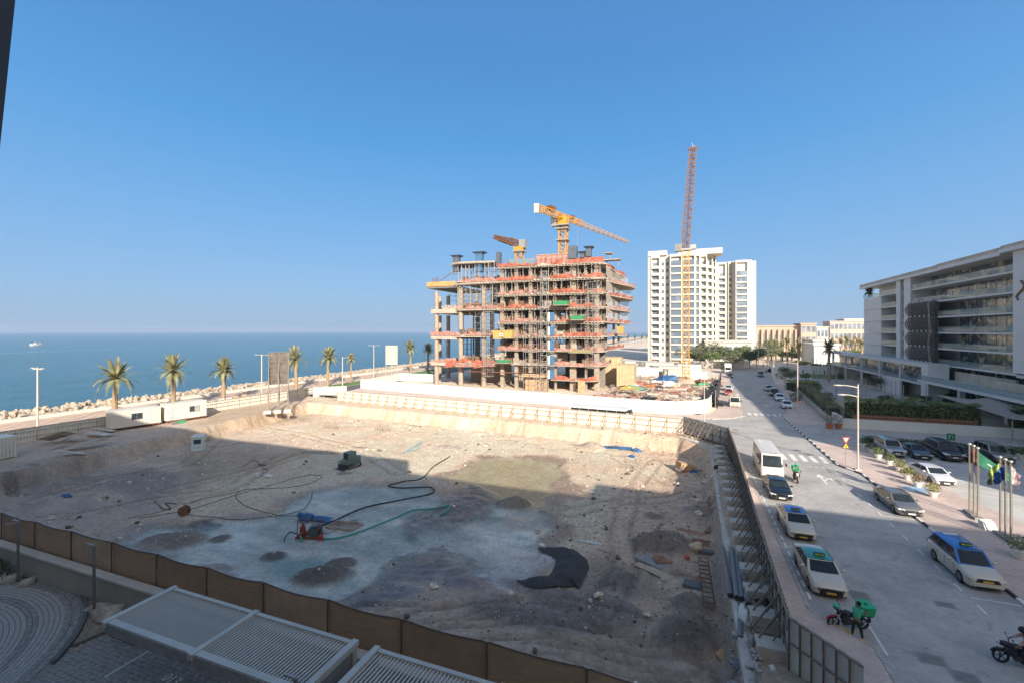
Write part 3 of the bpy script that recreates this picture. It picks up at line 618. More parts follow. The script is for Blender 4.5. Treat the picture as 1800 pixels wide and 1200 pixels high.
# ---------------- towers ----------------
M_TWHITE = M('tower_white', (.50,.475,.43), .8, var=.05, scale=.2)
M_TWIN = win_mat('tower_glass', (.13,.15,.17), (.22,.25,.27), .08)
def tower(name, label, Y0, segs, nf, z0, fh, ztop):
    """segs: (u0, u1, dY, kind); kind w blank wall, b balcony, s small windows, g full glass, r recessed shaded balconies"""
    t = thing(name, label, 'tower', (XY(segs[0][0], Y0)[0], Y0, 0)); ox = t.location.x
    for (u0, u1, dY, kind) in segs:
        x0 = XY(u0, Y0+dY)[0]-ox; x1 = XY(u1, Y0+dY)[0]-ox; d = dY
        back = 26
        if kind in 'ws': MB(M_TWHITE).box(x0,d,0,x1,d+back,ztop).build('wall', t)
        else:
            MB(M_TWHITE).box(x0,d+1.4,0,x1,d+back,ztop).build('wall', t); MB(M_TWHITE).box(x0,d,ztop-1.3,x1,d+1.38,ztop).build('roof_beam', t)
            for xx in (x0, x1-.45): MB(M_TWHITE).box(xx,d,0,xx+.45,d+1.38,ztop-1.32).build('pier', t)
        sl = MB(M_TWHITE).box(x0+.46,-.35,-.6,x1-.46,1.38,.22).mesh('floor_slab')
        for k in range(nf):
            z = z0+k*fh
            if kind in 'gbr':
                f = link('floor_slab', sl, t, (0,d,z)) if kind != 'r' else link('floor_slab', sl, t, (0,d+.2,z))
                if kind == 'g':
                    n = max(1, int((x1-x0-.9)/5)); ww = (x1-x0-.94)/n
                    gm = MB(M_TWIN).box(.06,0,.13,ww-.06,.2,fh-.61).mesh('window') if k == 0 else gm
                    for q in range(n): link('window', gm, t, (x0+.47+q*ww, d+.25, z))
                else:
                    if k == 0: gm = MB(M_TWIN).box(x0+1.0,0,.13,x1-1.0,.1,2.6).mesh('window'); rm = MB(M_TWHITE).box(x0+.47,0,.13,x1-.47,.1,.75).mesh('balcony_wall')
                    link('window', gm, t, (0,d+1.28,z)); link('balcony_wall', rm, t, (0,d-.3,z))
            elif kind == 's':
                if k == 0: gm = MB(M_TWIN).box(-.6,-.04,.9,.6,0,2.5).mesh('window')
                for q in (.3,.75): link('window', gm, t, (x0+(x1-x0)*q, d-.01, z))
    return t
tower('residential_tower', 'cream residential tower behind the tall yellow crane mast', 236, [(1139,1143.5,.6,'w'),(1143.5,1160,0,'b'),(1160,1177.5,1.2,'s'),(1177.5,1199,-2,'g'),(1199,1222,-2,'g'),(1222,1231,-.5,'g'),(1231,1243,3,'b'),(1243,1253,7,'b'),(1253,1259,12,'b')], 14, 1.8, 3.43, 52.3)
tw = MB(M_TWHITE).box(0,0,52.3,9,8,54.6); tw.box(14,3,52.3,34,14,54.9); tw.build('rooftop_block', bpy.data.objects['residential_tower'])
tower('residential_tower', 'narrower cream tower standing right behind the first tower', 285, [(1259,1262,3,'w'),(1262,1276,3,'r'),(1276,1280,3.5,'w'),(1280,1288,2.5,'r'),(1288,1293,1,'w'),(1293,1315,-2,'g'),(1315,1322,-1,'w'),(1322,1329,4,'w')], 14, 1.6, 3.4, 54.6)
# white ramp building at the towers' foot, low beige buildings
def lowblock(name, label, cat, u0, u1, v0, v1, Y, mt, wins=0, rows=1, extra=None, depth=20):
    a = PY(u0, v0, Y); c = PY(u1, v1, Y); t = thing(name, label, cat, (a.x, Y, 0)); W = c.x-a.x; Ht = a.z
    MB(mt).box(0,0,0,W,depth,Ht).build('wall', t); MB(mt).box(-.4,-.5,Ht+.004,W+.4,depth,Ht+.7).build('roof', t)
    if wins:
        gm = MB(M_TWIN).box(.2,-.08,0,W/wins-.5,-.01,Ht/rows*.55).mesh('window')
        for i in range(wins):
            for r_ in range(rows): link('window', gm, t, (i*W/wins+.15, 0, Ht/rows*(r_+.25)))
    return t
M_BEIGE = M('beige_stone', (.40,.315,.25), .85, var=.08, scale=.1)
t = lowblock('beach_resort_building', 'long low beige resort building with tall recessed bays right of the towers', 'building', 1329,1408,574,600,330, M_BEIGE, 0)
W = XY(1408,330)[0]-XY(1329,330)[0]
for i in range(8):
    MB(M('bay_shadow', (.30,.235,.19), .9)).box(i*W/8+.8,-.12,3,(i+1)*W/8-.7,-.01,t.children[0].dimensions.z*.62 if False else 14).build('bay_shade_panel', t); MB(M_TWIN).box(i*W/8+1.2,-.2,5,(i+1)*W/8-1.2,-.13,12.5).build('window', t)  # darker beige panels set on the flat wall carry the shade of the bays
    MB(M_BEIGE).box(i*W/8-.3,-1.6,0,i*W/8+.6,-.01,16).build('fin', t)
lowblock('beach_resort_building', 'square beige end block with an overhanging dark roof line', 'building', 1408,1435,570,600,326, M_BEIGE, 3, 3)
t = lowblock('white_ramp_building', 'low white building with a sloping roof at the foot of the towers', 'building', 1240,1322,601,612,226, M_TWHITE, 5, 1)
lowblock('stepped_pink_building', 'pinkish stepped building far off left of the hotel', 'building', 1459,1530,566,590,420, M('pinkish_stone', (.47,.36,.31), .85, var=.1, scale=.1), 9, 3)
lowblock('stepped_white_building', 'white upper storeys above the pinkish stepped building', 'building', 1484,1530,562,580,440, M_TWHITE, 8, 4)
lowblock('white_villa', 'plain white villa wall behind the single palm near the hotel', 'building', 1431,1475,607,622,215, M_HWHITE, 0)
lowblock('white_villa', 'small white villa block set back above the villa wall', 'building', 1430,1454,600,606,232, M_TWHITE, 1)
lowblock('pale_kiosk', 'pale cream kiosk left of the far villas', 'building', 1436,1456,576,590,380, M_TWHITE, 3, 2)

# ---------------- building under construction ----------------
cb = thing('unfinished_building', 'concrete apartment building under construction with orange safety nets and scaffolding', 'building', (-69,112,0))
CO = Vector((69, -112, 0))
def cpart(m, name, **k):
    m.v = [(x+69, y-112, z) for x, y, z in m.v]; return m.build(name, cb, **k)
ZK = [2.9+3.65*k for k in range(9)]
X = lambda u: XY(u, 112)[0]
M_CSL = M('raw_concrete_slab', (.38,.33,.27), .9, var=.2, scale=.5, dirt=.3); M_CCOL = M('raw_concrete_column', (.31,.26,.21), .9, var=.18, scale=.8, dirt=.2)
M_NET = M('orange_safety_net', (.36,.06,.025), .8, var=.4, scale=1.3, c2=(.47,.16,.09)); M_NETP = M('faded_pink_net', (.36,.12,.075), .85, var=.3, scale=1.3, c2=(.46,.27,.21))
M_PROP = M('pale_steel_prop', (.44,.40,.36), .5, .3, var=.2); M_DARKIN = M('shade_toned_blockwork', (.17,.155,.14), .95, var=.25, scale=.4, dirt=.4)  # blockwork darkened so its colour carries the shade inside the floors
M_FORM = M('dark_formwork', (.085,.10,.13), .6, .1, var=.3); M_BLUEP = M('blue_formwork', (.05,.13,.24), .6, var=.3)
xa, xb, xc, xd, xe = X(754), X(800), X(875), X(968), X(1052)
def slab(poly, z, th=.35, mt=M_CSL): return cpart(MB(mt).prism(poly, z-th, z), 'floor_slab')
for k in (1,3,5): slab([(xa,113),(xb-.02,113),(xb-.02,132),(xa,132)], ZK[k], 1.15)
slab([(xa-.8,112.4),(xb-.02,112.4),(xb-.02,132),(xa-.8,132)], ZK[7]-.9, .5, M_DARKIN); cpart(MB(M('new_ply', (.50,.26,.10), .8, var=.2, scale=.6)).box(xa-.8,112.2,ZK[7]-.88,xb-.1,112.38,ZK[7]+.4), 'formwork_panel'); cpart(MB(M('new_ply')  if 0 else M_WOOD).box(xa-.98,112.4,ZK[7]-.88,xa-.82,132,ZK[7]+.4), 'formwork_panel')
for k in (1,3,5,7): slab([(xb,112.6),(xc-.02,112),(xc-.02,146),(xb+2,146)], ZK[k], .5)
for k in range(1,9): slab([(xc,112),(xd-.02,112),(xd-.02,146),(xc,146)], ZK[k])
def edge(k):
    rg = random.Random(k*5+1); o = 1.4 if k in (2,4,6,7) else 0; w_ = {1:-3,2:0,3:1.0,4:2.2,5:2.0,6:2.8,7:3.4,8:.5,0:-8}[k]
    P = [(xd,112),(xd+8,111.7)]
    if k == 0: return P+[(xe-2,111.9),(xe,114),(xe-1,128),(xd,128)]
    P += [(xe-2+o*.3,111.7),(xe+.6+o*.3,113),(xe+1.5,116),(xe+.6,119),(xe+1.2,124)]
    if k >= 2: P += [(xe+1.2+w_*.4,130),(xe+1.0+w_*.8,134),(xe+1.6+w_,139),(xe+2.0+w_,146),(xe+1+w_,150)]
    else: P += [(xe,132)]
    return P+[(xd,150)]
EDG = [edge(k) for k in range(9)]
for k in range(9): slab(EDG[k], ZK[k]-(0 if k < 8 else 0), .35)
# columns
def colm(r, hgt, rect=None):
    m = MB(M_CCOL)
    return (m.box(-rect[0]/2,-rect[1]/2,0,rect[0]/2,rect[1]/2,hgt) if rect else m.tube((0,0,0),(0,0,hgt),r,12)).mesh('column')
CH = {}
def column(x, y, z0, z1, r=.5, rect=None):
    key = (round(z1-z0,2), r, rect)
    if key not in CH: CH[key] = colm(r, z1-z0, rect)
    link('column', CH[key], cb, (x+69, y-112, z0))
for k0, k1 in ((-1,1),(1,3),(3,5),(5,7)):
    z0 = 0 if k0 < 0 else ZK[k0]; z1 = ZK[k1]-1.16
    for u, y in ((761,114),(761,130),(776,130)): column(X(u) if y < 120 else XY(u+12,y)[0], y, z0, z1-(1.0 if k1 == 7 else 0)+.01, .62)
    for u, y in ((804,114),(845,114),(812,138),(838,138),(866,138)): column(X(u) if y < 120 else XY(u,y)[0], y, z0, ZK[k1]-.51, .68 if y < 120 else .6)
for k in range(0, 8):
    z0 = ZK[k] if k else 0
    zb = ZK[k] if k else ZK[0]
    for u in (880,905,930): 
        if k: column(X(u), 113.4, ZK[k], ZK[k+1]-.36, 0, (.9,.9))
        if k == 0: column(X(u), 113.4, 0, ZK[1]-.36, 0, (.9,.9))
    for u, w_ in ((974,.5),(1005,1.6),(1028,.5),(1047,1.2)): column(X(u), 113.6, ZK[k], ZK[k+1]-.36, 0, (w_,.7))
for u, w_ in ((974,.5),(1005,1.6),(1028,.5)): column(X(u), 113.6, 0, ZK[0]-.36, 0, (w_,.7))
for k in range(2, 8):
    for y, dx in ((121,-1.0),(128,-.8),(136,-.6),(145,-.4)): column(xe+dx+(.8 if y > 130 else 0), y, ZK[k], ZK[k+1]-.36, 0, (.5,1.4))
# inner block walls, with dark openings left between them
rg = random.Random(3)
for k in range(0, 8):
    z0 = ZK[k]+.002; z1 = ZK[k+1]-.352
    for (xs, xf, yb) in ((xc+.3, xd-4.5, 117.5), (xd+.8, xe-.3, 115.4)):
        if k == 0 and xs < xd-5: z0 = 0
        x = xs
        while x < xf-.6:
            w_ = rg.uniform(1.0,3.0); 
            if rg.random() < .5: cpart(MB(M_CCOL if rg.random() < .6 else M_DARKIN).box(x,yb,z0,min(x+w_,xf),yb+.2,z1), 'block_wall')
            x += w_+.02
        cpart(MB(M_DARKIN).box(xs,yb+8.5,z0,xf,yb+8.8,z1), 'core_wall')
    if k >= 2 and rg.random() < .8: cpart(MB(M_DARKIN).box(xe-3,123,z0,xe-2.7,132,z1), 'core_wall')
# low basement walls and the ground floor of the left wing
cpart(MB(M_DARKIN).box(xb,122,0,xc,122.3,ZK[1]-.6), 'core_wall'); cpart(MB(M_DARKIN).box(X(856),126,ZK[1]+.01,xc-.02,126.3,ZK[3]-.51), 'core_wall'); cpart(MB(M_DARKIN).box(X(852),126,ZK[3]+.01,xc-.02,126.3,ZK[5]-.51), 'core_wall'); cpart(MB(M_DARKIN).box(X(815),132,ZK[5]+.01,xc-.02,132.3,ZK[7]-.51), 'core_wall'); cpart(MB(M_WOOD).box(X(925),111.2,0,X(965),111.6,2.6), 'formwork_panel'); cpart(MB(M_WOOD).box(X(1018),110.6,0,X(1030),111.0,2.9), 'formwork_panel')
cpart(MB(M_WOOD).box(X(922),110.0,3.4,X(963),112.5,4.2), 'formwork_panel')
# safety nets: wavy strips on every slab edge
def net(pts, z, hh, mt, seed):
    rg = random.Random(seed); m = MB(mt); P = [Vector((x, y, z)) for x, y in pts]; out = []
    for a, c in zip(P[:-1], P[1:]):
        n = max(2, int((c-a).length/.8))
        for i in range(n): out.append(a.lerp(c, i/n))
    out.append(P[-1]); vs = []; fs = []
    for i, p in enumerate(out):
        wv = .13*math.sin(i*1.9+seed); hh2 = hh*(1+.14*math.sin(i*1.3+seed*2)-(.45 if rg.random() < .2 else 0)-(.35 if math.sin(i*.37+seed) > .55 else 0))
        for j, t in enumerate((0, .45, 1)): vs.append((p.x+rg.uniform(-.05,.05), p.y-.12-wv*(1 if j == 1 else .3), p.z+hh2*t-.1))
    for i in range(len(out)-1):
        if rg.random() < .10: continue
        for j in range(2): k = i*3+j; fs.append((k, k+3, k+4, k+1))
    m.add(vs, fs); m.v = [(x+69, y-112, z) for x, y, z in m.v]; return m.build('safety_net', cb, smooth=80)
for k in range(1, 9):
    if k in (1,3): net([(xa,112.9),(xb,112.9)], ZK[k], 1.1, M_NETP, k)
    if k in (1,3,5,7): net([(xb,112.5),(xc,112)], ZK[k], .95, M_NETP if k != 1 else M_NET, k+20)
    if k >= 2: net([(xc,111.9),(xd-3.5,111.9)], ZK[k], .9, M_NET if k in (7,8,5) else M_NETP, k+40)
    net(EDG[k][:4], ZK[k], .95, M_NET if k >= 3 else M_NETP, k+60)
    if k < 9: net(EDG[k][3:-1] if k < 2 else EDG[k][4:-2], ZK[k], .9, M_NETP if k % 2 else M_NET, k+80)
net(EDG[0][:4], ZK[0], 1.0, M_NET, 99)
for (u0, v0, u1, v1, mt) in ((803,638,870,644,M_NETP),(835,632,845,645,M_NET),(784,632,798,644,M_NET),(820,652,960,655,M_NETP)):
    a = PY(u0, v0, 111.3); c = PY(u1, v1, 110.2); cpart(MB(mt).add([(a.x,111.9,a.z),(c.x,111.9,a.z-.3),(c.x,c.y,c.z),(a.x,c.y,c.z-.4)], [(0,1,2,3)]), 'safety_net')
# props, soffit beams, scaffolding: too thin and too many to pick apart
m = MB(M_PROP); rg = random.Random(9)
for k, den, zones in ((7,1.7,((xc,xd),(xd,xe+1))),(6,1.9,((xc,xd),(xd,xe))),(5,3.2,((xb,xc),)),(5,4.5,((xc,xd),(xd,xe))),(7,1.5,((xb,xc),)),(4,3.4,((xc,xd),(xd,xe))),(3,4.6,((xc,xd),(xd,xe))),(2,4.0,((xc,xd),(xd,xe)))):
    for a, c in zones:
        x = a+.5
        while x < c-.3:
            zt = (ZK[k+1] if k < 7 or a >= xc else 33.8) if a >= xc else (ZK[k+2]-.5 if k == 5 else 33.8)
            m.bar((x, 112.6+rg.uniform(0,.6), ZK[k]), (x, 112.6+rg.uniform(0,.3), zt-.36), .13); x += den*rg.uniform(.7,1.3)
for k in (4,5,6,7):
    for y in np.arange(118, 150, 1.5): x = xe+1.0+{4:1.6,5:1.6,6:2.4,7:1.6}[k]*max(0,(y-128)/20); m.bar((x, y, ZK[k]), (x, y, ZK[k+1]-.35), .12)
cpart(m, 'steel_props')['kind'] = 'stuff'
m = MB(M_WOODG)
for k in (3,4,5,6,7,8):
    x = xc-.5
    while x < xe+1.2: m.box(x,111.0+rg.uniform(0,.5),ZK[k]-.62,x+.16,114,ZK[k]-.38); x += .85
    m.box(xc,111.5,ZK[k]-.74,xd,111.62,ZK[k]-.63); m.box(xd,111.4,ZK[k]-.78,xe+1.5,111.52,ZK[k]-.64)
for k in (7,):
    x = xb
    while x < xc: m.box(x,111.6,ZK[k]-.78,x+.2,114,ZK[k]-.52); x += .9
for (u0, v, u1, yy) in ((1064,447,1076,118),(1062,459,1091,124),(1040,492,1060,111),(1090,527,1108,146)):
    a = PY(u0, v, yy); c = PY(u1, v+1, yy); m.box(a.x,yy-1.4,a.z,c.x,yy+1.4,a.z+.22); m.bar((c.x-.5,yy,a.z-1.5),(c.x-.5,yy,a.z),.12)
cpart(m, 'soffit_beams')['kind'] = 'stuff'
def scaff(m, x0, x1, y0, y1, z0, z1, dx, dz, r=.07, diag=.4, rg=rg):
    n = max(1, round((x1-x0)/dx)); q = max(1, round((z1-z0)/dz))
    for y in (y0, y1):
        for i in range(n+1): x = x0+(x1-x0)*i/n; m.bar((x,y,z0),(x,y,z1),r)
        for j in range(q+1):
            z = z0+(z1-z0)*j/q; m.bar((x0,y,z),(x1,y,z),r*.8)
            if j < q:
                for i in range(n):
                    if rg.random() < diag: xx = x0+(x1-x0)*i/n; m.bar((xx,y,z),(xx+(x1-x0)/n,y,z+(z1-z0)/q),r*.7)
    for i in range(n+1):
        for j in range(q+1): x = x0+(x1-x0)*i/n; z = z0+(z1-z0)*j/q; m.bar((x,y0,z),(x,y1,z),r*.7)
m = MB(M('scaffold_steel', (.36,.34,.32), .5, .5, var=.3))
scaff(m, xb+1, xc-1, 113.4, 120, ZK[7]+.02, 33.6, 1.9, 1.5, .09); scaff(m, xb+1.5, xc-1.5, 115, 124, ZK[5]+.02, ZK[7]-.55, 2.0, 1.6, .08)
scaff(m, xa+2, xb-1.5, 120, 126, ZK[5]+.02, ZK[7]-1.5, 2.0, 1.6, .07); scaff(m, xb-1.8, xb-.3, 113, 114.6, ZK[7]+.3, 33.2, 1.2, 1.8, .08)
scaff(m, X(853), X(868), 110.8, 112.0, 3, 22, 1.4, 2.0, .08); scaff(m, X(925), X(948), 109.8, 111.4, 0, 17.5, 1.5, 1.9, .08); scaff(m, X(1035), X(1052), 110.2, 111.3, 6, 27, 1.4, 1.8, .06, .2)
for k in (6,7): scaff(m, xc+1, xe-1.5, 116.2, 117, ZK[k]+.02, ZK[k+1]-.4, 1.5, 1.4, .07, .6)
scaff(m, xb+1, xc-1, 113.2, 114, ZK[5]+.02, ZK[7]-.55, 1.5, 1.3, .08, .7); scaff(m, X(822), X(842), 113.4, 116, ZK[3]+.02, ZK[5]-.55, 1.6, 1.6, .08, .5)
for k in (3,4,5): scaff(m, xd+6, xe-1, 112.4, 113, ZK[k]+.02, ZK[k+1]-.4, 1.5, 1.6, .06, .4)
scaff(m, xc-1, xc+3, 121, 124, ZK[8], ZK[8]+3.2, 1.3, 1.6, .08)
cpart(m, 'scaffolding')['kind'] = 'stuff'
m = MB(M_FORM)
scaff(m, xb+1, X(838), 121.4, 121.9, ZK[1]+.02, ZK[3]-.5, 1.6, 1.2, .16, 0); scaff(m, xb+1, X(838), 121.4, 121.9, ZK[3]+.02, ZK[5]-.5, 1.6, 1.2, .16, 0); scaff(m, xa+3.5, xb-2, 126, 126.5, ZK[1], ZK[3]-1.2, 1.6, 1.4, .12, 0)
cpart(m, 'window_grid')['kind'] = 'stuff'
m = MB(M_WOODG); m.prism([(xb-1.2,112.6),(xb+1,111.8),(xc-6,112.2),(xc-1.5,113.5),(xc-2,121),(xb-.5,121)], 33.6, 34.0)
for i in range(16): m.bar((xb-1.6+i*.72, 111.2+rg.uniform(0,.5), 33.45),(xb-1.3+i*.75,121,33.5),.18)
cpart(m, 'deck')
# rooftop formwork towers, mesh screens and the orange wall form
for u, v0, v1, w_, mt, hat in ((803,453,478,1.7,M_FORM,1),(843,447,478,2.0,M_BLUEP,1),(877,444,470,1.1,M_FORM,0),(1007,433,455,2.2,M_FORM,0),(1035,438,452,1.3,M_FORM,1),(1024,447,454,1.2,M_FORM,1)):
    a = PY(u, v0, 114); c = PY(u, v1, 114); m = MB(mt).box(a.x-w_/2,113.2,c.z,a.x+w_/2,114.8,a.z)
    if hat: m.use(M_FORM).add([(a.x-w_/2,113.2,a.z+.01),(a.x+w_/2,113.2,a.z+.01),(a.x+w_/2,114.8,a.z+.01),(a.x-w_/2,114.8,a.z+.01),(a.x-w_*.95,112.6,a.z+.5),(a.x+w_*.95,112.6,a.z+.5),(a.x+w_*.95,115.4,a.z+.5),(a.x-w_*.95,115.4,a.z+.5)],[(0,1,5,4),(1,2,6,5),(2,3,7,6),(3,0,4,7),(4,5,6,7)])
    cpart(m, 'column_formwork')
a = PY(943, 446, 113.5); c = PY(1000, 461, 113.5)
pn = MB(M_NETP).box(.03,0,0,1.37,.25,2.5).mesh('wall_form_panel'); n = int((c.x-a.x)/1.4)
for i in range(n): link('wall_form_panel', pn, cb, (a.x+1.4*i+69, 1.4, ZK[8]+.05))
cpart(MB(M_WOOD).box(a.x-.2,113.3,ZK[8]+2.56,c.x,113.7,ZK[8]+2.75), 'wall_form_beam'); cpart(MB(M_NET).box(c.x+.1,113.5,ZK[8]+.05,xe+1,113.6,ZK[8]+1.4), 'safety_net')
m = MB(M('blue_grey_mesh', (.20,.25,.28), .8, var=.3, alpha=.7)); a = PY(895, 450, 120); c = PY(942, 460, 120); m.box(a.x,119,ZK[8]+.8,c.x,119.1,ZK[8]+3.0); m.box(a.x,119,ZK[8]+.8,a.x+.1,126,ZK[8]+3.0); cpart(m, 'debris_screen')
for i in range(5):
    a = PY(944+i*13, 438+i, 120); cpart(MB(M_WOODG).box(a.x,119,ZK[8]+2.8,a.x+1.5,120,ZK[8]+3.4+.2*(i % 2)), 'stacked_panels')
# hoist tower with blue gates, bins and platforms hung on the front
hx = X(961); m = MB(M_METAL); scaff(m, hx-.8, hx+.8, 109.2, 110.6, 0, 30, 1.6, 1.5, .1, .8); cpart(m, 'hoist_mast')
bg_ = MB(M_BLUEP).box(-.7,0,0,.5,.12,2.2); bg_.use(M_WHITE).box(-1.3,0,0,-.72,.1,2.2); bg_ = bg_.mesh('landing_gate')
for k in (0,1,2,3,4): link('landing_gate', bg_, cb, (hx+1.9+69-.3, 111.7-112, ZK[k]+.05+(3.65 if 0 else 0)))
M_GBIN = M('green_bin', (.05,.25,.11), .6, var=.15); M_GOLD = M('ochre_bin', (.45,.30,.09), .6, var=.2)
def bin_(u, v, w_, hh, mt, y=109.6):
    a = PY(u, v, y); m = MB(mt).add([(a.x-w_/2,y,a.z),(a.x+w_/2,y,a.z),(a.x+w_/2,y+2,a.z),(a.x-w_/2,y+2,a.z),(a.x-w_/2-.2,y-.3,a.z+hh),(a.x+w_/2+.2,y-.3,a.z+hh),(a.x+w_/2+.2,y+2,a.z+hh),(a.x-w_/2-.2,y+2,a.z+hh)],[(3,2,1,0),(0,1,5,4),(1,2,6,5),(2,3,7,6),(3,0,4,7)])
    m.use(M_WOODG).box(a.x-w_/2-.3,y-.2,a.z-.15,a.x+w_/2+.3,y+2.6,a.z-.02); cpart(m, 'loading_platform')
bin_(985,536,3.3,1.0,M_GBIN); bin_(1014,562,2.9,1.0,M_GBIN); bin_(1019,619,5,.5,M('olive_tarp',(.36,.33,.15),.9)); bin_(884,637,3,.6,M_GBIN); bin_(874,595,2.2,2.1,M_GOLD); bin_(892,594,2.3,2.0,M_GOLD); bin_(1090,585,1.6,1.8,M_GOLD,128)
a = PY(881, 589, 109.2); cpart(MB(M_WHITE).box(a.x-.45,109.2,a.z-.4,a.x+.45,109.27,a.z+.5).use(M_NET).box(a.x-.2,109.15,a.z-.1,a.x+.3,109.19,a.z+.2), 'notice_board')
# litter and stacks on the slabs, starter bars
m = MB(M_WOODG)
for i in range(260):
    k = rg.choice((1,2,3,4,5,6,7,8)); x = rg.uniform(xc if k % 2 == 0 else xb, xe); y = rg.uniform(112.2,113.2); m.cbox((x,y,ZK[k]+.12),(rg.uniform(.3,1.6),.3,rg.uniform(.1,.35)),Matrix.Rotation(rg.uniform(-.4,.4),3,'Z'))
for i in range(70): a = rg.uniform(0,6.28); x = X(rg.uniform(770,797)); m.bar((x,114.5,ZK[5]+.1),(x+math.cos(a)*1.2,115,ZK[5]+.2+abs(math.sin(a))*1.1),.1)
cpart(m, 'loose_timber')['kind'] = 'stuff'
for nm_, mt_, n_ in (('stored_formwork', M_WOODG, 130), ('stored_formwork', M_RUST, 150), ('stored_formwork', M('brown_ply', (.20,.11,.06), .85, var=.3), 150), ('stored_formwork', M_FORM, 80)):
    m = MB(mt_)
    for i in range(n_):
        k = rg.choice((1,2,3,4,5,6,7)); x = rg.uniform(xc if k % 2 == 0 else xb, xe-.5); y = rg.uniform(113,117.5); h_ = rg.uniform(.4,1.9)
        m.cbox((x,y,ZK[k]+h_/2+.02),(rg.uniform(.3,2.2),rg.uniform(.2,.7),h_),Matrix.Rotation(rg.uniform(-.3,.3),3,'Z'))
    for i in range(n_//2):
        k = rg.choice((2,3,4,5,6,7)); x = rg.uniform(xc, xe-.5); m.bar((x,113.3,ZK[k]+.02),(x+rg.uniform(-1.5,1.5),114.5,ZK[k+1]-.37),.12)
    cpart(m, nm_)['kind'] = 'stuff'
m = MB(M_RUST)
for i in range(90): x = rg.uniform(xb,xe); y = rg.uniform(113,120); m.bar((x,y,ZK[8]),(x,y,ZK[8]+rg.uniform(.8,2.2)),.06)
for i in range(10): x = X(rg.uniform(755,768)); m.bar((x,113.5,ZK[7]-.9),(x,113.5,ZK[7]+rg.uniform(1,2.2)),.07)
m.bar((xa+1,113,ZK[7]-.4),(xb-1,113,ZK[7]+3.2),.16)
cpart(m, 'starter_bars')['kind'] = 'stuff'

# ---------------- cranes ----------------
M_CY = M('crane_yellow', (.52,.25,.02), .5, .1, var=.12); M_CR = M('crane_red_brown', (.15,.06,.018), .55, .1, var=.25); M_CW = M('pale_lattice', (.36,.26,.20), .55, .1, var=.15)
def lattice(m, p, q, w0, w1, n, r=.1, tri=False):
    p, q, a, b_ = m.frame(p, q)
    offs = ((-1,-1),(1,-1),(1,1),(-1,1)) if not tri else ((-1,-1),(1,-1),(0,1))
    def ring(t): c = p.lerp(q, t); w_ = w0+(w1-w0)*t; return [c+a*(x*w_/2)+b_*(y*w_/2) for x, y in offs]
    rs = [ring(i/n) for i in range(n+1)]; k = len(offs)
    for j in range(k): m.bar(rs[0][j], rs[-1][j], r*1.5)
    for i in range(n):
        for j in range(k):
            j2 = (j+1) % k; m.bar(rs[i][j], rs[i][j2], r*.8); m.bar(rs[i][j] if i % 2 else rs[i][j2], rs[i+1][j2] if i % 2 else rs[i+1][j], r*.8)
    for j in range(k): m.bar(rs[n][j], rs[n][(j+1) % k], r*.8)
bp = G(1205.5, 668, 0); ck = thing('tower_crane', 'tallest crane with yellow mast on the ground and steep red jib', 'crane', bp)
def q_(u, v, dY=0): a = PY(u, v, bp.y+dY); return a-bp
m = MB(M_CY); lattice(m, (0,0,0.5), (0,0,q_(1205,441).z), 1.9, 1.9, 22, .17); m.build('mast', ck)
MB(M_CONC).box(-2,-2,-.05,2,2,.5).build('footing', ck)
z = q_(1205,441).z; MB(M_METAL).box(-1.5,-1.3,z,1.6,1.3,z+.5).build('slewing_ring', ck)
MB(M('crane_cab',(.2,.2,.19),.6,.2)).box(-3.1,-1.2,z-.2,-1.1,1.0,z+2.1).build('cab', ck); MB(M_METAL).box(1.2,-1.0,z+.3,2.9,1.4,z+1.6).build('machinery', ck)
a, c = q_(1204,440), q_(1218.5,262,6); m = MB(M_CR); k1 = a.lerp(c, .16); lattice(m, a, k1, 1.5, 2.3, 4, .2); lattice(m, k1, c, 2.3, 2.0, 20, .19); m.build('jib', ck)
m = MB(M_CR); m.bar(a+Vector((.3,.3,0)), c, .12); m.build('luffing_rope', ck)
MB(M_CR).bar(c+Vector((-1.8,0,0)), c+Vector((1.6,0,.2)), .4).build('jib_head', ck); MB(M_METAL).bar(c, c+Vector((-.3,0,2.0)), .12).bar(c+Vector((.5,0,0)), c+Vector((.3,0,1.2)), .1).build('mast_light', ck)
mp_ = PY(990, 447, 125); ck = thing('tower_crane', 'flat top yellow crane on the unfinished roof with long jib pointing right', 'crane', (mp_.x,125,ZK[8]))
o = Vector((mp_.x,125,ZK[8])); zt = PY(990, 388, 125).z-ZK[8]
m = MB(M_CY); lattice(m, (0,0,-4), (0,0,zt-1.2), 2.0, 2.0, 9, .17); m.build('mast', ck)
for v in (424, 404, 398): MB(M_METAL).box(-1.8,-1.8,PY(990,v,125).z-ZK[8],1.8,1.8,PY(990,v,125).z-ZK[8]+.3).build('collar', ck)
MB(M_CY).box(-1.3,-1.3,zt-1.6,1.3,1.3,zt+1.0).build('slewing_ring', ck); MB(M('crane_cab')if 0 else M_METAL).box(-3.0,-2.2,zt-1.8,-1.5,-.5,zt+.7).build('cab', ck)
d = Vector((12.8,41.5,0)).normalized(); m = MB(M_CY); lattice(m, Vector((0,0,zt+.9))-d*13.5, Vector((0,0,zt+1.1))+d*10, 1.3, 1.2, 14, .13); m.build('counter_jib', ck)
m = MB(M_CW); lattice(m, Vector((0,0,zt+1.1))+d*10, Vector((0,0,zt+.9))+d*44, 1.3, .8, 20, .12, True); m.build('jib', ck)
m = MB(M_WHITE); c = Vector((0,0,zt+.6))-d*13.2; m.cbox(c, (1.2,1.1,2.3), Matrix.Rotation(.3,3,'Z')); m.build('counterweight', ck)
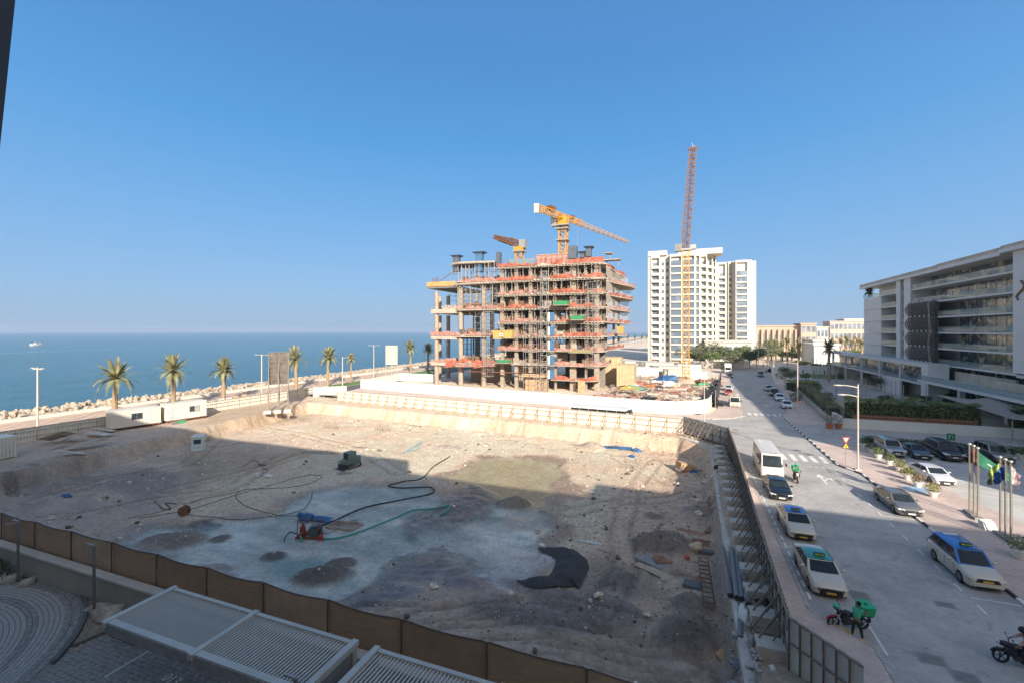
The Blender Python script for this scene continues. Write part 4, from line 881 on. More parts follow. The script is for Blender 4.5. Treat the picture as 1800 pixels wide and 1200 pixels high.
m = MB(M_CR); m.cbox(Vector((0,0,zt+2.2))-d*6, (1.4,2.6,1.0), Matrix.Rotation(-.3,3,'Z')); m.cbox(Vector((0,0,zt+2.0))+d*5, (1.0,1.6,.7), Matrix.Rotation(-.3,3,'Z')); m.build('winch', ck)
m = MB(M_METAL); c = Vector((0,0,zt+.8))+d*8; m.bar(c, Vector((c.x,c.y,3)), .06); m.bar((c.x,c.y,3.6),(c.x,c.y,2.6),.4); m.build('hook_rope', ck)
sp = PY(913, 455, 135); ck = thing('tower_crane', 'small crane with lowered red jib at the left of the unfinished roof', 'crane', (sp.x,135,ZK[8]))
f_ = lambda u, v, dY=0: PY(u, v, 135+dY)-Vector((sp.x,135,ZK[8]))
m = MB(M_CY); lattice(m, (0,0,-4), (0,0,f_(913,437).z), 1.9, 1.9, 5, .2); m.build('mast', ck)
zz = f_(913,437).z; MB(M_METAL).box(-2,-1.6,zz-1.2,2,1.6,zz-.8).build('collar', ck); MB(M_METAL).box(.2,-1.2,zz,2.2,1.2,zz+2.6).build('machinery', ck)
m = MB(M_CR); lattice(m, (.6,0,zz+1.2), f_(898,424.5), 1.6, 1.9, 4, .22); lattice(m, f_(898,424.5), f_(869,417), 1.5, 1.1, 8, .2); lattice(m, f_(900,430), f_(876,422), .8, .5, 5, .14); m.build('jib', ck)
m = MB(M_CY); m.box(-1.5,-1.3,zz-.7,1.5,1.3,zz+.4); m.build('slewing_ring', ck)
# ---------------- rocks and shore ----------------
M_ROCK = M('armour_rock', (.36,.30,.235), .95, var=.25, scale=1.2, bmp=.5, bs=5, world=True)
rg = random.Random(11); rk = [MB(M_ROCK).blob((0,0,0), (1,.8,.7), s, 6, 4, .35).mesh('rock') for s in range(8)]
rev = bpy.data.objects.new('rock_revetment', None); col.objects.link(rev); rev['kind'] = 'structure'
mm = MB(M_ROCK); nrock = 0
y = 20.0
while y < 1100:
    st = 1.0 if y < 330 else 4.0
    for j, (x, z) in enumerate(((-105.9,.1),(-106.9,.35),(-108,.6),(-109.2,.75),(-110.4,.6),(-111.6,.2),(-112.8,-.4),(-114.2,-1.2),(-116,-2.3))):
        xx = x+rg.uniform(-.5,.5); yy = y+rg.uniform(-.5,.5)*st; zz = z+rg.uniform(-.3,.25); sc_ = rg.uniform(.75,1.25)*(1.0 if y < 330 else 1.8)
        if y < 82 and j < 6 and nrock < 290:
            o = link('rock', rk[rg.randrange(8)], rev, (xx, yy, zz), (rg.uniform(0,6),rg.uniform(0,6),rg.uniform(0,6))); o.scale = (sc_*.62,sc_*.62,sc_*.5); nrock += 1
        else: mm.blob((xx,yy,zz), (sc_*.62,sc_*.75*st,sc_*.42), rg.random()*50, 5, 3, .35)
    y += st
mm.build('rock_armour', rev)['kind'] = 'stuff'
MB(M_ROCK).prism([(-105,-60),(-117,-60),(-117,1200),(-105,1200)], -4, -2.6).build('rock_berm', kind='structure')
m = MB(M_ROCK); m.loft([[(-105.3,y,.1),(-108.5,y,.55),(-110.6,y,.45),(-117,y,-3.4)] for y in (-60,1200)], closed=False); m.build('rock_core', kind='structure')
# ---------------- hoardings round the pit ----------------
M_SHEETW = M('white_sheet', (.62,.57,.50), .6, .1, var=.06, scale=.5, dirt=.18); M_SHEETG = M('grey_sheet', (.46,.44,.41), .65, .1, var=.12, scale=.6, dirt=.3)
def corrug(w_, h_, mt, pitch=.3, dep=.05):
    m = MB(mt); n = int(w_/pitch)*2; vs = []; 
    for i in range(n+1):
        x = w_*i/n; yy = dep if (i//1) % 2 else 0; vs += [(x,yy,0),(x,yy,h_)]
    fs = [(2*i,2*i+2,2*i+3,2*i+1) for i in range(n)]; m.add(vs, fs); return m.mesh('panel')
def hoarding(label, pts, z0, h_, panel, mt, inside, brace=True, step=None, railw=.07, post_mt=None, cat='hoarding', gapz=0):
    """panels with rails, posts and raking braces on the side given by inside (+1 = left of travel)"""
    post_mt = post_mt or M_BROWNMET
    t = thing('site_hoarding', label, cat, (pts[0][0], pts[0][1], z0)); pm = {}; o = Vector((pts[0][0], pts[0][1], 0))
    for (x0,y0),(x1,y1) in zip(pts[:-1], pts[1:]):
        d = math.hypot(x1-x0,y1-y0); a = math.atan2(y1-y0,x1-x0); n = max(1, round(d/panel)); w_ = d/n
        nx_, ny_ = -math.sin(a)*inside, math.cos(a)*inside
        key = round(w_,3)
        if key not in pm:
            pm[key] = corrug(w_-.03, h_, mt); f = MB(post_mt); s_ = inside*.07
            pw = .04 if brace else .018; f.box(-pw,min(s_,0)-.01,0,pw,max(s_,0)+.01,h_-.02); pm[(key,'p')] = f.mesh('post')
            f = MB(post_mt); e = inside
            if brace: f.bar((0,e*.1,h_*.86),(0,e*1.35,.05),.07); f.bar((0,e*.1,h_*.45),(0,e*.8,.05),.05); f.bar((0,e*.1,.1),(0,e*1.35,.06),.06); f.bar((0,e*1.3,0),(0,e*1.3,.5),.06)
            pm[(key,'b')] = f.mesh('brace') if brace else None
            f = MB(post_mt)
            f.box(0,min(e*.03,e*.1),-.03,w_,max(e*.03,e*.1),.03)
            pm[(key,'r')] = f.mesh('rail')
        for i in range(n):
            p = (x0+(x1-x0)*i/n-o.x, y0+(y1-y0)*i/n-o.y, 0)
            link('panel', pm[key], t, p, a); [link('rail', pm[(key,'r')], t, (p[0],p[1],zz), a) for zz in ((h_*.36, h_*.72, h_-.05) if brace or panel > 1 else (h_*.55, h_-.03))]; link('post', pm[(key,'p')], t, p, a)
            if brace: link('brace', pm[(key,'b')], t, (p[0]+nx_*.0, p[1]+ny_*.0, 0), a)
    return t
hoarding('white sheet hoarding with raking braces along the far edge of the pit', [(-72.5,81.0),(-36,77.2),(-.2,73.2)], LEDGE, 2.3, 2.4, M_SHEETW, -1, post_mt=M('sandy_steel', (.36,.27,.19), .8, .2, var=.2))
hoarding('grey ribbed hoarding stretch at the far right corner of the pit', [(-.2,73.2),(5.3,66.4)], -.1, 2.35, 1.4, M_SHEETG, -1, post_mt=M_BROWNMET)
hoarding('long brown braced hoarding between the pit and the street pavement', [(5.3,66.4),(5.1,52),(4.6,36),(4.3,23.2)], -.05, 2.5, 1.2, M_SHEETG, -1)
t = hoarding('panelled grey hoarding stretch nearest the viewpoint beside the bulging pavement', [(4.3,23.2),(6.3,20.75)], -.05, 2.45, .52, M('near_sheet', (.58,.55,.50), .65, .1, var=.1, scale=.8, dirt=.25), -1, brace=False)
hoarding('white sheet hoarding along the coast side of the pit behind the cabins', [(-86,20),(-85.5,50),(-84.3,81),(-83.9,90)], LEDGE, 2.0, 2.4, M_SHEETW, -1, brace=False, post_mt=M_METAL)
hoarding('short white hoarding return beside the far left corner gate', [(-82.0,83.5),(-76.5,88.5)], LEDGE, 2.3, 2.4, M_SHEETW, -1, brace=False, post_mt=M_METAL)
# concrete kentledge blocks under the street-side braces
for i in range(17):
    y = 24.2+i*2.45; g = MB(M_CONC).cbox((0,0,.32), (1.25,.95,.7), Matrix.Rotation(.05*(i % 3),3,'Z'))
    ng = 'nearest the viewpoint' if i == 0 else f'number {i+1} in the row counted from the near hoarding corner'
    tag(g.build('concrete_block', loc=(3.72+.3*(y-23)/43, y, -.2)), f'{ORD[i]} concrete ballast block along the street hoarding, counted from the viewpoint', 'block', 'ballast blocks along the street hoarding')
# capping beam along the street side with its return
m = MB(M_CONC); m.prism([(2.3,15.6),(3.25,15.6),(3.9,66.6),(2.95,66.2)], -3.1, -.22); m.build('capping_beam', kind='structure')
m = MB(M_CONC); m.prism([(2.9,66.25),(3.7,66.8),(.2,70.6),(-1.2,70.6)], -1.25, -.3); m.build('capping_beam', kind='structure')
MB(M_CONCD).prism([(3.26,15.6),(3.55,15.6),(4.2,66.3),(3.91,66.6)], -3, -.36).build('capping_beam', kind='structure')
rg = random.Random(4)
# ---------------- site cabins ----------------
M_CAB = M('cabin_cream', (.63,.60,.54), .55, .1, var=.06, scale=.8, dirt=.3)
def cabin(label, a, c, win, door=None, h_=2.65, dep=2.45, name='site_cabin'):
    a, c = Vector(a), Vector(c); L = (c-a).length; rz = math.atan2(c.y-a.y, c.x-a.x); t = thing(name, label, 'cabin', a, rz)
    MB(M_CAB).box(.06,.06,.1,L-.06,dep-.06,h_-.08).build('wall', t)
    rb = MB(M_CAB).box(0,0,0,.14,.06,h_-.25).mesh('wall_rib'); 
    for i in range(int(L/.32)):
        x = .16+i*.32
        if win[0]-.2 < x < win[1]+.1 or (door and door-.15 < x < door+.95): continue
        link('wall_rib', rb, t, (x, 0, .12))
    for yy in range(7): MB(M_CAB).box(0,.2+yy*.33,.12,.06,.34+yy*.33,h_-.14).build('wall_rib', t)
    MB(M_CAB).box(-.03,-.03,h_-.12,L+.03,dep+.03,h_).build('roof', t); MB(M_CAB).box(-.03,-.03,0,L+.03,dep+.03,.11).build('base_frame', t)
    f = MB(M_METAL).box(win[0],-.03,1.0,win[1],.05,2.0).build('window', t); MB(M_GLASS).box(win[0]+.06,-.05,1.06,(win[0]+win[1])/2-.03,-.031,1.94).build('pane', f); MB(M_GLASS if win[2] else M('dusty_pane',(.33,.32,.29),.4)).box((win[0]+win[1])/2+.03,-.05,1.06,win[1]-.06,-.031,1.94).build('pane', f)
    if door is not None:
        MB(M('door_grey', (.42,.45,.46), .5)).box(door,-.04,.12,door+.85,.05,2.2).build('door', t)
    for x in (.4,L/2,L-.5): MB(M('red_skid', (.22,.05,.035), .7, .2, var=.3)).box(x,.1,-.42,x+.16,dep-.1,-.001).build('skid', t)
    MB(M('red_skid')if 0 else M_RUST).box(.1,.1,-.2,L-.1,.2,-.002).build('skid', t)
    return t
c1 = (-82.3,43.3,.05); c2 = (-80.9,49.6,.05)
cabin('ribbed white site cabin in shade, left one of the joined pair', c1, c2, (4.0*.62,4.0*.62+1.45,True), None)
cabin('ribbed white site cabin partly in sun, right one of the joined pair', (-80.75,50.3,.1), (-79.6,56.3,.1), (3.4,5.0,False), .1, 2.75)
t = thing('cabin_steps', 'small steel steps with green sheet in front of the cabin door', 'steps', (-79.9,50.2,-.4), 1.4)
for i in range(3): MB(M_METAL).box(0,-.35-.3*i,.38-.14*i,1.1,-.08-.3*i,.42-.14*i).build('step', t)
MB(M_METAL).bar((0,-.1,.4),(0,-1,1.0),.04).build('handrail', t); MB(M_GBIN).cbox((1.6,-.5,.25),(1.1,.3,.5)).build('green_sheet', t)
# small guard booth standing at the foot of the slope
pb_ = onpit(336,793); t = thing('guard_booth', 'small pale blue guard booth standing tilted on the pit floor', 'booth', pb_, .75)
MB(M('booth_blue', (.42,.52,.55), .6, var=.15, dirt=.3)).box(0,0,0,1.5,1.9,2.0).build('wall', t); MB(M_WHITE).box(-.08,-.08,2.0,1.58,1.98,2.14).build('roof', t)
MB(M_GLASS).box(.3,-.04,1.05,1.2,.01,1.7).build('window', t); MB(M_WHITE).box(1.49,.2,.05,1.54,.95,1.9).build('door', t); MB(M_GLASS).box(1.49,1.05,1.0,1.55,1.6,1.7).build('window', t)
# pale container end at the left edge and the heap of panels
p = G(0,812,LEDGE); t = thing('storage_container', 'weathered pale storage container cut off by the left edge', 'container', (-76.6,18,LEDGE), 0)
MB(M('container_pale', (.52,.51,.48), .6, var=.12, scale=.6, dirt=.5)).box(-2.4,0,.1,0,12.5,2.55).build('wall', t)
rb = MB(M('container_pale')if 0 else M_CAB).box(0,0,.15,.05,.12,2.4).mesh('wall_rib')
for i in range(38): link('wall_rib', rb, t, (.0,.1+i*.33,0))
MB(M_WHITE).box(-2.45,-.05,2.55,.05,12.55,2.66).build('roof', t)
rg = random.Random(5)
M_SHT = M('scrap_sheet', (.47,.45,.41), .7, .1, var=.2, scale=.7, dirt=.4)
for i, (u, v, L, W, rz, tl) in enumerate(((90,775,3.4,2.2,.5,.35),(112,790,4.2,2.0,1.2,.15),(82,790,2.5,1.2,2.0,.5),(120,772,3.0,1.4,.2,.2),(165,763,3.6,1.7,.25,.05),(172,757,3.0,1.5,.4,.12),(100,800,2.8,1.2,.9,.1),(150,775,2.2,1.0,1.5,.1))):
    p = G(u, v, LEDGE+.1); s_ = corrug(L, W, M_SHT); o = link('scrap_sheet', s_, None, (p.x,p.y,LEDGE+.15+.12*i), (math.pi/2-tl, .1*i-.3, rz))
    tag(o, ['large tilted scrap sheet at the left of the heap by the container','wide scrap sheet lying in the middle of the heap by the container','small steep scrap sheet nearest the container','long narrow scrap sheet at the back of the heap by the container','long flat sheet lying just left of the cabins','upper flat sheet stacked at the left end of the cabins','low scrap sheet at the front of the heap by the container','small scrap sheet between the heap and the flat stack'][i], 'sheet', 'scrap sheets heaped behind the pit')
for i, (u, v) in enumerate(((362,727),(378,723),(395,718),(408,716),(420,713),(435,709))):
    p = G(u, v, LEDGE); o = link('leaning_panel', corrug(1.2, 2.0, M_SHEETW if i < 4 else M_WOOD), None, (p.x-1.2,p.y,LEDGE), (-.35,0,1.5)); tag(o, f'{ORD[i]} loose sheet leaning on the coast hoarding right of the cabins', 'sheet', 'sheets leaning on the coast hoarding')
# ---------------- billboards ----------------
def billboard(label, pl, pr, vt, vb, z0, mt, slats, thick=.25, frame=M_BROWNMET, props=True, back=False):
    Y = pl[2]; a = PY(pl[0], vb, Y); c = PY(pr[0], vb, Y+pr[2]); top = PY(pl[0], vt, Y).z; t = thing('billboard', label, 'billboard', (a.x, Y, z0))
    d = Vector((c.x-a.x, pr[2], 0)); rz = math.atan2(d.y, d.x); W = d.length; t.rotation_euler = (0,0,rz); zb = a.z-z0; zt = top-z0
    n = slats
    for i in range(n):
        z = zb+(zt-zb)*i/n; MB(mt).box(0,0,z+.02,W,.05,z+(zt-zb)/n-.05).build('panel', t)
    for x in (0, W*.5, W-.12): MB(frame).box(x,-.18,0,x+.14,-.01,zt).build('post', t)
    for i in range(n+1): MB(frame).box(0,-.1,zb+(zt-zb)*i/n-.05,W,-.005,zb+(zt-zb)*i/n+.02).build('rail', t)
    if props:
        for x in (.1, W*.5, W-.1): MB(frame).bar((x,-.1,zt*.8),(x,-3.2,.1),.12).build('brace', t); MB(frame).bar((x,-.1,zt*.45),(x,-2.0,.1),.1).build('brace', t); MB(M_CONC).box(x-.6,-3.6,-.1,x+.6,-2.6,.5).build('ballast', t)
    return t
billboard('tall dark billboard back on braced legs behind the coast hoarding', (472,0,66), (508,0,2.5), 619, 675, LEDGE, M('sooty_board', (.11,.095,.08), .85, var=.4, scale=.8), 7)
billboard('pale slatted billboard back standing beyond the pit corner', (678,0,112), (699,0,1), 607, 640, 0, M('pale_slat', (.50,.44,.37), .8, var=.1), 12, props=False, frame=M('pale_steel_prop'))
# ---------------- construction wall of the next site ----------------
t = thing('boundary_wall', 'smooth white site wall curving round the unfinished building plot', 'wall', (-80,98,0)); nn = 0
pts = [(-80,98),(-60,94.7),(-40,91.6),(-20,88.6),(-4,86.6)]+[(-4+ 8.6*math.sin(a), 96.2-9.6*math.cos(a)) for a in (R(15),R(32),R(50),R(70),R(90))]+[(5.4,104)]
for (x0,y0),(x1,y1) in zip(pts[:-1],pts[1:]):
    d = math.hypot(x1-x0,y1-y0); n = max(1,round(d/2.5)); a = math.atan2(y1-y0,x1-x0); pm = MB(M_WHITE).box(.004,0,0,d/n-.004,.14,2.45).mesh('panel')
    for i in range(n): link('panel', pm, t, (x0+(x1-x0)*i/n+80, y0+(y1-y0)*i/n-98, 0), a)
a_ = [(-80,98),(-82,118),(-70,119)]
for (x0,y0),(x1,y1) in zip(a_[:-1],a_[1:]):
    d = math.hypot(x1-x0,y1-y0); a = math.atan2(y1-y0,x1-x0); MB(M_WHITE).box(0,0,0,d,.14,2.2).build('panel', t, (x0+80,y0-98,0), a)
t = thing('debris_netting_fence', 'black sagging netting fence along the street side of the debris yard', 'fence', (5.5,100,0))
M_BNET = M('black_netting', (.045,.045,.05), .8, var=.4, scale=1.2, bmp=.6, bs=3)
pp = [(5.5,98),(6.0,104),(6.8,112),(7.4,120),(8.2,130),(9.0,140),(9.8,150)]
for i, ((x0,y0),(x1,y1)) in enumerate(zip(pp[:-1],pp[1:])):
    m = MB(M_BNET); vs = []; fs = []
    for q in range(9):
        for j in range(5): tt = q/8; vs.append((x0+(x1-x0)*tt-5.5+.35*math.sin(q*2.3+j+i), y0+(y1-y0)*tt-100, (3.4 if i < 3 else 2.6)*j/4*(1-.12*math.sin(q/8*math.pi))))
    for q in range(8):
        for j in range(4): k = q*5+j; fs.append((k,k+5,k+6,k+1))
    m.add(vs, fs).build('netting', t); MB(M_METAL).bar((x0-5.5,y0-100,0),(x0-5.5,y0-100,3.5),.08).build('post', t)
# ---------------- own grounds at the lower left ----------------
M_PAVD = M('dark_paver', (.26,.24,.22), .8, var=.35, scale=5, world=True); M_PAVM = M('cobble_grey', (.36,.335,.31), .8, var=.15, scale=5, world=True)
M_JOINT = M('paver_joint', (.23,.215,.20), .95); M_OWALL = M('grey_render_wall', (.33,.295,.255), .9, var=.08, scale=.8, dirt=.2)
MB(M_JOINT).poly([(-60,-2,-.02),(3,-2,-.02),(3,15.6,-.02),(-60,15.6,-.02)]).build('yard_base', kind='structure')
rg = random.Random(21); CX, CY = -34.5, 6.0
def dep(x, y): return -x*SN+y*CS
m = MB(M_PAVD)
y = 8.0; row = 0
while y < 14.6:
    x = -29.5+(row % 2)*.15
    while x < -2:
        if dep(x,y) > 18.2 and math.hypot(x-CX,y-CY) > 9.75 and not (x < -27.2 and y > 12.0+.9*(x+29)): m.box(x,y,-.02,x+.285,y+.19,rg.uniform(0,.010))
        x += .3
    y += .205; row += 1
m.build('parking_pavers')['kind'] = 'stuff'
m = MB(M_PAVM); m2 = MB(M_PAVD)
r_ = 3.4; row = 0
while r_ < 9.62:
    n = int(2*math.pi*r_/.26); mm = m2 if (r_ > 8.95 or 7.55 < r_ < 7.95) else m
    wd = .19 if r_ < 8.95 else .3
    for i in range(n):
        a = 2*math.pi*(i+.5*(row % 2))/n; x = CX+math.cos(a)*r_; y = CY+math.sin(a)*r_
        if dep(x,y) > 18.2 and y > 5: mm.cbox((x,y,.0),(wd-.018,.245,.03+rg.uniform(0,.012)),Matrix.Rotation(a,3,'Z'))
    r_ += wd+.012; row += 1
m.build('cobble_rings')['kind'] = 'stuff'; m2.build('dark_cobble_bands')['kind'] = 'stuff'
kc = M('dark_kerb', (.12,.12,.12), .7, var=.2, scale=3); n = 40; root = bpy.data.objects.new('island_kerb', None); col.objects.link(root); root['kind'] = 'structure'
for i in range(n):
    a = R(38+i*2.8); km = MB(kc).cbox((9.75,0,.07),(.16,.465,.16)).mesh('kerb_stone') if i == 0 else km
    link('kerb_stone', km, root, (CX,CY,0), a)
for i in range(5):
    p0 = Vector((-27.15,12.75,0)).lerp(Vector((-26.6,15.2,0)), i/5); link('kerb_stone', MB(kc).box(0,0,0,.5,.12,.13).mesh('kerb_stone'), root, p0, R(77))
# gravel bed with stones, boulders, bush
m = MB(M('gravel_tan', (.46,.36,.26), .9, var=.4, scale=8, world=True)); bed = [(-60,15.3),(-27.0,15.3),(-26.7,14.6),(-27.2,13.0),(-27.5,12.9)]
for i in range(5200):
    a = R(rg.uniform(40,150)); rr = rg.uniform(9.86,13); x = CX+math.cos(a)*rr; y = CY+math.sin(a)*rr
    if y < 15.28 and x < -26.75 and y > 12.6: m.cbox((x,y,.0),(rg.uniform(.04,.10),rg.uniform(.04,.09),.07),Matrix.Rotation(rg.uniform(0,3),3,'Z'),.7)
m.build('gravel_bed')['kind'] = 'stuff'
M_BOULD = M('pale_boulder', (.42,.36,.31), .9, var=.3, scale=2, bmp=.6, bs=7, world=True)
for i, (u, v, a, lab) in enumerate(((188,1085,(1.0,.45,.45),'long pale boulder beside the canopy corner in the gravel bed'),(205,1070,(.75,.4,.4),'pale boulder against the grey wall left of the canopy'),(172,1068,(.6,.4,.3),'reddish boulder behind the second thin lamp post'),(22,1017,(.6,.35,.3),'pale boulder in front of the low bush by the wall'),(52,1006,(.5,.35,.3),'smaller boulder beside the first thin lamp post'),(66,1016,(.45,.35,.28),'grey boulder right of the first thin lamp post'),(3,1018,(.5,.3,.25),'boulder at the left edge in front of the bush'))):
    p = G(u, v, .1); tag(MB(M_BOULD).blob((0,0,.08), a, i*2+3, 10, 7, .3).build('boulder', loc=(p.x,min(p.y,15.0),0), rz=.4*i, smooth=50), lab, 'boulder', 'boulders in the gravel bed')
m = MB(M_GREEN2); rgl = random.Random(8)
m.leaves((0,0,.45), (2.6,.75,.55), 1800, .07, rgl); p = G(8,985,.6); t = thing('garden_bush', 'low dark green bush against the grey wall at the lower left', 'bush', (p.x-.6,14.7,0)); m.build('foliage', t); MB(M_WOODG).tube((0,0,0),(0,0,.5),.05).build('stem', t)
# wall with brown screen fence
MB(M_OWALL).box(-60,15.35,-.03,2.2,15.65,1.42).build('garden_wall', kind='structure'); MB(M('wall_cap', (.50,.46,.40), .85, var=.1, scale=1)).box(-60,15.27,1.42,2.2,15.78,1.53).build('wall_coping', kind='structure')
M_BMESH = M('brown_mesh', (.36,.24,.155), .9, var=.12, scale=1.5, bmp=.2, bs=90, dirt=.25, stretch=(1,1,6)); M_BPOST = M('brown_post', (.10,.07,.055), .7)
t = thing('screen_fence', 'brown mesh screen fence on top of the grey garden wall facing the pit', 'fence', (-7.1,15.95,0))
k0 = -15
for k in range(-15, 3):
    x = k*3.85; sag = [(-.0)]; n = 10; vs = []; fs = []
    for i in range(n+1):
        tt = i/n; s_ = (.08+.07*abs(math.sin(k*2.7)))*math.sin(math.pi*tt)+.025*math.sin(tt*9+k); 
        for j, zz in enumerate((1.2, 2.2, 3.13-s_)): vs.append((3.85*tt, .03*math.sin(tt*11+k*2)*(j == 1), zz))
    for i in range(n):
        for j in range(2): q = i*3+j; fs.append((q,q+3,q+4,q+1))
    link('mesh_panel', MB((M_BMESH, M('brown_mesh_faded', (.40,.28,.19), .9, var=.16, scale=.9, dirt=.35), M_BMESH, M('brown_mesh_dark', (.31,.20,.13), .9, var=.14, scale=1.3, dirt=.3))[k % 4]).add(vs, fs).mesh('mesh_panel'), t, (x,0,0))
    MB(M_BPOST).tube((x,-.04,0),(x,-.04,3.2),.035,8).build('post', t); MB(M_METAL).blob((x,-.04,3.18),(.13,.05,.05),k,6,4,.3).build('clamp', t)
    link('cable', MB(M_BPOST).path([(3.85*i/n,-.01,3.135-(.08+.07*abs(math.sin(k*2.7)))*math.sin(math.pi*i/n)) for i in range(n+1)], .03, 5).mesh('cable'), t, (x,0,0))
# louvred car canopies
M_CAN = M('canopy_paint', (.50,.465,.42), .5, .1, var=.10, scale=1.2, dirt=.22); M_CAND = M('canopy_fascia', (.26,.25,.245), .6)
slat = MB(M_CAN).box(-.032,0,-.02,.032,2.36,.025).mesh('louvre')
def canopy(label, x0, nb, bw=5.33, z=2.7):
    t = thing('car_canopy', label, 'canopy', (x0,11.95,0))
    for b_ in range(nb):
        o = b_*bw; n = 33
        for i in range(n): link('louvre', slat, t, (o+.28+(bw-.42)*i/(n-1), .16, z-.02), (0,.0,0))
        MB(M_CAN).box(o+.22,-.12,z-.1,o+bw-.06,.15,z+.06).build('beam', t); MB(M_CAN).box(o+.22,2.5,z-.1,o+bw-.06,2.68,z+.06).build('beam', t)
        MB(M_CAND).box(o+.1,-.16,z-.42,o+bw,-.125,z+.02).build('fascia', t)
    for b_ in range(nb+1): MB(M_CAN).box(b_*bw-.06,-.2,z-.14,b_*bw+.2,2.74,z+.09).build('rafter', t)
    for b_ in range(nb+1): MB(M_CAN).box(b_*bw-.03,2.42,0,b_*bw+.17,2.68,z-.15).build('post', t)
    MB(M_CAN).box(nb*bw-.02,-.16,0,nb*bw+.16,.1,z-.15).build('post', t)
    return t
canopy('left louvred car canopy of two bays over the parking row', -22.95, 2); canopy('right louvred car canopy cut off by the bottom edge', -11.25, 2)
MB(M_CAND).box(-12.25,12.1,0,-12.2,14.4,2.5).build('canopy_end_screen', bpy.data.objects['car_canopy'], (22.95,-11.95,0))
markings('parking_line', M_WPAINT, [(-23.55,13.3,H2,2.3,.08),(-18.2,13.1,H2,2.6,.08),(-12.8,12.6,H2,2.6,.08)], .014)
tm = text_mesh('013', .62, M_WPAINT, .002); o = link('bay_number', tm, None, (-20.7,12.9,.016), -.05); o['kind'] = 'structure'; o.name = 'parking_bay_number'
# black spiral bicycle rack
t = [( -26.4+2.2*i/72, 14.0+.12, .0) for i in range(73)]
m = MB(M('black_tube', (.02,.02,.022), .45)); m.path([(2.3*i/90, .36*math.cos(i/90*2*math.pi*4.5), .36+.36*math.sin(i/90*2*math.pi*4.5-.6)) for i in range(91)], .035, 7)
tag(m.build('bicycle_rack', loc=(-26.3,13.9,0), smooth=60), 'black spiral bicycle rack beside the left canopy corner', 'bicycle rack')
M_LPOST = M('lamp_post_grey', (.20,.19,.185), .5, .4)
def thin_lamp(label, x, y, h_, ax, ay=0, arms=1):
    t = thing('thin_lamp_post', label, 'lamp post', (x,y,0)); MB(M_LPOST).box(-.05,-.05,0,.05,.05,h_).build('pole', t)
    MB(M_METAL).box(min(0,ax),-.04,h_-.005,max(0,ax),.04,h_+.07).build('arm', t)
    if arms > 1: MB(M_METAL).bar((0,0,h_-.1),(ax*.8,-.35,h_-.08),.07).build('arm', t)
    return t
thin_lamp('thin lamp post beside the bush, left of the two by the grey wall', -37.4, 14.95, 3.6, -.55, 0, 2)
thin_lamp('thin lamp post rising from the gravel bed with a single arm', -29.2, 14.6, 3.66, -.6)
pz = G(561,1152,3.7); thin_lamp('thin lamp post standing in front of the left canopy end', pz.x, 11.4, 3.62, -.5)

# ---------------- vehicles ----------------
M_TYRE = M('tyre_rubber', (.02,.02,.021), .9); M_RIM = M('alloy_rim', (.42,.42,.43), .35, .8, var=.05); M_BLK = M('black_plastic', (.018,.018,.02), .5, var=.1)
M_CGL = M('car_glass', (.010,.016,.020), .08, var=.35, scale=1.2, c2=(.03,.04,.045)); M_CGL.node_tree.nodes['Principled BSDF'].inputs['Specular IOR Level'].default_value = .28; M_LAMP = M('headlamp_lens', (.62,.64,.66), .12, var=.1); M_RED = M('tail_lamp_red', (.35,.02,.015), .2)
def paint(name, c, metal=.15): return M(name, c, .32, metal, var=.05, scale=.6, coat=.6, dirt=.10)
M_PLW = M('plate_white', (.7,.7,.68), .5); M_PLY = M('plate_amber', (.62,.33,.04), .5)
WH = {}
def wheel_mesh(r, w_):
    k = (round(r,3), w_)
    if k not in WH:
        m = MB(M_TYRE); prof = [(r*.62,-w_/2),(r*.95,-w_/2),(r,-w_*.32),(r,w_*.32),(r*.95,w_/2),(r*.62,w_/2)]
        n = 20; m.loft([[(math.cos(2*math.pi*i/n)*q, z, math.sin(2*math.pi*i/n)*q) for i in range(n)] for q, z in prof], caps=False); m.use(M_BLK)
        m.poly([(math.cos(2*math.pi*i/n)*r*.62, 0, math.sin(2*math.pi*i/n)*r*.62) for i in range(n)])
        rm = MB(M_RIM)
        for s_ in (1,-1):
            for i in range(5):
                a = 2*math.pi*i/5; rm.bar((0,s_*w_*.40,0),(math.cos(a)*r*.60,s_*w_*.46,math.sin(a)*r*.60), r*.16, .03)
        rm.loft([[(math.cos(2*math.pi*i/n)*q, z, math.sin(2*math.pi*i/n)*q) for i in range(n)] for q, z in ((r*.54,-w_*.5),(r*.635,-w_*.5),(r*.635,w_*.5),(r*.54,w_*.5))], caps=False)
        WH[k] = (m.mesh('wheel', 40), rm.mesh('rim', 40))
    return WH[k]
def ip(x, tab):
    if x <= tab[0][0]: return tab[0][1]
    for (a, p), (b_, q) in zip(tab[:-1], tab[1:]):
        if x <= b_: t = (x-a)/(b_-a); return p+(q-p)*t
    return tab[-1][1]
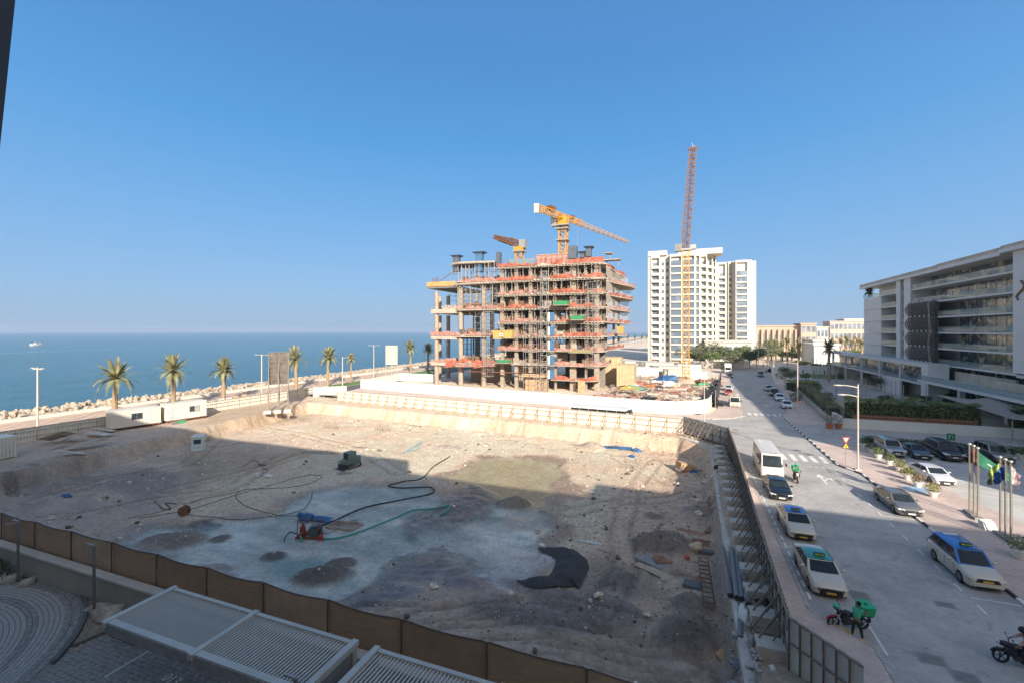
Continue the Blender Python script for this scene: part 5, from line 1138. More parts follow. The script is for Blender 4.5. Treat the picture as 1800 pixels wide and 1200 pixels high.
def car(label, body, front, rz=0.0, L=4.85, W=1.84, Ht=1.45, kind='sedan', roof=None, plate=None, sign=None, far=False, name='parked_car', cat='car', group='cars along the street', pillars=None, detail=1, lo=None):
    """front = ground point under the middle of the front bumper; rz turns it from facing the viewpoint"""
    plate = plate or M_PLW; roof = roof or body; pillars = pillars or body
    P = {'sedan': dict(top=[(0,.58),(.10,.70),(.3,.79),(.7,.87),(1.15,.93),(3.6,.97),(4.2,1.04),(4.75,1.02),(4.85,.86)], xb=1.08, r0=1.85, r1=3.25, xe=4.3, wr=.335, fw=.95, rw=3.77),
         'suv': dict(top=[(0,.78),(.12,.95),(.5,1.02),(1.3,1.10),(1.5,1.12),(4.2,1.16),(4.75,1.1),(4.85,.9)], xb=1.25, r0=1.85, r1=4.3, xe=4.72, wr=.39, fw=.95, rw=3.75),
         'mpv': dict(top=[(0,.66),(.12,.80),(.5,.88),(1.15,1.0),(1.35,1.03),(4.1,1.1),(4.7,1.06),(4.85,.85)], xb=1.1, r0=1.85, r1=4.15, xe=4.7, wr=.35, fw=.93, rw=3.72),
         'van': dict(top=[(0,.85),(.10,1.05),(.22,1.18),(4.7,1.25),(4.85,1.2)], xb=.14, r0=.52, r1=4.72, xe=4.84, wr=.34, fw=.95, rw=3.7)}[kind]
    k = L/4.85; hw = W/2; zs = Ht/{'sedan':1.45,'suv':1.85,'mpv':1.72,'van':2.3}[kind]
    if kind == 'van': zs = Ht/2.3
    f = Vector(front); t = thing(name, label, cat, (f.x-math.sin(rz)*0, f.y, f.z), 0, group); t.rotation_euler = (0,0,rz-math.pi/2); t.location = f-Matrix.Rotation(rz-math.pi/2,3,'Z') @ Vector((L/2,0,0)) if False else f
    # local frame: x points forward (front bumper at x = 0, body behind it)
    xs = sorted(set([0,.06,.18,.45]+[P['fw']+d for d in (-.42,-.36,-.25,0,.25,.36,.42)]+[1.5,2.2,2.9]+[P['rw']+d for d in (-.42,-.36,-.25,0,.25,.36,.42)]+[4.6,4.78,4.85])); rings = []
    xs = [x for x in xs if 0 <= x <= 4.85]; gc = .24*zs if kind != 'suv' else .32
    for x in xs:
        wfac = ip(x, [(0,.70),(.06,.82),(.18,.92),(.45,.985),(1.2,1),(3.9,1),(4.5,.965),(4.78,.89),(4.85,.80)]) if kind != 'van' else ip(x, [(0,.9),(.06,.96),(.18,1),(4.6,1),(4.85,.95)])
        w_ = hw*wfac; zt = ip(x, P['top'])*zs; ar = 0
        for c in (P['fw'], P['rw']):
            d = abs(x-c)*k; rr = P['wr']*1.12
            if d < rr: ar = max(ar, P['wr']+math.sqrt(rr*rr-d*d)-.02)
        z1 = max(gc, ar); z2 = max(gc+.12, ar+.01); z3 = max(gc+.34*zs, ar+.05); z0 = gc+ip(x, [(0,.05),(.2,0),(4.6,0),(4.85,.1)])
        half = [(0,z0+.0),(w_*.80,z0),(w_*.965,z1+.0),(w_*.985,z2),(w_,z3),(w_*.99,zt-.2*zs),(w_*.955,zt-.08),(w_*.88,zt-.015),(w_*.55,zt+.025),(0,zt+.04)]
        rings.append([(-x*k, y, z) for y, z in half]+[(-x*k, -y, z) for y, z in reversed(half[1:-1])])
    m = MB(body).loft(rings); m.build('body', t, smooth=32)
    zb = lambda x: ip(x, P['top'])*zs-.01; zr = Ht
    yb, yr = .915*hw, (.75 if kind != 'van' else .86)*hw
    xb, r0, r1, xe = P['xb'], P['r0'], P['r1'], P['xe']
    def side(x, tt, s_): # x at belt, tt 0 belt..1 roof rail
        xa = xb+(r0-xb)*tt; xz = xe+(r1-xe)*tt; X_ = xa+(xz-xa)*x
        return (-X_*k, s_*(yb+(yr-yb)*(tt**1.25)), zb(X_)+(zr-.055-zb(X_))*tt)
    # cabin shell (pillars) and roof
    m = MB(pillars)
    ts = (0, .5, 1)
    for s_ in (1,-1):
        g_ = [[side(i/6, tt, s_) for i in range(7)] for tt in ts]; vs = [p for row in g_ for p in row]; fs = []
        for j in range(2):
            for i in range(6): q = j*7+i; fs.append((q,q+1,q+8,q+7) if s_ < 0 else (q,q+7,q+8,q+1))
        m.add(vs, fs)
    for e in (0,1):
        vs = []; fs = []
        for tt in ts:
            a = Vector(side(e,tt,1)); c = Vector(side(e,tt,-1))
            for i in range(5): q = a.lerp(c,i/4); q.x += (1 if e == 0 else -1)*.07*math.sin(math.pi*i/4)*(1 if tt < 1 else .8); vs.append(q)
        for j in range(2):
            for i in range(4): q = j*5+i; fs.append((q,q+1,q+6,q+5) if e == 0 else (q,q+5,q+6,q+1))
        m.add(vs, fs)
    m.build('cabin', t, smooth=40)
    vs = []; fs = []; nn_ = 6
    for i in range(nn_+1):
        x = r0+(r1-r0)*i/nn_; xo = (.05 if i == 0 else 0)-(.05 if i == nn_ else 0)
        for j, (yy, zz) in enumerate(((-yr-.01,-.055),(-yr*.9,-.018),(-yr*.45,.01),(0,.02),(yr*.45,.01),(yr*.9,-.018),(yr+.01,-.055))):
            e = (.055*(1-abs(j-3)/3)) if i == 0 else (-.05*(1-abs(j-3)/3) if i == nn_ else 0)
            vs.append((-(x-e-xo*.5)*k, yy, zr+zz-(.03 if i in (0,nn_) else 0)*(kind != 'van')))
    for i in range(nn_):
        for j in range(6): q = i*7+j; fs.append((q,q+1,q+8,q+7))
    MB(roof).add(vs, fs).build('roof', t, smooth=50)
    # glass
    def endglass(e, nm, a0=.10, a1=.93, ins=.07):
        vs = []; fs = []
        for tt in (a0,(a0+a1)/2,a1):
            a = Vector(side(e,tt,1)); c = Vector(side(e,tt,-1))
            for i in range(7): f_ = ins+(1-2*ins)*i/6; q = a.lerp(c,f_); q.x += (1 if e == 0 else -1)*(.075*math.sin(math.pi*f_)+.012); q.z += .006; vs.append(q)
        for j in range(2):
            for i in range(6): q = j*7+i; fs.append((q,q+1,q+8,q+7) if e == 0 else (q,q+7,q+8,q+1))
        MB(M_CGL).add(vs, fs).build(nm, t, smooth=60)
    if kind == 'van': endglass(0,'windscreen',.05,.85,.05)
    else: endglass(0,'windscreen')
    endglass(1,'rear_window',.25,.9,.09)
    spl = {'sedan':((.07,.46),(.49,.80),(.82,.93)), 'suv':((.06,.36),(.385,.66),(.69,.95)), 'mpv':((.07,.38),(.40,.66),(.68,.95)), 'van':((.05,.2),(.22,.4),(.42,.58),(.60,.76),(.78,.95))}[kind]
    for s_ in (1,-1):
        for (a, c) in spl:
            vs = []
            for x, tt in ((a,.10),(c,.10),(c,.9),(a,.9)):
                p_ = Vector(side(x,tt,s_)); p_.y += s_*.012; vs.append(p_)
            MB(M_CGL).add(vs if s_ < 0 else vs[::-1], [(0,1,2,3)]).build('side_window', t)
        z_ = zb(xb)+.06; m = MB(body if kind != 'van' else M_BLK).blob((-(xb+.42)*k if kind != 'van' else .05, s_*(hw+.13), z_+.07 if kind != 'van' else 1.5*zs),(.09,.13,.085) if kind != 'van' else (.08,.10,.18),1,8,5,0); m.bar((-(xb+.4)*k if kind != 'van' else -.1, s_*(hw-.06), z_ if kind != 'van' else 1.6*zs),(-(xb+.42)*k if kind != 'van' else .03, s_*(hw+.1), z_+.04 if kind != 'van' else 1.6*zs),.04); m.build('mirror', t, smooth=60)
        # lamps
        zl = ip(.15,P['top'])*zs-.11
        if kind == 'van': MB(M_LAMP).box(-.06,s_*hw*.82-.13,.62*zs,.035,s_*hw*.82+.13,.80*zs).build('headlight', t)
        else:
            h_ = .055 if kind != 'suv' else .10; MB(M_LAMP).add([(.02,s_*hw*.50,zl-h_*.9),(.0,s_*hw*.50,zl+h_*.6),(-.10*k,s_*hw*.93,zl-h_*.6),(-.13*k,s_*hw*.91,zl+h_*1.7),(-.40*k,s_*hw*1.003,zl+.02),(-.46*k,s_*hw*.99,zl+h_*2)],[(0,2,3,1),(2,4,5,3)] if s_ < 0 else [(0,1,3,2),(2,3,5,4)]).build('headlight', t)
        MB(M_RED).box(-L-.01,s_*hw*.70-.16,zs*.78,-L+.12,s_*hw*.70+.16,zs*.92).build('tail_light', t)
        if not far:
            m = MB(M_BLK)
            for x in (P['fw']+.52, 2.45, P['rw']-.42): m.box(-x*k-.006,s_*(hw*.995)-.01,gc+.14,-x*k+.006,s_*(hw*.995)+.008,zb(x)-.14)
            m.build('panel_gaps', t)['kind'] = 'stuff'
            for x in (2.25, 3.3): MB(body).box(-x*k-.1,s_*hw-.01,zb(x)-.2,-x*k+.1,s_*hw+.025,zb(x)-.165).build('door_handle', t)
    # nose: grille, intake, plate
    gz0, gz1 = {'sedan':(.27,.52),'suv':(.5,.86),'mpv':(.52,.72),'van':(.42,.55)}[kind]
    MB(M_BLK).add([(.012,-hw*.62,gz0*zs),(.012,hw*.62,gz0*zs),(.012,hw*.50,gz1*zs),(.012,-hw*.50,gz1*zs),(-.12,-hw*.80,gz0*zs),(-.12,hw*.80,gz0*zs),(-.08,hw*.66,gz1*zs),(-.08,-hw*.66,gz1*zs)],[(0,1,2,3),(1,5,6,2),(4,0,3,7),(3,2,6,7),(0,4,5,1)]).build('grille', t)
    if kind == 'suv' and not far:
        m = MB(M_RIM)
        for a in (-.5,.5): m.bar((.03,hw*a,gz0*zs),(.03,hw*a*1.05,gz1*zs),.035)
        m.bar((.03,-hw*.5,gz0*zs),(.03,hw*.5,gz0*zs),.035); m.bar((.03,-hw*.5,gz1*zs),(.03,hw*.5,gz1*zs),.05); m.build('grille_surround', t)
    MB(M_BLK).box(-.2,-hw*.78,gc-.04,-.01,hw*.78,gc+.03).build('front_lip', t)
    MB(plate).box(.0,-.24,gz0*zs+.02,.028,.24,gz0*zs+.13).build('number_plate', t)
    # wheels
    wm_, rm_ = wheel_mesh(P['wr'], .21)
    for x in (P['fw'], P['rw']):
        for s_ in (1,-1): o = link('wheel', wm_, t, (-x*k, s_*(hw-.115), P['wr'])); link('rim', rm_, o)
    if sign:
        o = MB(M('taxi_sign_black', (.02,.02,.02), .4)).box(-(r0+.42)*k,-.28,zr+.02,-(r0+.24)*k,.28,zr+.17).build('roof_sign', t)
        MB(sign).box(-(r0+.235)*k,-.24,zr+.05,-(r0+.225)*k,.24,zr+.14).build('sign_face', t)
        link('lettering', text_mesh('TAXI', .11, M_BLK, .002), t, (-(r0+.22)*k, 0, zr+.06), (math.pi/2,0,math.pi/2))
    return t
SGY = M('sign_yellow_green', (.42,.55,.06), .4); SGR = M('sign_faded', (.35,.36,.2), .5)
CREAM = paint('taxi_cream', (.56,.50,.40), .05); T_BLUE = paint('taxi_roof_blue', (.012,.13,.42), .1); T_GREEN = paint('taxi_roof_green', (.01,.21,.17), .1)
P_BLACK = paint('paint_black', (.012,.016,.024), .3); P_GREY = paint('paint_grey', (.22,.215,.21), .6); P_WHITE = paint('paint_white', (.60,.62,.66), .05); P_SILV = paint('paint_silver', (.36,.39,.43), .6); P_STEEL = paint('paint_steel_blue', (.065,.09,.115), .5); P_IVORY = paint('paint_ivory', (.66,.59,.49), .0); P_PEWTER = paint('paint_pewter', (.22,.22,.215), .5)
def fr(u, v): p = G(u, v, 0); return p
ST = 'cars along the street'; LT = 'cars in the hotel car park'
car('green-roofed cream taxi nearest the parked delivery motorbike', CREAM, (7.62,30.15,0), .03, 4.9,1.84,1.45,'sedan',T_GREEN,M_PLY,SGY,name='taxi',cat='taxi',group='taxis waiting on the street')
car('blue-roofed cream taxi parked behind the green-roofed taxi', CREAM, (7.85,37.7,0), .02, 4.9,1.84,1.45,'sedan',T_BLUE,M_PLY,SGR,name='taxi',cat='taxi',group='taxis waiting on the street')
t = car('cream people carrier taxi with blue roof at the right kerb', CREAM, (16.25,34.15,0), .03, 4.8,1.85,1.76,'mpv',T_BLUE,M_PLY,SGY,name='taxi',cat='taxi',group='taxis waiting on the street',pillars=T_BLUE)
MB(M_WHITE).box(-4.0,-.35,1.785,-3.7,.4,1.79).build('roof_marking', t)
car('black sedan parked right in front of the white minibus', P_BLACK, (7.95,45.9,0), .02, 4.7,1.84,1.44,'sedan',group=ST)
car('ivory minibus parked behind the black sedan by the street hoarding', P_IVORY, (8.2,52.1,0), .0, 6.99,2.08,2.62,'van',name='minibus',cat='minibus',group='minibuses')
car('grey sedan parked at the right kerb across from the black sedan', P_GREY, (17.0,45.6,0), .05, 4.9,1.86,1.44,'sedan',group=ST)
car('white sedan with black sunroof alone in the car park', P_WHITE, (23.5,55.8,.05), .12, 4.9,1.86,1.44,'sedan',group=LT)
t = bpy.data.objects[-1] if False else None
car('silver sport utility car at the left end of the car park row', P_SILV, (23.4,66.3,.05), .0, 4.9,1.9,1.86,'suv',group=LT)
car('steel blue sedan between the silver and the black utility cars', P_STEEL, (25.9,66.3,.05), .0, 4.7,1.8,1.44,'sedan',group=LT)
car('large black sport utility car with chrome grille in the car park', P_BLACK, (28.75,66.4,.05), .0, 5.4,2.05,1.92,'suv',group=LT)
car('black sedan half hidden behind the first three flagpoles', P_BLACK, (31.0,66.9,.05), .0, 4.8,1.85,1.45,'sedan',group=LT)
car('pewter sport utility car at the right end of the car park row', P_PEWTER, (33.6,67.3,.05), .0, 4.9,1.95,1.86,'suv',group=LT)
p = fr(1292,716); car('cream minibus taxi parked before the far crossing', CREAM, (p.x,p.y,0), -.05, 5.3,1.95,2.15,'van',None,M_PLY,None,name='minibus',cat='minibus',group='minibuses')
for (u, v, mt, kd, lab) in ((1385,719,P_WHITE,'sedan','white sedan nearest the far crossing in the right hand row'),(1372,705,P_WHITE,'sedan','second white sedan from the far crossing in the right hand row'),(1362,697,P_BLACK,'suv','dark car parked third from the far crossing on the right'),(1353,688,P_SILV,'sedan','silver car fourth from the far crossing on the right'),(1338,662.5,P_PEWTER,'suv','grey car far up the street by the clipped hedge')):
    p = fr(u, v); car(lab, mt, (p.x,p.y,0), -.09+ (math.pi if v == 719 else 0)*0, 4.6,1.8,1.45 if kd == 'sedan' else 1.75,kd,far=True,group=ST)
p = fr(1281,688); car('white sedan behind the cream minibus taxi on the left kerb', P_WHITE, (p.x,p.y,0), -.06, 4.6,1.8,1.45,'sedan',far=True,group=ST)
p = fr(1284.5,697); car('small red topped car just behind the cream minibus taxi', paint('paint_red',(.42,.06,.04)), (p.x-.3,p.y+1,0), -.06, 4.2,1.7,1.5,'sedan',far=True,group=ST)
p = fr(1283,664); car('black car parked in front of the white truck', P_BLACK, (p.x,p.y,0), -.06, 4.5,1.8,1.5,'sedan',far=True,group=ST)
# white box truck
p = fr(1283,658); t = thing('box_truck', 'white box truck parked at the far left kerb', 'truck', (p.x-.3,p.y+3,0), -.06)
MB(M_WHITE).box(-1.1,1.9,.9,1.1,7.5,3.3).build('cargo_box', t); MB(M_WHITE).box(-1.05,0,.5,1.05,1.8,2.5).build('cab', t); MB(M_CGL).box(-.9,-.03,1.4,.9,-.005,2.25).build('windscreen', t); MB(M_BLK).box(-.9,-.03,.6,.9,-.005,.95).build('grille', t)
wm_, rm_ = wheel_mesh(.42, .25)
for x in (-.85,.85):
    for y in (1.0,6.0): o = link('wheel', wm_, t, (x,y,.42), H2)
# white coach behind the far hoarding
t = thing('coach', 'long low white coach parked behind the white sheet hoarding', 'bus', (-18.4,75.6,0), -.1)
m = MB(M_WHITE); m.loft([[(0,0,.4),(0,2.4,.4),(0,2.4,2.5),(0,.1,2.5)],[(9.6,0,.4),(9.6,2.4,.4),(9.6,2.35,2.55),(9.6,.1,2.55)],[(10.1,.15,.5),(10.1,2.25,.5),(9.9,2.2,2.3),(9.9,.2,2.3)]]); m.build('body', t)
for i in range(6): MB(M_CGL).box(.3+i*1.55,-.03,1.45,1.75+i*1.55,.0,2.2).build('side_window', t)
MB(M_CGL).box(9.95,.2,1.2,10.12,2.2,2.3).build('windscreen', t); m = MB(M_BLK).path([(9.8,.1,2.4),(10.4,-.3,2.5),(10.7,-.5,2.0)],.05,5); m.blob((10.1,-.3,2.35),(.35,.3,.2),1,7,5,.1); m.build('mirror', t)
for x in (1.8,8.0):
    for y in (.15,2.2): link('wheel', wm_, t, (x,y,.42))
# ---------------- palms, trees, hedges ----------------
M_TRUNK = M('palm_trunk', (.30,.21,.13), .95, var=.35, scale=6, bmp=1, bs=12); M_FROND = M('palm_frond', (.15,.15,.055), .7, var=.5, scale=.8, c2=(.30,.27,.12), world=True); M_FRONDD = M('palm_frond_dark', (.07,.10,.03), .7, var=.4, scale=1, world=True)
def frond_mesh(L, droop, seed, mt, n=9, lw=.7):
    rg = random.Random(seed); m = MB(mt); pts = []
    for i in range(n+1):
        t = i/n; pts.append(Vector((L*t*(1-.18*t*droop), 0, L*(.42*t-droop*t*t))))
    m.path(pts, [.045*(1-.8*i/n)+.008 for i in range(n+1)], 3)
    for i in range(1, n*3):
        t = i/(n*3); k = t*n; a = int(k); p = pts[a].lerp(pts[min(a+1,n)], k-a); d = (pts[min(a+1,n)]-pts[a]).normalized()
        w_ = lw*math.sin(math.pi*min(1,t*.9+.12))**.7*rg.uniform(.8,1.1)
        for s_ in (1,-1):
            q = p+Vector((.35*w_, s_*w_*.85, -.25*w_+rg.uniform(-.05,.05))); m.add([p-d*.09, p+d*.10, q], [(0,1,2)])
    return m.mesh('frond')
FR = {}
def palm(label, x, y, z, h_, L=2.6, n=30, seed=1, r=.24, mt=None, group=None, parts=True, lean=0, dense=1):
    mt = mt or M_FROND; rg = random.Random(seed); t = thing('palm_tree', label, 'palm tree', (x,y,z), 0, group)
    m = MB(M_TRUNK); k = 10; m.path([(lean*(i/k)**2,0,h_*i/k) for i in range(k+1)], [r*(1.15-.25*i/k)+(.05 if i % 2 else 0)+(.12 if i == k else 0) for i in range(k+1)], 9); m.build('trunk', t, smooth=30)
    m = MB(M_TRUNK).blob((lean,0,h_),(r*1.5,r*1.5,.5),seed,9,6,.2); m.build('crown_base', t)
    key = (round(L,1), mt.name)
    if key not in FR: FR[key] = [frond_mesh(L, d, s, mt) for s, d in enumerate((.15,.35,.6,.9,1.1))]
    big = None if parts else MB(mt)
    for i in range(n):
        a = i*2.39996+rg.uniform(-.2,.2); e = (i/n); j = min(4, int(e*5)); tilt = R(62-75*e+rg.uniform(-8,8)); sc_ = rg.uniform(.85,1.1)
        if parts:
            o = link('frond', FR[key][j], t, (lean,0,h_+.25), (0,-tilt,a)); o.scale = (sc_,)*3
        else:
            Mx = Matrix.Translation((lean,0,h_+.25)) @ Matrix.Rotation(a,4,'Z') @ Matrix.Rotation(-tilt,4,'Y') @ Matrix.Scale(sc_,4); me = FR[key][j]
            big.add([Mx @ v.co for v in me.vertices], [tuple(p.vertices) for p in me.polygons])
    if big: big.build('crown', t)
    return t
def from_px(u, v, Xl):
    """ground point on the line X = Xl seen in column u; ground row from z=0"""
    k = (u-900)/800; D = Xl/(k*CS-SN); return D*(k*SN+CS), D
names = ['second palm from the left on the promenade','third palm from the left on the promenade','leftmost palm on the promenade, behind the site cabins']
pl = [(201,718,655,'leftmost palm on the promenade, rising behind the left site cabin',3.0),(305,702,643,'second palm from the left on the promenade, behind the right cabin',2.9),(393,698,643,'third palm from the left on the promenade',2.6),(521,680,625,'promenade palm just right of the dark billboard back',2.9),(576,672,622,'promenade palm between the dark billboard and the single lamp',2.7),(617,662,629,'small thin promenade palm right of the single armed lamp',1.5),(722,650,607,'promenade palm just right of the pale slatted billboard back',2.7),(752,643,610,'promenade palm beside the left columns of the unfinished building',2.4)]
for i, (u, vb, vt, lab, L) in enumerate(pl):
    Yp, D = from_px(u, vb, -91.5); h_ = CAM_H-(vt-582)*D/800
    palm(lab, -91.5, Yp, 0, h_-1.4 if i != 5 else h_-.6, L*1.32 if i != 5 else 2.0, 32 if i != 5 else 16, i+2, .36 if i != 5 else .2, group='palms along the promenade', parts=i < 5, lean=(.5,-.3,.2,-.5,.35,0,-.3,.2)[i])
for i, u in enumerate((1092,1104,1116,1128,1137)):
    p = PY(u, 600, 520+i*25); palm(f'{ORD[i]} far shore palm between the unfinished building and the towers, from the left', p.x, p.y, 0, 7, 4.2, 16, i+40, .4, M_FRONDD, 'far shore palms', False)
p = G(1393,634,0); palm('dark stocky palm beside the pale garden path', G(1393,634,0).x, G(1393,634,0).y, 0, 4.2, 4.2, 34, 60, .5, M_FRONDD, None, False)
p = G(1457,640,3); palm('tall palm in front of the white villa wall', PY(1457,640,160).x, 160, 0, PY(1457,616,160).z, 3.6, 26, 61, .35, M_FROND, None, False)
fp = [(1404,604),(1417,602),(1440,604),(1462,602),(1478,600),(1489,598),(1498,602),(1508,598),(1515,603),(1426,608),(1375,606),(1364,604),(1384,600),(1350,612),(1356,606)]
for i, (u, v) in enumerate(fp):
    Y = 235+(i % 4)*14; p = PY(u, v, Y); palm(f'{ORD[i]} dusty palm of the background grove, listed from the hotel side outward', p.x, Y, 0, p.z-1, 3.9, 20, i+80, .35, M_FROND, 'background palm grove', False)
p = Vector((50.5,166.5,24.9)); palm('potted palm on the hotel roof terrace corner', 50.8, 163.5, 24.8, 1.3, 1.9, 18, 101, .12, M_FRONDD, None, False)
def bush(name, label, cat, x, y, z, d, n, size, mt, seed, group=None, stem=.1, lift=0, shell=.45):
    t = thing(name, label, cat, (x,y,z), 0, group); rg = random.Random(seed); m = MB(mt); m.leaves((0,0,d[2]+lift), d, n, size, rg, shell=shell); m.build('foliage', t)
    if stem: MB(M_WOODG).tube((0,0,0),(0,0,d[2]+lift),stem,6,stem*.6).build('trunk', t)
    return t
def tree(label, x, y, z, h_, r, n, size, mt, seed, group=None, tr=.18, name='tree'):
    t = thing(name, label, 'tree', (x,y,z), 0, group); rg = random.Random(seed); m = MB(mt)
    nb = 7; bm_ = MB(M_WOODG); bm_.tube((0,0,0),(0,0,h_*.45),tr,8,tr*.7)
    for i in range(nb):
        a = i*2.4; rr = r*rg.uniform(.35,.75) if i else 0; c = Vector((math.cos(a)*rr, math.sin(a)*rr, h_*rg.uniform(.55,.82))); m.leaves(c, (r*.5,r*.5,h_*.2), n//nb, size, rg, shell=.7); bm_.tube((0,0,h_*.35), c, tr*.45, 5, tr*.2)
    bm_.build('trunk', t); m.build('foliage', t); return t
# belt of trees closing the end of the street
belt = [(1160,628,3.5,3.2),(1178,626,6.5,3.4),(1192,630,5,3),(1222,628,5,3.2),(1240,632,7,4),(1252,636,5.5,3.2),(1264,634,7.5,4),(1278,634,6.5,3.6),(1290,636,5.2,3.2),(1304,634,7.2,4),(1318,634,5.4,3.4),(1330,636,6.4,3.4),(1342,632,7.5,3.6),(1350,628,6.5,3.4),(1360,630,7.8,3.4),(1356,616,8,3.6)]
for i, (u, v, h_, r) in enumerate(belt):
    p = G(u, v+13 if u > 1210 else v+6, 0); tree(f'{ORD[i]} tree from the left in the belt closing the street', p.x, p.y, 0, h_*1.4, r*1.15, 2000, .28, (M_GREEN3, M_GREEN1, M_GREEN3, M_GREEN2)[i % 4], i+200, 'trees closing the end of the street')
for i, (u, v, Y, h_, r) in enumerate(((1372,0,262,6,5),(1392,0,255,5,4.5),(1410,0,268,6,5),(1428,0,250,5,4),(1446,0,262,5.5,4.5),(1482,0,248,7,5),(1500,0,256,7.5,5.5),(1512,0,240,7,4.5),(1340,0,275,7,5),(1468,0,205,3.5,3),(1410,0,215,3.2,3),(1440,0,200,3.0,3))):
    tree(f'{ORD[i]} leafy tree of the resort gardens beyond the street end', XY(u,Y)[0], Y, 0, h_, r, 1300, .32, (M_GREEN3, M_GREEN1)[i % 2], i+700, 'resort garden trees')
def hedge(label, pts, w_, h_, mt, dens=260, size=.09, z=0, cat='hedge', seed=1, name='hedge'):
    t = thing(name, label, cat, (pts[0][0],pts[0][1],z)); rg = random.Random(seed); m = MB(mt); o = Vector((pts[0][0],pts[0][1],0))
    core = MB(M('hedge_core', (.03,.035,.015), .95))
    for (x0,y0),(x1,y1) in zip(pts[:-1],pts[1:]):
        d = Vector((x1-x0,y1-y0,0)); L = d.length; d /= L; nn = Vector((-d.y,d.x,0)); core.bar(Vector((x0,y0,h_*.42))-o, Vector((x1,y1,h_*.42))-o, w_*.55, h_*.78)
        vs = []; fs = []
        for i in range(int(L*dens*(w_+h_))):
            s_ = rg.uniform(0,L); bmp_ = 1+.28*noise.noise(Vector((s_*.5,seed,0))); q = rg.random()
            if q < .45: p = Vector((0,0,h_*bmp_))+nn*rg.uniform(-w_/2,w_/2)
            elif q < .75: p = nn*(-w_/2*bmp_)+Vector((0,0,rg.uniform(0,h_*bmp_)))
            else: p = nn*(w_/2*bmp_)+Vector((0,0,rg.uniform(0,h_*bmp_)))
            p += Vector((x0,y0,0))-o+d*s_+Vector((rg.uniform(-.12,.12),rg.uniform(-.12,.12),rg.uniform(-.12,.12)))
            a = Vector((rg.uniform(-1,1),rg.uniform(-1,1),rg.uniform(-1,1))).normalized(); b_ = a.orthogonal().normalized(); z_ = size*rg.uniform(.6,1.4); k = len(vs); vs += [p-a*z_,p+b_*z_*.6,p+a*z_,p-b_*z_*.6]; fs.append((k,k+1,k+2,k+3))
        m.add(vs, fs)
    core.build('stems', t); m.build('foliage', t); return t
hedge('low clipped dark hedge behind the row of parked cars', [(22.4,74.0),(50,73.2)], .8, .85, M_GREEN2, 110, .09, seed=3)
MB(M_WHITE).box(22.3,84.0,0,60,84.4,1.55).build('planter_wall', kind='structure'); MB(M_HWHITE).box(22.3,84.4,0,22.7,88,1.9).build('planter_wall', kind='structure')
MB(M_LAND).box(22.7,84.4,-.05,60,89,1.3).build('planter_bed', kind='structure')
MB(M_CONC).prism([(22.0,88.2),(22.35,88.2),(25.6,128),(25.25,128)], 0, 1.0).build('planter_wall', kind='structure'); MB(M_LAND).prism([(22.35,88.2),(24,88.2),(27.3,128),(25.6,128)], -.05, .85).build('planter_bed', kind='structure')
hedge('long overgrown hedge on the planter wall beside the far pavement', [(23.4,90),(25.0,108),(26.6,127)], 2.0, 1.5, M_GREEN3, 60, .13, .85, seed=4)
hedge('climbing green hedge with timber trellis above the white garden wall', [(23.6,86.0),(39.8,85.8)], 1.9, 3.1, M_GREEN1, 80, .14, 1.3, seed=5)
t = thing('timber_trellis', 'reddish timber trellis under the climbing hedge on the white wall', 'trellis', (24.2,84.75,1.3))
for i in range(17): MB(M('trellis_wood', (.28,.13,.08), .8)).box(i*.92,-.03,0,i*.92+.07,.04,1.0).build('upright', t)
for z in (.15,.55): MB(M('trellis_wood')).box(0,.045,z,15,.09,z+.28).build('board', t)
hedge('rounded green hedge at the right edge above the white garden wall', [(43.5,85.8),(58,85.6)], 2.2, 3.0, M_GREEN1, 80, .13, 1.3, seed=6)
hedge('bright green hedge by the bend at the far end of the right kerb', [(24.6,133),(31,136)], 4.0, 2.4, M('hedge_lime',(.16,.20,.05),.7,var=.4,scale=.8,world=True), 30, .17, 0, seed=7)
hedge('clipped green hedge in front of the white villa wall', [(48,195),(72,190)], 2.0, 1.6, M_GREEN1, 25, .2, 1.2, seed=9)
gt = [(1540,680,3.4,2.0,'glossy round garden tree below the podium, right one'),(1432,690,3.0,1.8,'round garden tree beside the tall flagpoles by the far pavement'),(1499,652,4.4,2.8,'broad garden tree against the left end of the podium'),(1478,650,4.2,2.4,'dark garden tree left of the podium corner'),(1390,668,4.2,2.4,'dark bush like tree at the bend of the garden drive'),(1416,664,2.6,1.4,'small round tree on the garden roundabout'),(1380,655,3.2,2.2,'garden tree behind the clipped lime hedge'),(1520,668,3.2,1.8,'garden tree in front of the podium glass'),(1700,708,2.2,1.1,'young palm like tree in front of the shade sail'),(1741,725,2.0,1.0,'young tree at the right in front of the shade sail'),(1667,712,3.0,.8,'slender tree beside the terrace corner under the sail'),(1560,706,2.2,1.6,'shrub mass behind the hedge left of the podium base'),(1620,706,2.2,1.8,'shrub mass at the foot of the podium end wall')]
for i, (u, v, h_, r, lab) in enumerate(gt):
    p = G(u, v+6, 0); tree(lab, p.x, p.y, 0, h_, r, 1500, .14, (M_GREEN2,M_GREEN1)[i % 2], i+300, 'garden trees by the hotel', .1)

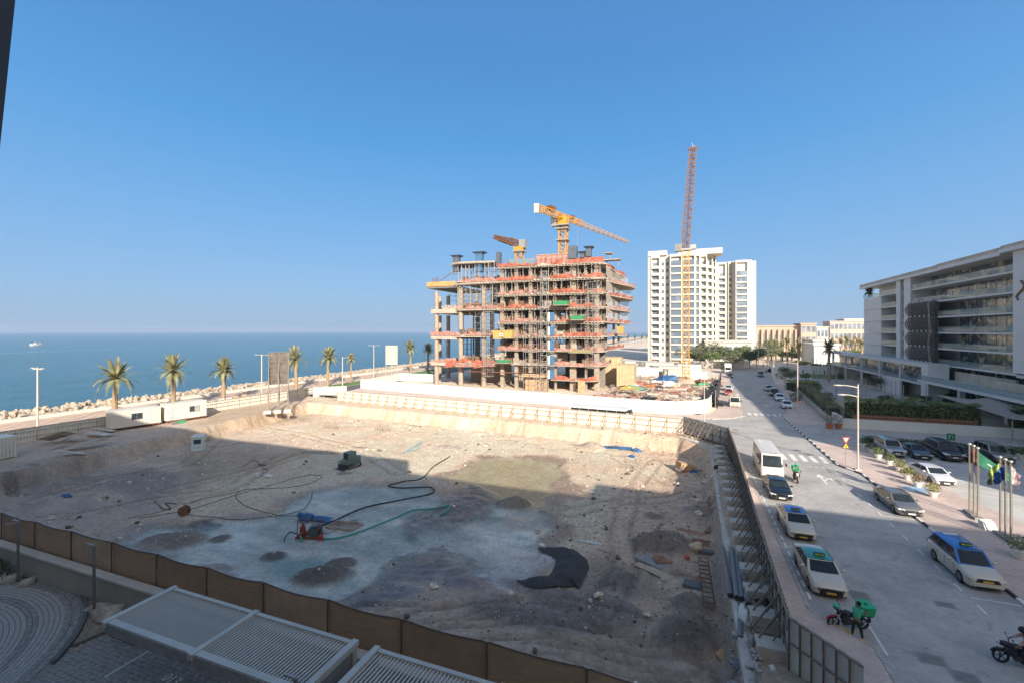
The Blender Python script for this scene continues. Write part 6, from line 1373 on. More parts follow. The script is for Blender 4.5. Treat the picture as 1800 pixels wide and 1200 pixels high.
for i, (u, v, d, lab) in enumerate(((1475,660,(1.6,1.2,1.0),'bushy shrub left of the podium foot behind the poles'),(1590,712,(1.8,1.2,1.1),'dark shrub against the podium base, right of the stairs'),(1610,722,(1.5,1.2,.9),'shrub below the podium end wall behind the climbing hedge'),(1650,718,(1.6,1.2,1.0),'shrub below the terrace corner'),(1690,728,(1.4,1.1,.8),'clipped dark bush under the shade sail'),(1705,735,(1.2,1,.8),'second clipped dark bush under the shade sail'),(1400,700,(1.5,1.5,1.2),'round shrub inside the overgrown hedge corner'),(1375,660,(2.4,1.6,1.2),'spreading shrub behind the lime hedge'),(1545,660,(1.6,1.2,1.2),'dark shrub below the podium glass at mid length'),(1455,700,(1.4,1.2,1.1),'low shrub beside the play court corner'),(1780,735,(1.6,1.2,1.4),'palm like shrub at the right behind the hedge'))):
    p = G(u, v+6, 0); bush('garden_shrub', lab, 'shrub', p.x, p.y, 0, d, 900, .12, (M_GREEN2,M_GREEN1,M_GREEN3)[i % 3], i+600, 'garden shrubs by the hotel')
# courtyard, tennis court, drive
MB(M_GREYP).prism([(27.5,89.2),(46.3,89.2),(46.3,186),(34,186),(27.6,128)], -.055, .02).build('hotel_courtyard', kind='structure')
MB(M('court_green', (.16,.25,.20), .9, world=True)).prism([(29,97),(37,96.5),(38,108),(30,108.5)], .021, .05).build('play_court', kind='structure'); MB(M('court_tan', (.40,.30,.22), .9, world=True)).prism([(28,108.6),(38,108.1),(40,120),(29,120)], .021, .045).build('play_court', kind='structure')
for i in range(14):
    x = 28.5+(i % 5)*2.4; y = 97+(i//5)*10+(i % 2)*2; tag(MB(M_METAL).tube((0,0,0),(0,0,5.6+.5*(i % 3)),.06,6).build('court_pole', loc=(x,y,0)), f'{ORD[i]} slim pale pole standing in the play court rows, counted from the street', 'pole', 'slim poles around the play court')
for u, v, h_ in ((1458,676,8.0),(1435,668,7),(1448,672,7.2),(1428,664,6.5),(1442,664,7.2)):
    p = G(u, v, 0); tag(MB(M_METAL).tube((0,0,0),(0,0,h_),.11 if v == 676 else .07,8).build('tall_pole', loc=p), {676:'thickest tall pale pole in the hotel courtyard',668:'tall courtyard pole left of the thickest one',672:'tall courtyard pole nearest the thickest one',664:'tall courtyard pole farther back'}[v]+(' by the drive' if u == 1428 else ''), 'pole', 'tall courtyard poles')
# gate wall and pale paths behind
MB(M_HWHITE).box(30,186.5,0,62,187,3.0).build('garden_wall', kind='structure'); MB(M('pale_path', (.60,.54,.46), .9, world=True)).prism([(27,190),(34,190),(66,300),(54,300)], -.055, .0).build('garden_path', kind='structure')
MB(M_WHITE).box(14,216,0,34,216.4,1.0).build('low_wall', kind='structure'); tag(MB(M_WHITE).box(-.9,-.1,.8,.9,.1,2.6).box(-.1,-.05,0,.1,.05,.8).build('notice_sign', loc=(24.2,213,0)), 'blank white notice sign before the trees closing the street', 'sign')
for i, (x, y, w_, d, h_) in enumerate(((36,205,12,3,1.2),(70,240,30,2,1.6),(-70,200,60,3,1.8),(0,205,22,2,2.4),(-30,185,18,6,3.0),(-12,165,12,5,2.8))):
    tag(MB(M_TWHITE).box(0,0,0,w_,d,h_).box(-.1,-.1,h_+.003,w_+.1,d+.1,h_+.15).build('garden_building', loc=(x,y,0)), ['low cream planter block in the hotel garden','long pale garden wall far behind the hotel podium','long pale wall on the shore behind the unfinished building','low pale wall behind the tall crane','pale site hut right of the unfinished building','pale site hut with flat roof left of the tall crane'][i], 'wall' if i in (1,2,3) else 'hut')
# grass patches and plants in white pots
MB(M_GRASS).prism([(38,170),(46,170),(52,186),(40,186)], .021, .1).build('lawn', kind='structure')
M_POT = M('white_pot', (.70,.68,.64), .7, var=.05, dirt=.15); M_TERRA = M('terracotta', (.42,.15,.06), .8)
def potted(label, x, y, z, s_=1.0, mt=None, pot=None, seed=1, hue=None, tall=.42, group='potted shrubs edging the car park'):
    t = thing('potted_plant', label, 'potted plant', (x,y,z), 0, group); MB(pot or M_POT).lathe((0,0,0), [(.22*s_,0),(.36*s_,.5*s_),(.42*s_,.52*s_),(.42*s_,.58*s_),(.3*s_,.56*s_)], 14).build('pot', t, smooth=40)
    rg = random.Random(seed); m = MB(mt or M_GREEN1); m.leaves((0,0,(.56+tall*.9)*s_), (.62*s_,.62*s_,tall*s_), 420, .075, rg, shell=.3); m.build('foliage', t)
    m = MB(M_WOODG)
    for i in range(5): m.tube((0,0,.5*s_),(.3*s_*math.cos(i*1.3),.3*s_*math.sin(i*1.3),(.6+tall)*s_),.018,4)
    m.build('stems', t)['kind'] = 'stuff'; return t
M_YG = M('leaf_yellow_green', (.20,.22,.04), .6, var=.5, scale=4, c2=(.34,.30,.06)); M_RG = M('leaf_reddish', (.20,.13,.05), .6, var=.5, scale=4, c2=(.33,.22,.09))
pots = [(1640,874,'yellow-green shrub in white pot nearest the accessible bay mark',M_YG),(1613,856,'reddish shrub in white pot just left of the lone white sedan',M_RG),(1595,843,'yellow-green shrub in white pot behind the reddish one',M_YG),(1581,829,'small yellow-green shrub in white pot at the sunlit end of the pot row',M_YG),(1563,817,'dark shrub in white pot, third in shade',M_GREEN1),(1544,806,'leafy shrub in white pot in front of the silver utility car wheel',M_GREEN1),(1532,796,'dark shrub in white pot left of the silver utility car',M_GREEN2),(1518,786,'dark shrub in white pot nearest the street lamp by the low hedge',M_GREEN2),(1792,982,'leafy shrub in white pot cut by the right edge of the view',M_GREEN1),(1795,808,'shrub in white pot at the right end of the parked row',M_GREEN1)]
for i, (u, v, lab, mt) in enumerate(pots): p = G(u, v, .05); potted(lab, p.x, p.y, .05, 1.0 if i < 8 else 1.15, mt, seed=i+500)
for i, (u, lab) in enumerate(((1458,'left shrub in terracotta pot at the white wall corner'),(1474,'right shrub in terracotta pot at the white wall corner'))):
    p = G(u, 753, .12); potted(lab, p.x, p.y, .12, 1.35, M_GREEN2, M_TERRA, i+520, tall=.75, group='terracotta pots at the wall corner')
bmk = G(1622,860,.05); MB(M('bay_blue',(.25,.38,.50),.8,dirt=.3)).box(-1.1,-.8,.002,1.1,.8,.006).build('accessible_bay_marking', None, (bmk.x-.5,bmk.y-.3,.121), .2, kind='structure')

# ---------------- street lamps, signs, flags ----------------
M_LIGHT = M('lamp_white_paint', (.48,.43,.38), .5, .1, var=.06); M_PINKM = M('lamp_faded_paint', (.50,.40,.36), .6, var=.1)
def street_lamp(label, x, y, h_, arms=((-1,0),), z=0, r=.1, al=1.9, mt=None, group='street lamps'):
    mt = mt or M_LIGHT; t = thing('street_lamp', label, 'street lamp', (x,y,z), 0, group)
    MB(mt).tube((0,0,0),(0,0,h_),r,10,r*.75).build('pole', t, smooth=40); MB(M_CONC).box(-.3,-.3,-.02,.3,.3,.12).build('base', t)
    for k, (ax, dz) in enumerate(arms):
        z1 = h_-.25-dz; m = MB(mt).path([(0,0,z1-.1),(ax*al*.35,0,z1+.02),(ax*al*.8,0,z1+.1),(ax*al,0,z1+.1)],[.06,.055,.05,.04],6); m.build('arm', t)
        m = MB(mt).blob((ax*(al+.3),0,z1+.08),(.48,.19,.09),1,10,5,0); m.build('lamp_head', t, smooth=60)
    return t
p = G(1508,825,.12); hh = CAM_H-(675-582)*(800*(15-.12)/(825-582))/800
street_lamp('tall double headed street lamp on the sunlit right pavement', p.x, p.y, hh-.12, ((-1,0),(-.8,1.0)), .12, .10, 1.5)
p = G(1402,725,.12); street_lamp('tall street lamp by the give way sign at the far crossing', p.x, p.y, 9.3, ((-1,0),), .12, .12, 1.7, M_PINKM)
p = G(1238,742,.12); street_lamp('slim white street lamp on the rounded pavement by the white wall', p.x, p.y, 8.0, ((1,0),), .12, .08, 1.0)
for i, (u, v, vt) in enumerate(((1349,661,610),(1333,652,613))):
    p = G(u, v, 0); D = 12000/(v-582); street_lamp(['thin far street lamp beside the clipped lime hedge','thinnest far street lamp before the tree belt'][i], p.x, p.y, CAM_H-(vt-582)*D/800, ((-1,0),), 0, .12, 1.6, M_PINKM)
for i, (u, vt, kind, lab) in enumerate(((66,645,4,'leftmost promenade lamp with a ring of heads'),(460,622,2,'promenade lamp left of the dark billboard back'),(602,627,1,'single armed lamp in the grass by the far pit corner'),(657,606,2,'twin armed promenade lamp left of the pale billboard back'),(776,601,2,'twin armed promenade lamp seen between the building columns'))):
    Xl = -93.2 if kind != 1 else -86.0
    Yp, D = from_px(u, 0, Xl); h_ = CAM_H-(vt-582)*D/800
    arms = {4:((-1,0),(1,0),(-.6,.12),(.6,.12)),2:((-1,0),(1,0)),1:((1,0),)}[kind]; street_lamp(lab, Xl, Yp, h_, arms, 0, .14, 1.5 if kind != 4 else 1.1, group='promenade lamps')
M_REDS = M('sign_red', (.50,.06,.04), .5); M_YS = M('sign_yellow', (.62,.42,.03), .5)
def tri(m, cx, cz, r, y, up=False):
    s_ = 1 if up else -1; pts = [(cx, cz+s_*r), (cx+s_*r*.9, cz-s_*r*.6), (cx-s_*r*.9, cz-s_*r*.6)]
    return m.add([(a,y,b_) for a,b_ in pts]+[(a,y+.02,b_) for a,b_ in pts],[(0,2,1),(3,4,5),(0,1,4,3),(1,2,5,4),(2,0,3,5)])
def giveway(label, x, y, z, h_, extra):
    t = thing('road_sign', label, 'road sign', (x,y,z), .3, 'give way signs'); MB(M_METAL).tube((0,0,0),(0,0,h_),.035,8).build('post', t)
    f = tri(MB(M_REDS), 0, h_-.25, .46, -.05).build('sign_plate', t); tri(MB(M_PLW), 0, h_-.24, .26, -.058).build('sign_face', f); MB(M_REDS).box(-.05,-.066,h_-.34,.05,-.06,h_-.12).build('sign_mark', f)
    if extra: f = tri(MB(M_BLK), 0, h_-.95, .42, -.05, True).build('sign_plate', t); tri(MB(M_YS), 0, h_-.96, .33, -.058, True).build('sign_face', f); MB(M_BLK).box(-.06,-.066,h_-1.1,.06,-.06,h_-.88).build('sign_mark', f)
    return t
p = G(1486.5,815,.12); giveway('red give way sign above a yellow warning triangle on the right pavement', p.x, p.y, .12, 3.0, True)
p = G(1402.5,733,.12); giveway('red give way sign standing at the far crossing', p.x+.2, p.y-.6, .12, 3.0, False)
p = G(1646,770,.12); t = thing('parking_sign', 'small green square sign behind the low clipped hedge', 'sign', (p.x,76.5,.1)); MB(M_METAL).tube((0,0,0),(0,0,1.2),.03,6).build('post', t); MB(M('sign_green',(.02,.20,.12),.5)).box(-.45,-.04,.6,.45,0,1.5).build('plate', t); m = MB(M_PLW); m.path([(-.22,-.05,.85),(-.15,-.05,1.25),(.15,-.05,1.25),(.22,-.05,.85)],.04,4); m.build('arch_mark', t)
for i, (x, y) in enumerate(((19.0,78.6),(19.8,77.6))): tag(MB(M_METAL).tube((0,0,0),(0,0,1.1),.04,8).build('bollard', loc=(x,y,.12)), ['left','right'][i]+' thin bollard on the cross road pavement', 'bollard', 'bollards on the cross road')
for i, (u, v) in enumerate(((1263,752),(1312,742),(1328,748))): p = G(u, v, 0); tag(MB(M_METAL).tube((0,0,0),(0,0,1.0),.04,8).build('bollard', loc=p), ['thin post at the hoarding corner across the side street','thin post on the side street mouth','thin dark post right of the side street mouth'][i], 'post', 'posts at the side street mouth')
# small white block beside the flagpoles
p = G(1737,929,.12); tag(MB(M_WHITE).add([(-.45,-.3,0),(.45,-.3,0),(.45,.3,0),(-.45,.3,0),(-.42,-.05,.5),(.42,-.05,.5),(.45,.3,.62),(-.45,.3,.62)],[(3,2,1,0),(4,5,6,7),(0,1,5,4),(1,2,6,5),(2,3,7,6),(3,0,4,7)]).build('floodlight_box', loc=p, rz=.3), 'small white floodlight box between the flagpole groups', 'light box')
M_POLE = M('brass_pole', (.42,.38,.32), .35, .7, var=.05); M_PLINTH = M('plinth_grey', (.25,.235,.22), .8)
def flag(mats, L, Hh, ang, furl, droop, seed):
    """hanging cloth: columns from the pole outwards; mats by horizontal stripe"""
    n, q = 10, 9; m = MB(); vs = []
    for i in range(n+1):
        s_ = i/n
        for j in range(q+1):
            t_ = j/q; x = L*s_*furl+.05*math.sin(j*1.3+seed)*s_; y = (.16*math.sin(s_*9+seed+t_*2))*min(1,s_*3)*(1-furl*.5); z = -Hh*t_-droop*s_*L*(1-.25*t_); vs.append((math.cos(ang)*x-math.sin(ang)*y, math.sin(ang)*x+math.cos(ang)*y, z))
    for mt, fsel in mats:
        m.use(mt); fs = [(i*(q+1)+j,(i+1)*(q+1)+j,(i+1)*(q+1)+j+1,i*(q+1)+j+1) for i in range(n) for j in range(q) if fsel(i/n, j/q)]; b0 = len(m.v); m.add(vs if b0 == 0 else [], fs) if b0 == 0 else m.f.extend(fs) or m.mi.extend([m.cur]*len(fs))
    return m
FG = M('flag_green', (.03,.17,.10), .7); FR_ = M('flag_red', (.30,.06,.05), .7); FW = M('flag_white', (.62,.58,.58), .7); FK = M('flag_black', (.03,.03,.03), .7); FB = M('flag_blue', (.02,.06,.22), .7); FY = M('flag_lime', (.32,.42,.10), .7); FP = M('flag_mauve', (.38,.22,.30), .7); FD = M('flag_olive', (.10,.11,.05), .7)
A6 = [((1704,901),781,'leftmost pole of the left flagpole trio with a limp dark flag',[(FK,lambda s,t:t>.3),(FR_,lambda s,t:t<=.3)],(.7,1.1,0,.25,.1)),
 ((1711.5,906),784,'middle pole of the left flagpole trio with a limp red, white and green flag',[(FR_,lambda s,t:s<.3),(FG,lambda s,t:s>=.3 and t<.35),(FW,lambda s,t:s>=.3 and .35<=t<.65),(FK,lambda s,t:s>=.3 and t>=.65)],(1.5,1.2,0,.2,.3)),
 ((1718.5,912),788,'right pole of the left flagpole trio flying a large green flag',[(FG,lambda s,t:not(.35<t<.55 and .25<s<.8)),(FW,lambda s,t:.35<t<.55 and .25<s<.8)],(2.3,1.0,-.25,.75,.62)),
 ((1758,939),804,'left pole of the right flagpole trio with a lime and dark olive flag',[(FY,lambda s,t:t<.45),(FD,lambda s,t:t>=.45)],(1.7,1.3,3.0,.42,.45)),
 ((1767,945),808,'middle pole of the right flagpole trio with a blue flag',[(FB,lambda s,t:True)],(1.6,1.1,2.9,.38,.5)),
 ((1776.5,952),812,'right pole of the right flagpole trio with a white and mauve flag',[(FW,lambda s,t:s<.7),(FP,lambda s,t:s>=.7)],(1.5,1.2,.1,.28,.4))]
for i, ((u, v), vt, lab, mats, (L, Hh, ang, furl, dr)) in enumerate(A6):
    p = G(u, v, .12); D = 800*14.88/(v-582); h_ = CAM_H-(vt-582)*D/800-.12; t = thing('flagpole', lab, 'flagpole', p, 0, 'hotel flagpoles')
    MB(M_POLE).tube((0,0,.2),(0,0,h_),.055,10,.05).build('pole', t, smooth=40); MB(M_PLINTH).box(-.3,-.3,-.02,.3,.3,.2).build('plinth', t); MB(M('finial',(.6,.55,.48),.3,.5)).blob((0,0,h_+.06),(.13,.13,.1),1,10,6,0).build('finial', t, smooth=60)
    f = flag(mats, L, Hh, ang, furl, dr, i*1.7).build('flag', None, (p.x,p.y,p.z+h_-.25), smooth=70); f.parent = t; f.location = (.05,0,h_-.25); MB(M_PLINTH).tube((.1,0,h_-.2),(.1,0,.8),.012,4).build('halyard', t)
# ---------------- people and motorcycles ----------------
SKIN = M('skin_brown', (.22,.12,.075), .6, var=.08); HAIR = M('hair_black', (.012,.010,.01), .7); TEE = M('tee_green', (.04,.36,.20), .85, var=.12, scale=6); TRS = M('trousers_dark_green', (.012,.035,.03), .9); SHOE = M('shoe_white', (.55,.53,.5), .6)
def skin_obj(name, V, E, rad, mt, par, root=0, sub=1):
    me = bpy.data.meshes.new(name); me.from_pydata([tuple(v) for v in V], E, []); me.materials.append(mt); o = bpy.data.objects.new(name, me); col.objects.link(o); o.parent = par
    md = o.modifiers.new('skin', 'SKIN'); md.use_smooth_shade = True
    if not me.skin_vertices: raise RuntimeError('no skin layer')
    for i, r_ in enumerate(rad):
        d = me.skin_vertices[0].data[i]; d.radius = (r_, r_) if not hasattr(r_, '__len__') else r_; d.use_root = (i == root)
    sb = o.modifiers.new('sub', 'SUBSURF'); sb.levels = sub; sb.render_levels = sub; return o
def person(label, loc, rz, J, top, legs, shoe, hair=HAIR, helmet=None, group=None, sleeves=.5, name='person'):
    """J: dict of joints in the person's own frame, x to the right, y forward"""
    t = thing(name, label, 'person', loc, rz, group); j = {k: Vector(v) for k, v in J.items()}
    neck = j['chest']+(j['head']-j['chest'])*.62
    V = [j['pelvis'], j['waist'], j['chest'], neck, j['head']-Vector((0,0,.05)), j['head']+Vector((0,0,.06))]; rad = [.12,.115,.135,.052,.085,.078]; E = [(0,1),(1,2),(2,3),(3,4),(4,5)]
    for s_ in 'lr':
        b = len(V); V += [j['sh'+s_], j['el'+s_], j['wr'+s_], j['wr'+s_]+(j['wr'+s_]-j['el'+s_]).normalized()*.07]; rad += [.058,.042,.030,.034]; E += [(2,b),(b,b+1),(b+1,b+2),(b+2,b+3)]
        b = len(V); V += [j['hip'+s_], j['kn'+s_], j['an'+s_]]; rad += [.088,.058,.040]; E += [(0,b),(b,b+1),(b+1,b+2)]
    body = skin_obj('body', V, E, rad, SKIN, t)
    for s_ in 'lr':                          # five fingers on each hand
        w_, e = j['wr'+s_], j['el'+s_]; d = (w_-e).normalized(); a = d.cross(Vector((0,0,1))).normalized(); n_ = a.cross(d)
        FV = [w_+d*.05]; FE = []; FR2 = [.022]
        for q, (off, ln) in enumerate(((-.032,.062),(-.012,.078),(.010,.074),(.030,.058))):
            b = len(FV); FV += [w_+d*.085+a*off, w_+d*(.085+ln*.55)+a*off*1.1-n_*.012, w_+d*(.085+ln*.95)+a*off*1.1-n_*.035]; FR2 += [.0095,.009,.008]; FE += [(0,b),(b,b+1),(b+1,b+2)]
        b = len(FV); sg = -1 if s_ == 'l' else 1; FV += [w_+d*.06-a*.045*sg, w_+d*.10-a*.06*sg-n_*.015]; FR2 += [.011,.009]; FE += [(0,b),(b,b+1)]
        skin_obj('hand', FV, FE, FR2, SKIN, t)
    V = [j['pelvis']+Vector((0,0,.02)), j['waist'], j['chest'], j['chest']+(neck-j['chest'])*.45]; rad = [(.175,.135),(.165,.130),(.19,.145),.085]; E = [(0,1),(1,2),(2,3)]
    for s_ in 'lr':
        b = len(V); V += [j['sh'+s_], j['sh'+s_].lerp(j['el'+s_], sleeves), ]; rad += [.083,.066]; E += [(2,b),(b,b+1)]
        if sleeves > .9: V.append(j['el'+s_].lerp(j['wr'+s_],.85)); rad.append(.048); E.append((b+1,b+2))
    skin_obj('shirt', V, E, rad, top, t)
    V = [j['pelvis'], j['pelvis']+Vector((0,0,.07))]; rad = [(.165,.13),(.15,.12)]; E = [(0,1)]
    for s_ in 'lr': b = len(V); V += [j['hip'+s_], j['kn'+s_], j['an'+s_]+(j['kn'+s_]-j['an'+s_])*.10]; rad += [.108,.075,.058]; E += [(0,b),(b,b+1),(b+1,b+2)]
    skin_obj('trousers', V, E, rad, legs, t)
    for s_ in 'lr':
        a = j['an'+s_]; MB(shoe).add(*shoe_geo(a)).build('shoe', t, smooth=50)
    h = j['head']
    if helmet: m = MB(helmet).blob(h+Vector((0,-.01,.05)), (.145,.165,.145), 1, 12, 8, 0); m.use(M_CGL).blob(h+Vector((0,.075,.02)), (.11,.09,.07), 1, 10, 6, 0); m.build('helmet', t, smooth=60)
    else:
        MB(hair).blob(h+Vector((0,-.022,.055)), (.098,.112,.098), 2, 12, 8, .06).build('hair', t, smooth=60)
    m = MB(SKIN); m.blob(h+Vector((0,.10,-.01)), (.016,.024,.026), 1, 6, 5, 0)
    for sg in (1,-1): m.blob(h+Vector((sg*.088,0,0)), (.014,.026,.034), 1, 6, 5, 0)
    m.build('nose_and_ears', t, smooth=60); m = MB(M_BLK)
    for sg in (1,-1): m.blob(h+Vector((sg*.034,.083,.02)), (.012,.008,.008), 1, 6, 4, 0)
    m.bar(h+Vector((-.025,.088,-.055)), h+Vector((.025,.088,-.055)), .01); m.build('face_features', t)['kind'] = 'stuff'
    return t
def shoe_geo(a):
    vs = []; 
    for y, w_, hh in ((-.08,.04,.09),(-.02,.048,.10),(.08,.052,.065),(.15,.048,.05),(.18,.03,.035)):
        for x, z in ((-w_,0),(w_,0),(w_*.8,hh),(-w_*.8,hh)): vs.append((a.x+x, a.y+y, z+a.z-.08))
    fs = [(3,2,1,0),(16,17,18,19)]
    for i in range(4):
        for k in range(4): fs.append((i*4+k,i*4+(k+1) % 4,(i+1)*4+(k+1) % 4,(i+1)*4+k))
    return vs, fs
M_ENG = M('engine_grey', (.10,.10,.10), .45, .6, var=.2, scale=8); M_MRED = M('moto_red', (.33,.02,.03), .35, coat=.5); M_BOXG = M('delivery_green', (.015,.38,.16), .5, var=.05)
def motorbike(label, loc, rz, accent, box=None, guard=None, sport=False, lean=0, name='motorcycle', white=None):
    """x forward; origin on the ground midway between the wheels"""
    t = thing(name, label, 'motorcycle', loc, rz); t.rotation_euler = (lean, 0, rz); wb = .68; r_ = .30
    n = 22
    for x in (wb, -wb):
        m = MB(M_TYRE); m.loft([[(x+math.cos(2*math.pi*i/n)*q, y, r_+math.sin(2*math.pi*i/n)*q) for i in range(n)] for q, y in ((r_*.76,-.05),(r_*.93,-.055),(r_,0),(r_*.93,.055),(r_*.76,.05),(r_*.76,-.05))], caps=False); o = m.build('wheel', t, smooth=50)
        m = MB(M_ENG if not sport else M_BLK); m.loft([[(x+math.cos(2*math.pi*i/n)*q, y, r_+math.sin(2*math.pi*i/n)*q) for i in range(n)] for q, y in ((r_*.70,-.03),(r_*.78,-.035),(r_*.78,.035),(r_*.70,.03),(r_*.70,-.03))], caps=False)
        for i in range(5): a = 2*math.pi*i/5; m.bar((x,0,r_),(x+math.cos(a)*r_*.72,0,r_+math.sin(a)*r_*.72),.045,.03)
        m.tube((x,-.07,r_),(x,.07,r_),.045,8); m.build('rim', o)
    m = MB(M_METAL if not sport else M_ENG)
    for y in (.09,-.09): m.tube((wb,y,r_),(wb-.26,y,.86),.024,8)
    m.build('fork', t); m = MB(guard or accent); m.path([(wb+math.cos(a)*(r_+.03), 0, r_+math.sin(a)*(r_+.03)) for a in [R(20+14*i) for i in range(8)]], .05, 6); m.build('front_mudguard', t)
    m = MB(M_ENG); m.cbox((.06,0,.40),(.42,.26,.30),Matrix.Rotation(.15,3,'Y'),.85); m.tube((.1,-.16,.36),(.1,.16,.36),.12,10); m.cbox((.2,0,.56),(.22,.2,.26),Matrix.Rotation(-.4,3,'Y')); m.build('engine', t)
    m = MB(M_BLK); m.path([(wb-.27,0,.80),(.15,0,.70),(-.2,0,.60),(-.35,0,.42)],.035,6); m.path([(wb-.3,0,.76),(.28,0,.35),(-.2,0,.24)],.03,6); m.bar((-.25,.11,.33),(-wb,.11,r_),.05); m.bar((-.25,-.11,.33),(-wb,-.11,r_),.05)
    for y in (.12,-.12): m.tube((-.35,y,.66),(-wb+.06,y,r_+.03),.03,6)
    m.build('frame', t); m = MB(M_METAL); m.path([(.2,-.17,.30),(0,-.18,.22),(-.45,-.18,.27),(-.85,-.18,.40)],[.025,.03,.05,.055],8); m.build('exhaust', t)
    m = MB(accent).blob((.16,0,.80),(.30,.16,.15),3,12,8,.05); m.build('fuel_tank', t, smooth=60)
    m = MB(M_BLK).blob((-.34,0,.76),(.42,.15,.085),2,12,7,.04); m.build('seat', t, smooth=60); m = MB(accent).cbox((-.5,0,.62),(.5,.16,.12),Matrix.Rotation(.1,3,'Y'),.8); m.build('side_panel', t)
    m = MB(M_BLK); m.path([(wb-.42,.36,1.02),(wb-.33,.15,.98),(wb-.30,0,.94),(wb-.33,-.15,.98),(wb-.42,-.36,1.02)],.018,6)
    m.build('handlebar', t)
    for y in (.36,-.36): m = MB(M_BLK); m.bar((wb-.36,y*.7,1.0),(wb-.30,y*.9,1.18),.015); m.blob((wb-.30,y*.95,1.20),(.02,.07,.045),1,8,5,0); m.build('mirror', t)
    m = MB(M_BLK if not white else white).blob((wb-.16,0,.86),(.12,.13,.14) if not sport else (.28,.14,.12),1,10,7,0); m.build('headlight_cowl', t, smooth=60); MB(M_LAMP).blob((wb-.07 if not sport else wb+.05,0,.86),(.045,.09,.09),1,10,6,0).build('headlight', t)
    if sport: m = MB(accent); m.cbox((.3,0,.60),(.5,.28,.36),Matrix.Rotation(.2,3,'Y'),.7); m.build('fairing', t)
    MB(M_RED).box(-1.0,-.06,.66,-.93,.06,.74).build('tail_light', t); MB(M_BLK).box(-1.02,-.08,.42,-.94,.08,.62).build('rear_mudguard', t)
    MB(M_METAL).bar((-.05,-.14,.25),(-.12,-.34,.01),.03).build('side_stand', t)
    if box:
        m = MB(M_BLK); m.box(-1.0,-.26,.84,-.45,.26,.88); m.build('rack', t)
        m = MB(box).add([(-1.05,-.27,.89),(-.47,-.27,.89),(-.47,.27,.89),(-1.05,.27,.89),(-1.07,-.30,1.30),(-.45,-.30,1.30),(-.45,.30,1.30),(-1.07,.30,1.30)],[(3,2,1,0),(4,5,6,7),(0,1,5,4),(1,2,6,5),(2,3,7,6),(3,0,4,7)]); o = m.build('delivery_box', t)
        MB(M_BOXG).box(-1.09,-.32,1.301,-.43,.32,1.36).build('lid', o); MB(M_BLK).box(-.82,-.08,1.361,-.68,.08,1.368).build('lid_mark', o); MB(M('box_print',(.25,.16,.06),.6,var=.5,scale=9)).box(-1.0,-.308,.98,-.52,-.302,1.2).build('side_print', o); MB(M('box_print')).box(-1.088,-.2,.98,-1.082,.2,1.2).build('side_print', o)
    return t
a, c = G(1459,1100), G(1516,1104); mid = (a+c)/2
mb = motorbike('parked black and red motorbike with a large green delivery box', (mid.x+.05,mid.y,0), math.atan2(a.y-c.y, a.x-c.x), P_BLACK, M_BOXG, M_MRED, lean=-.12)
hp = Vector((a.x+.25, a.y-.05, 1.06)); tag(MB(M('helmet_green',(.05,.42,.26),.3)).blob((0,0,.06),(.16,.14,.13),1,12,8,0).use(M_BLK).blob((-.07,-.03,.02),(.10,.10,.07),1,10,6,0).build('helmet', loc=hp, rz=.4, smooth=60), 'mint green helmet resting on the handlebar of the parked delivery motorbike', 'helmet')
f1, f2 = G(1500,1119), G(1514,1123); pc = (f1+f2)/2
person('man in green shirt and dark trousers bending over the green delivery box', (pc.x,pc.y,0), -.35, dict(pelvis=(-.04,-.03,.90),waist=(-.02,.03,1.05),chest=(.03,.16,1.28),head=(.05,.28,1.56),shl=(-.15,.17,1.36),shr=(.19,.19,1.34),ell=(-.08,.34,1.14),elr=(.33,.34,1.13),wrl=(.12,.50,1.13),wrr=(.36,.55,1.18),hipl=(-.12,-.03,.86),hipr=(.06,-.03,.86),knl=(-.17,.04,.48),knr=(.15,-.02,.47),anl=(-.2,-.02,.09),anr=(.22,-.12,.09)), TEE, TRS, SHOE)
rp = G(1402.5,849); motorbike('moving motorbike with a green clad rider heading towards the viewpoint', (rp.x,rp.y+.65,0), -math.pi/2-.05, M_BLK, M_BOXG, white=M_WHITE)
RJ = dict(pelvis=(0,-.22,.88),waist=(0,-.18,1.05),chest=(0,-.06,1.32),head=(0,.05,1.62),shl=(-.18,-.04,1.40),shr=(.18,-.04,1.40),ell=(-.30,.16,1.20),elr=(.30,.16,1.20),wrl=(-.33,.32,1.06),wrr=(.33,.32,1.06),hipl=(-.12,-.18,.84),hipr=(.12,-.18,.84),knl=(-.24,.20,.72),knr=(.24,.20,.72),anl=(-.2,.0,.33),anr=(.2,.0,.33))
person('rider in green shirt and green helmet on the moving motorbike', (rp.x,rp.y+.72,0), math.pi-.05, RJ, TEE, M('trousers_black',(.02,.02,.022),.9), M_BLK, helmet=M('helmet_green'), sleeves=1.0)
bp_ = G(1761,1165); motorbike('black sports motorbike entering at the lower right edge', (bp_.x+.68,bp_.y,0), math.pi-.12, P_BLACK, None, None, True, .08)
person('rider in white and orange clothes on the black sports motorbike', (bp_.x+.78,bp_.y+.02,0), math.pi/2-.12, RJ, M('shirt_orange_white',(.62,.16,.06),.8,var=.3,scale=3,c2=(.6,.55,.5)), M('trousers_black'), M_BLK, helmet=M_BLK, sleeves=1.0)
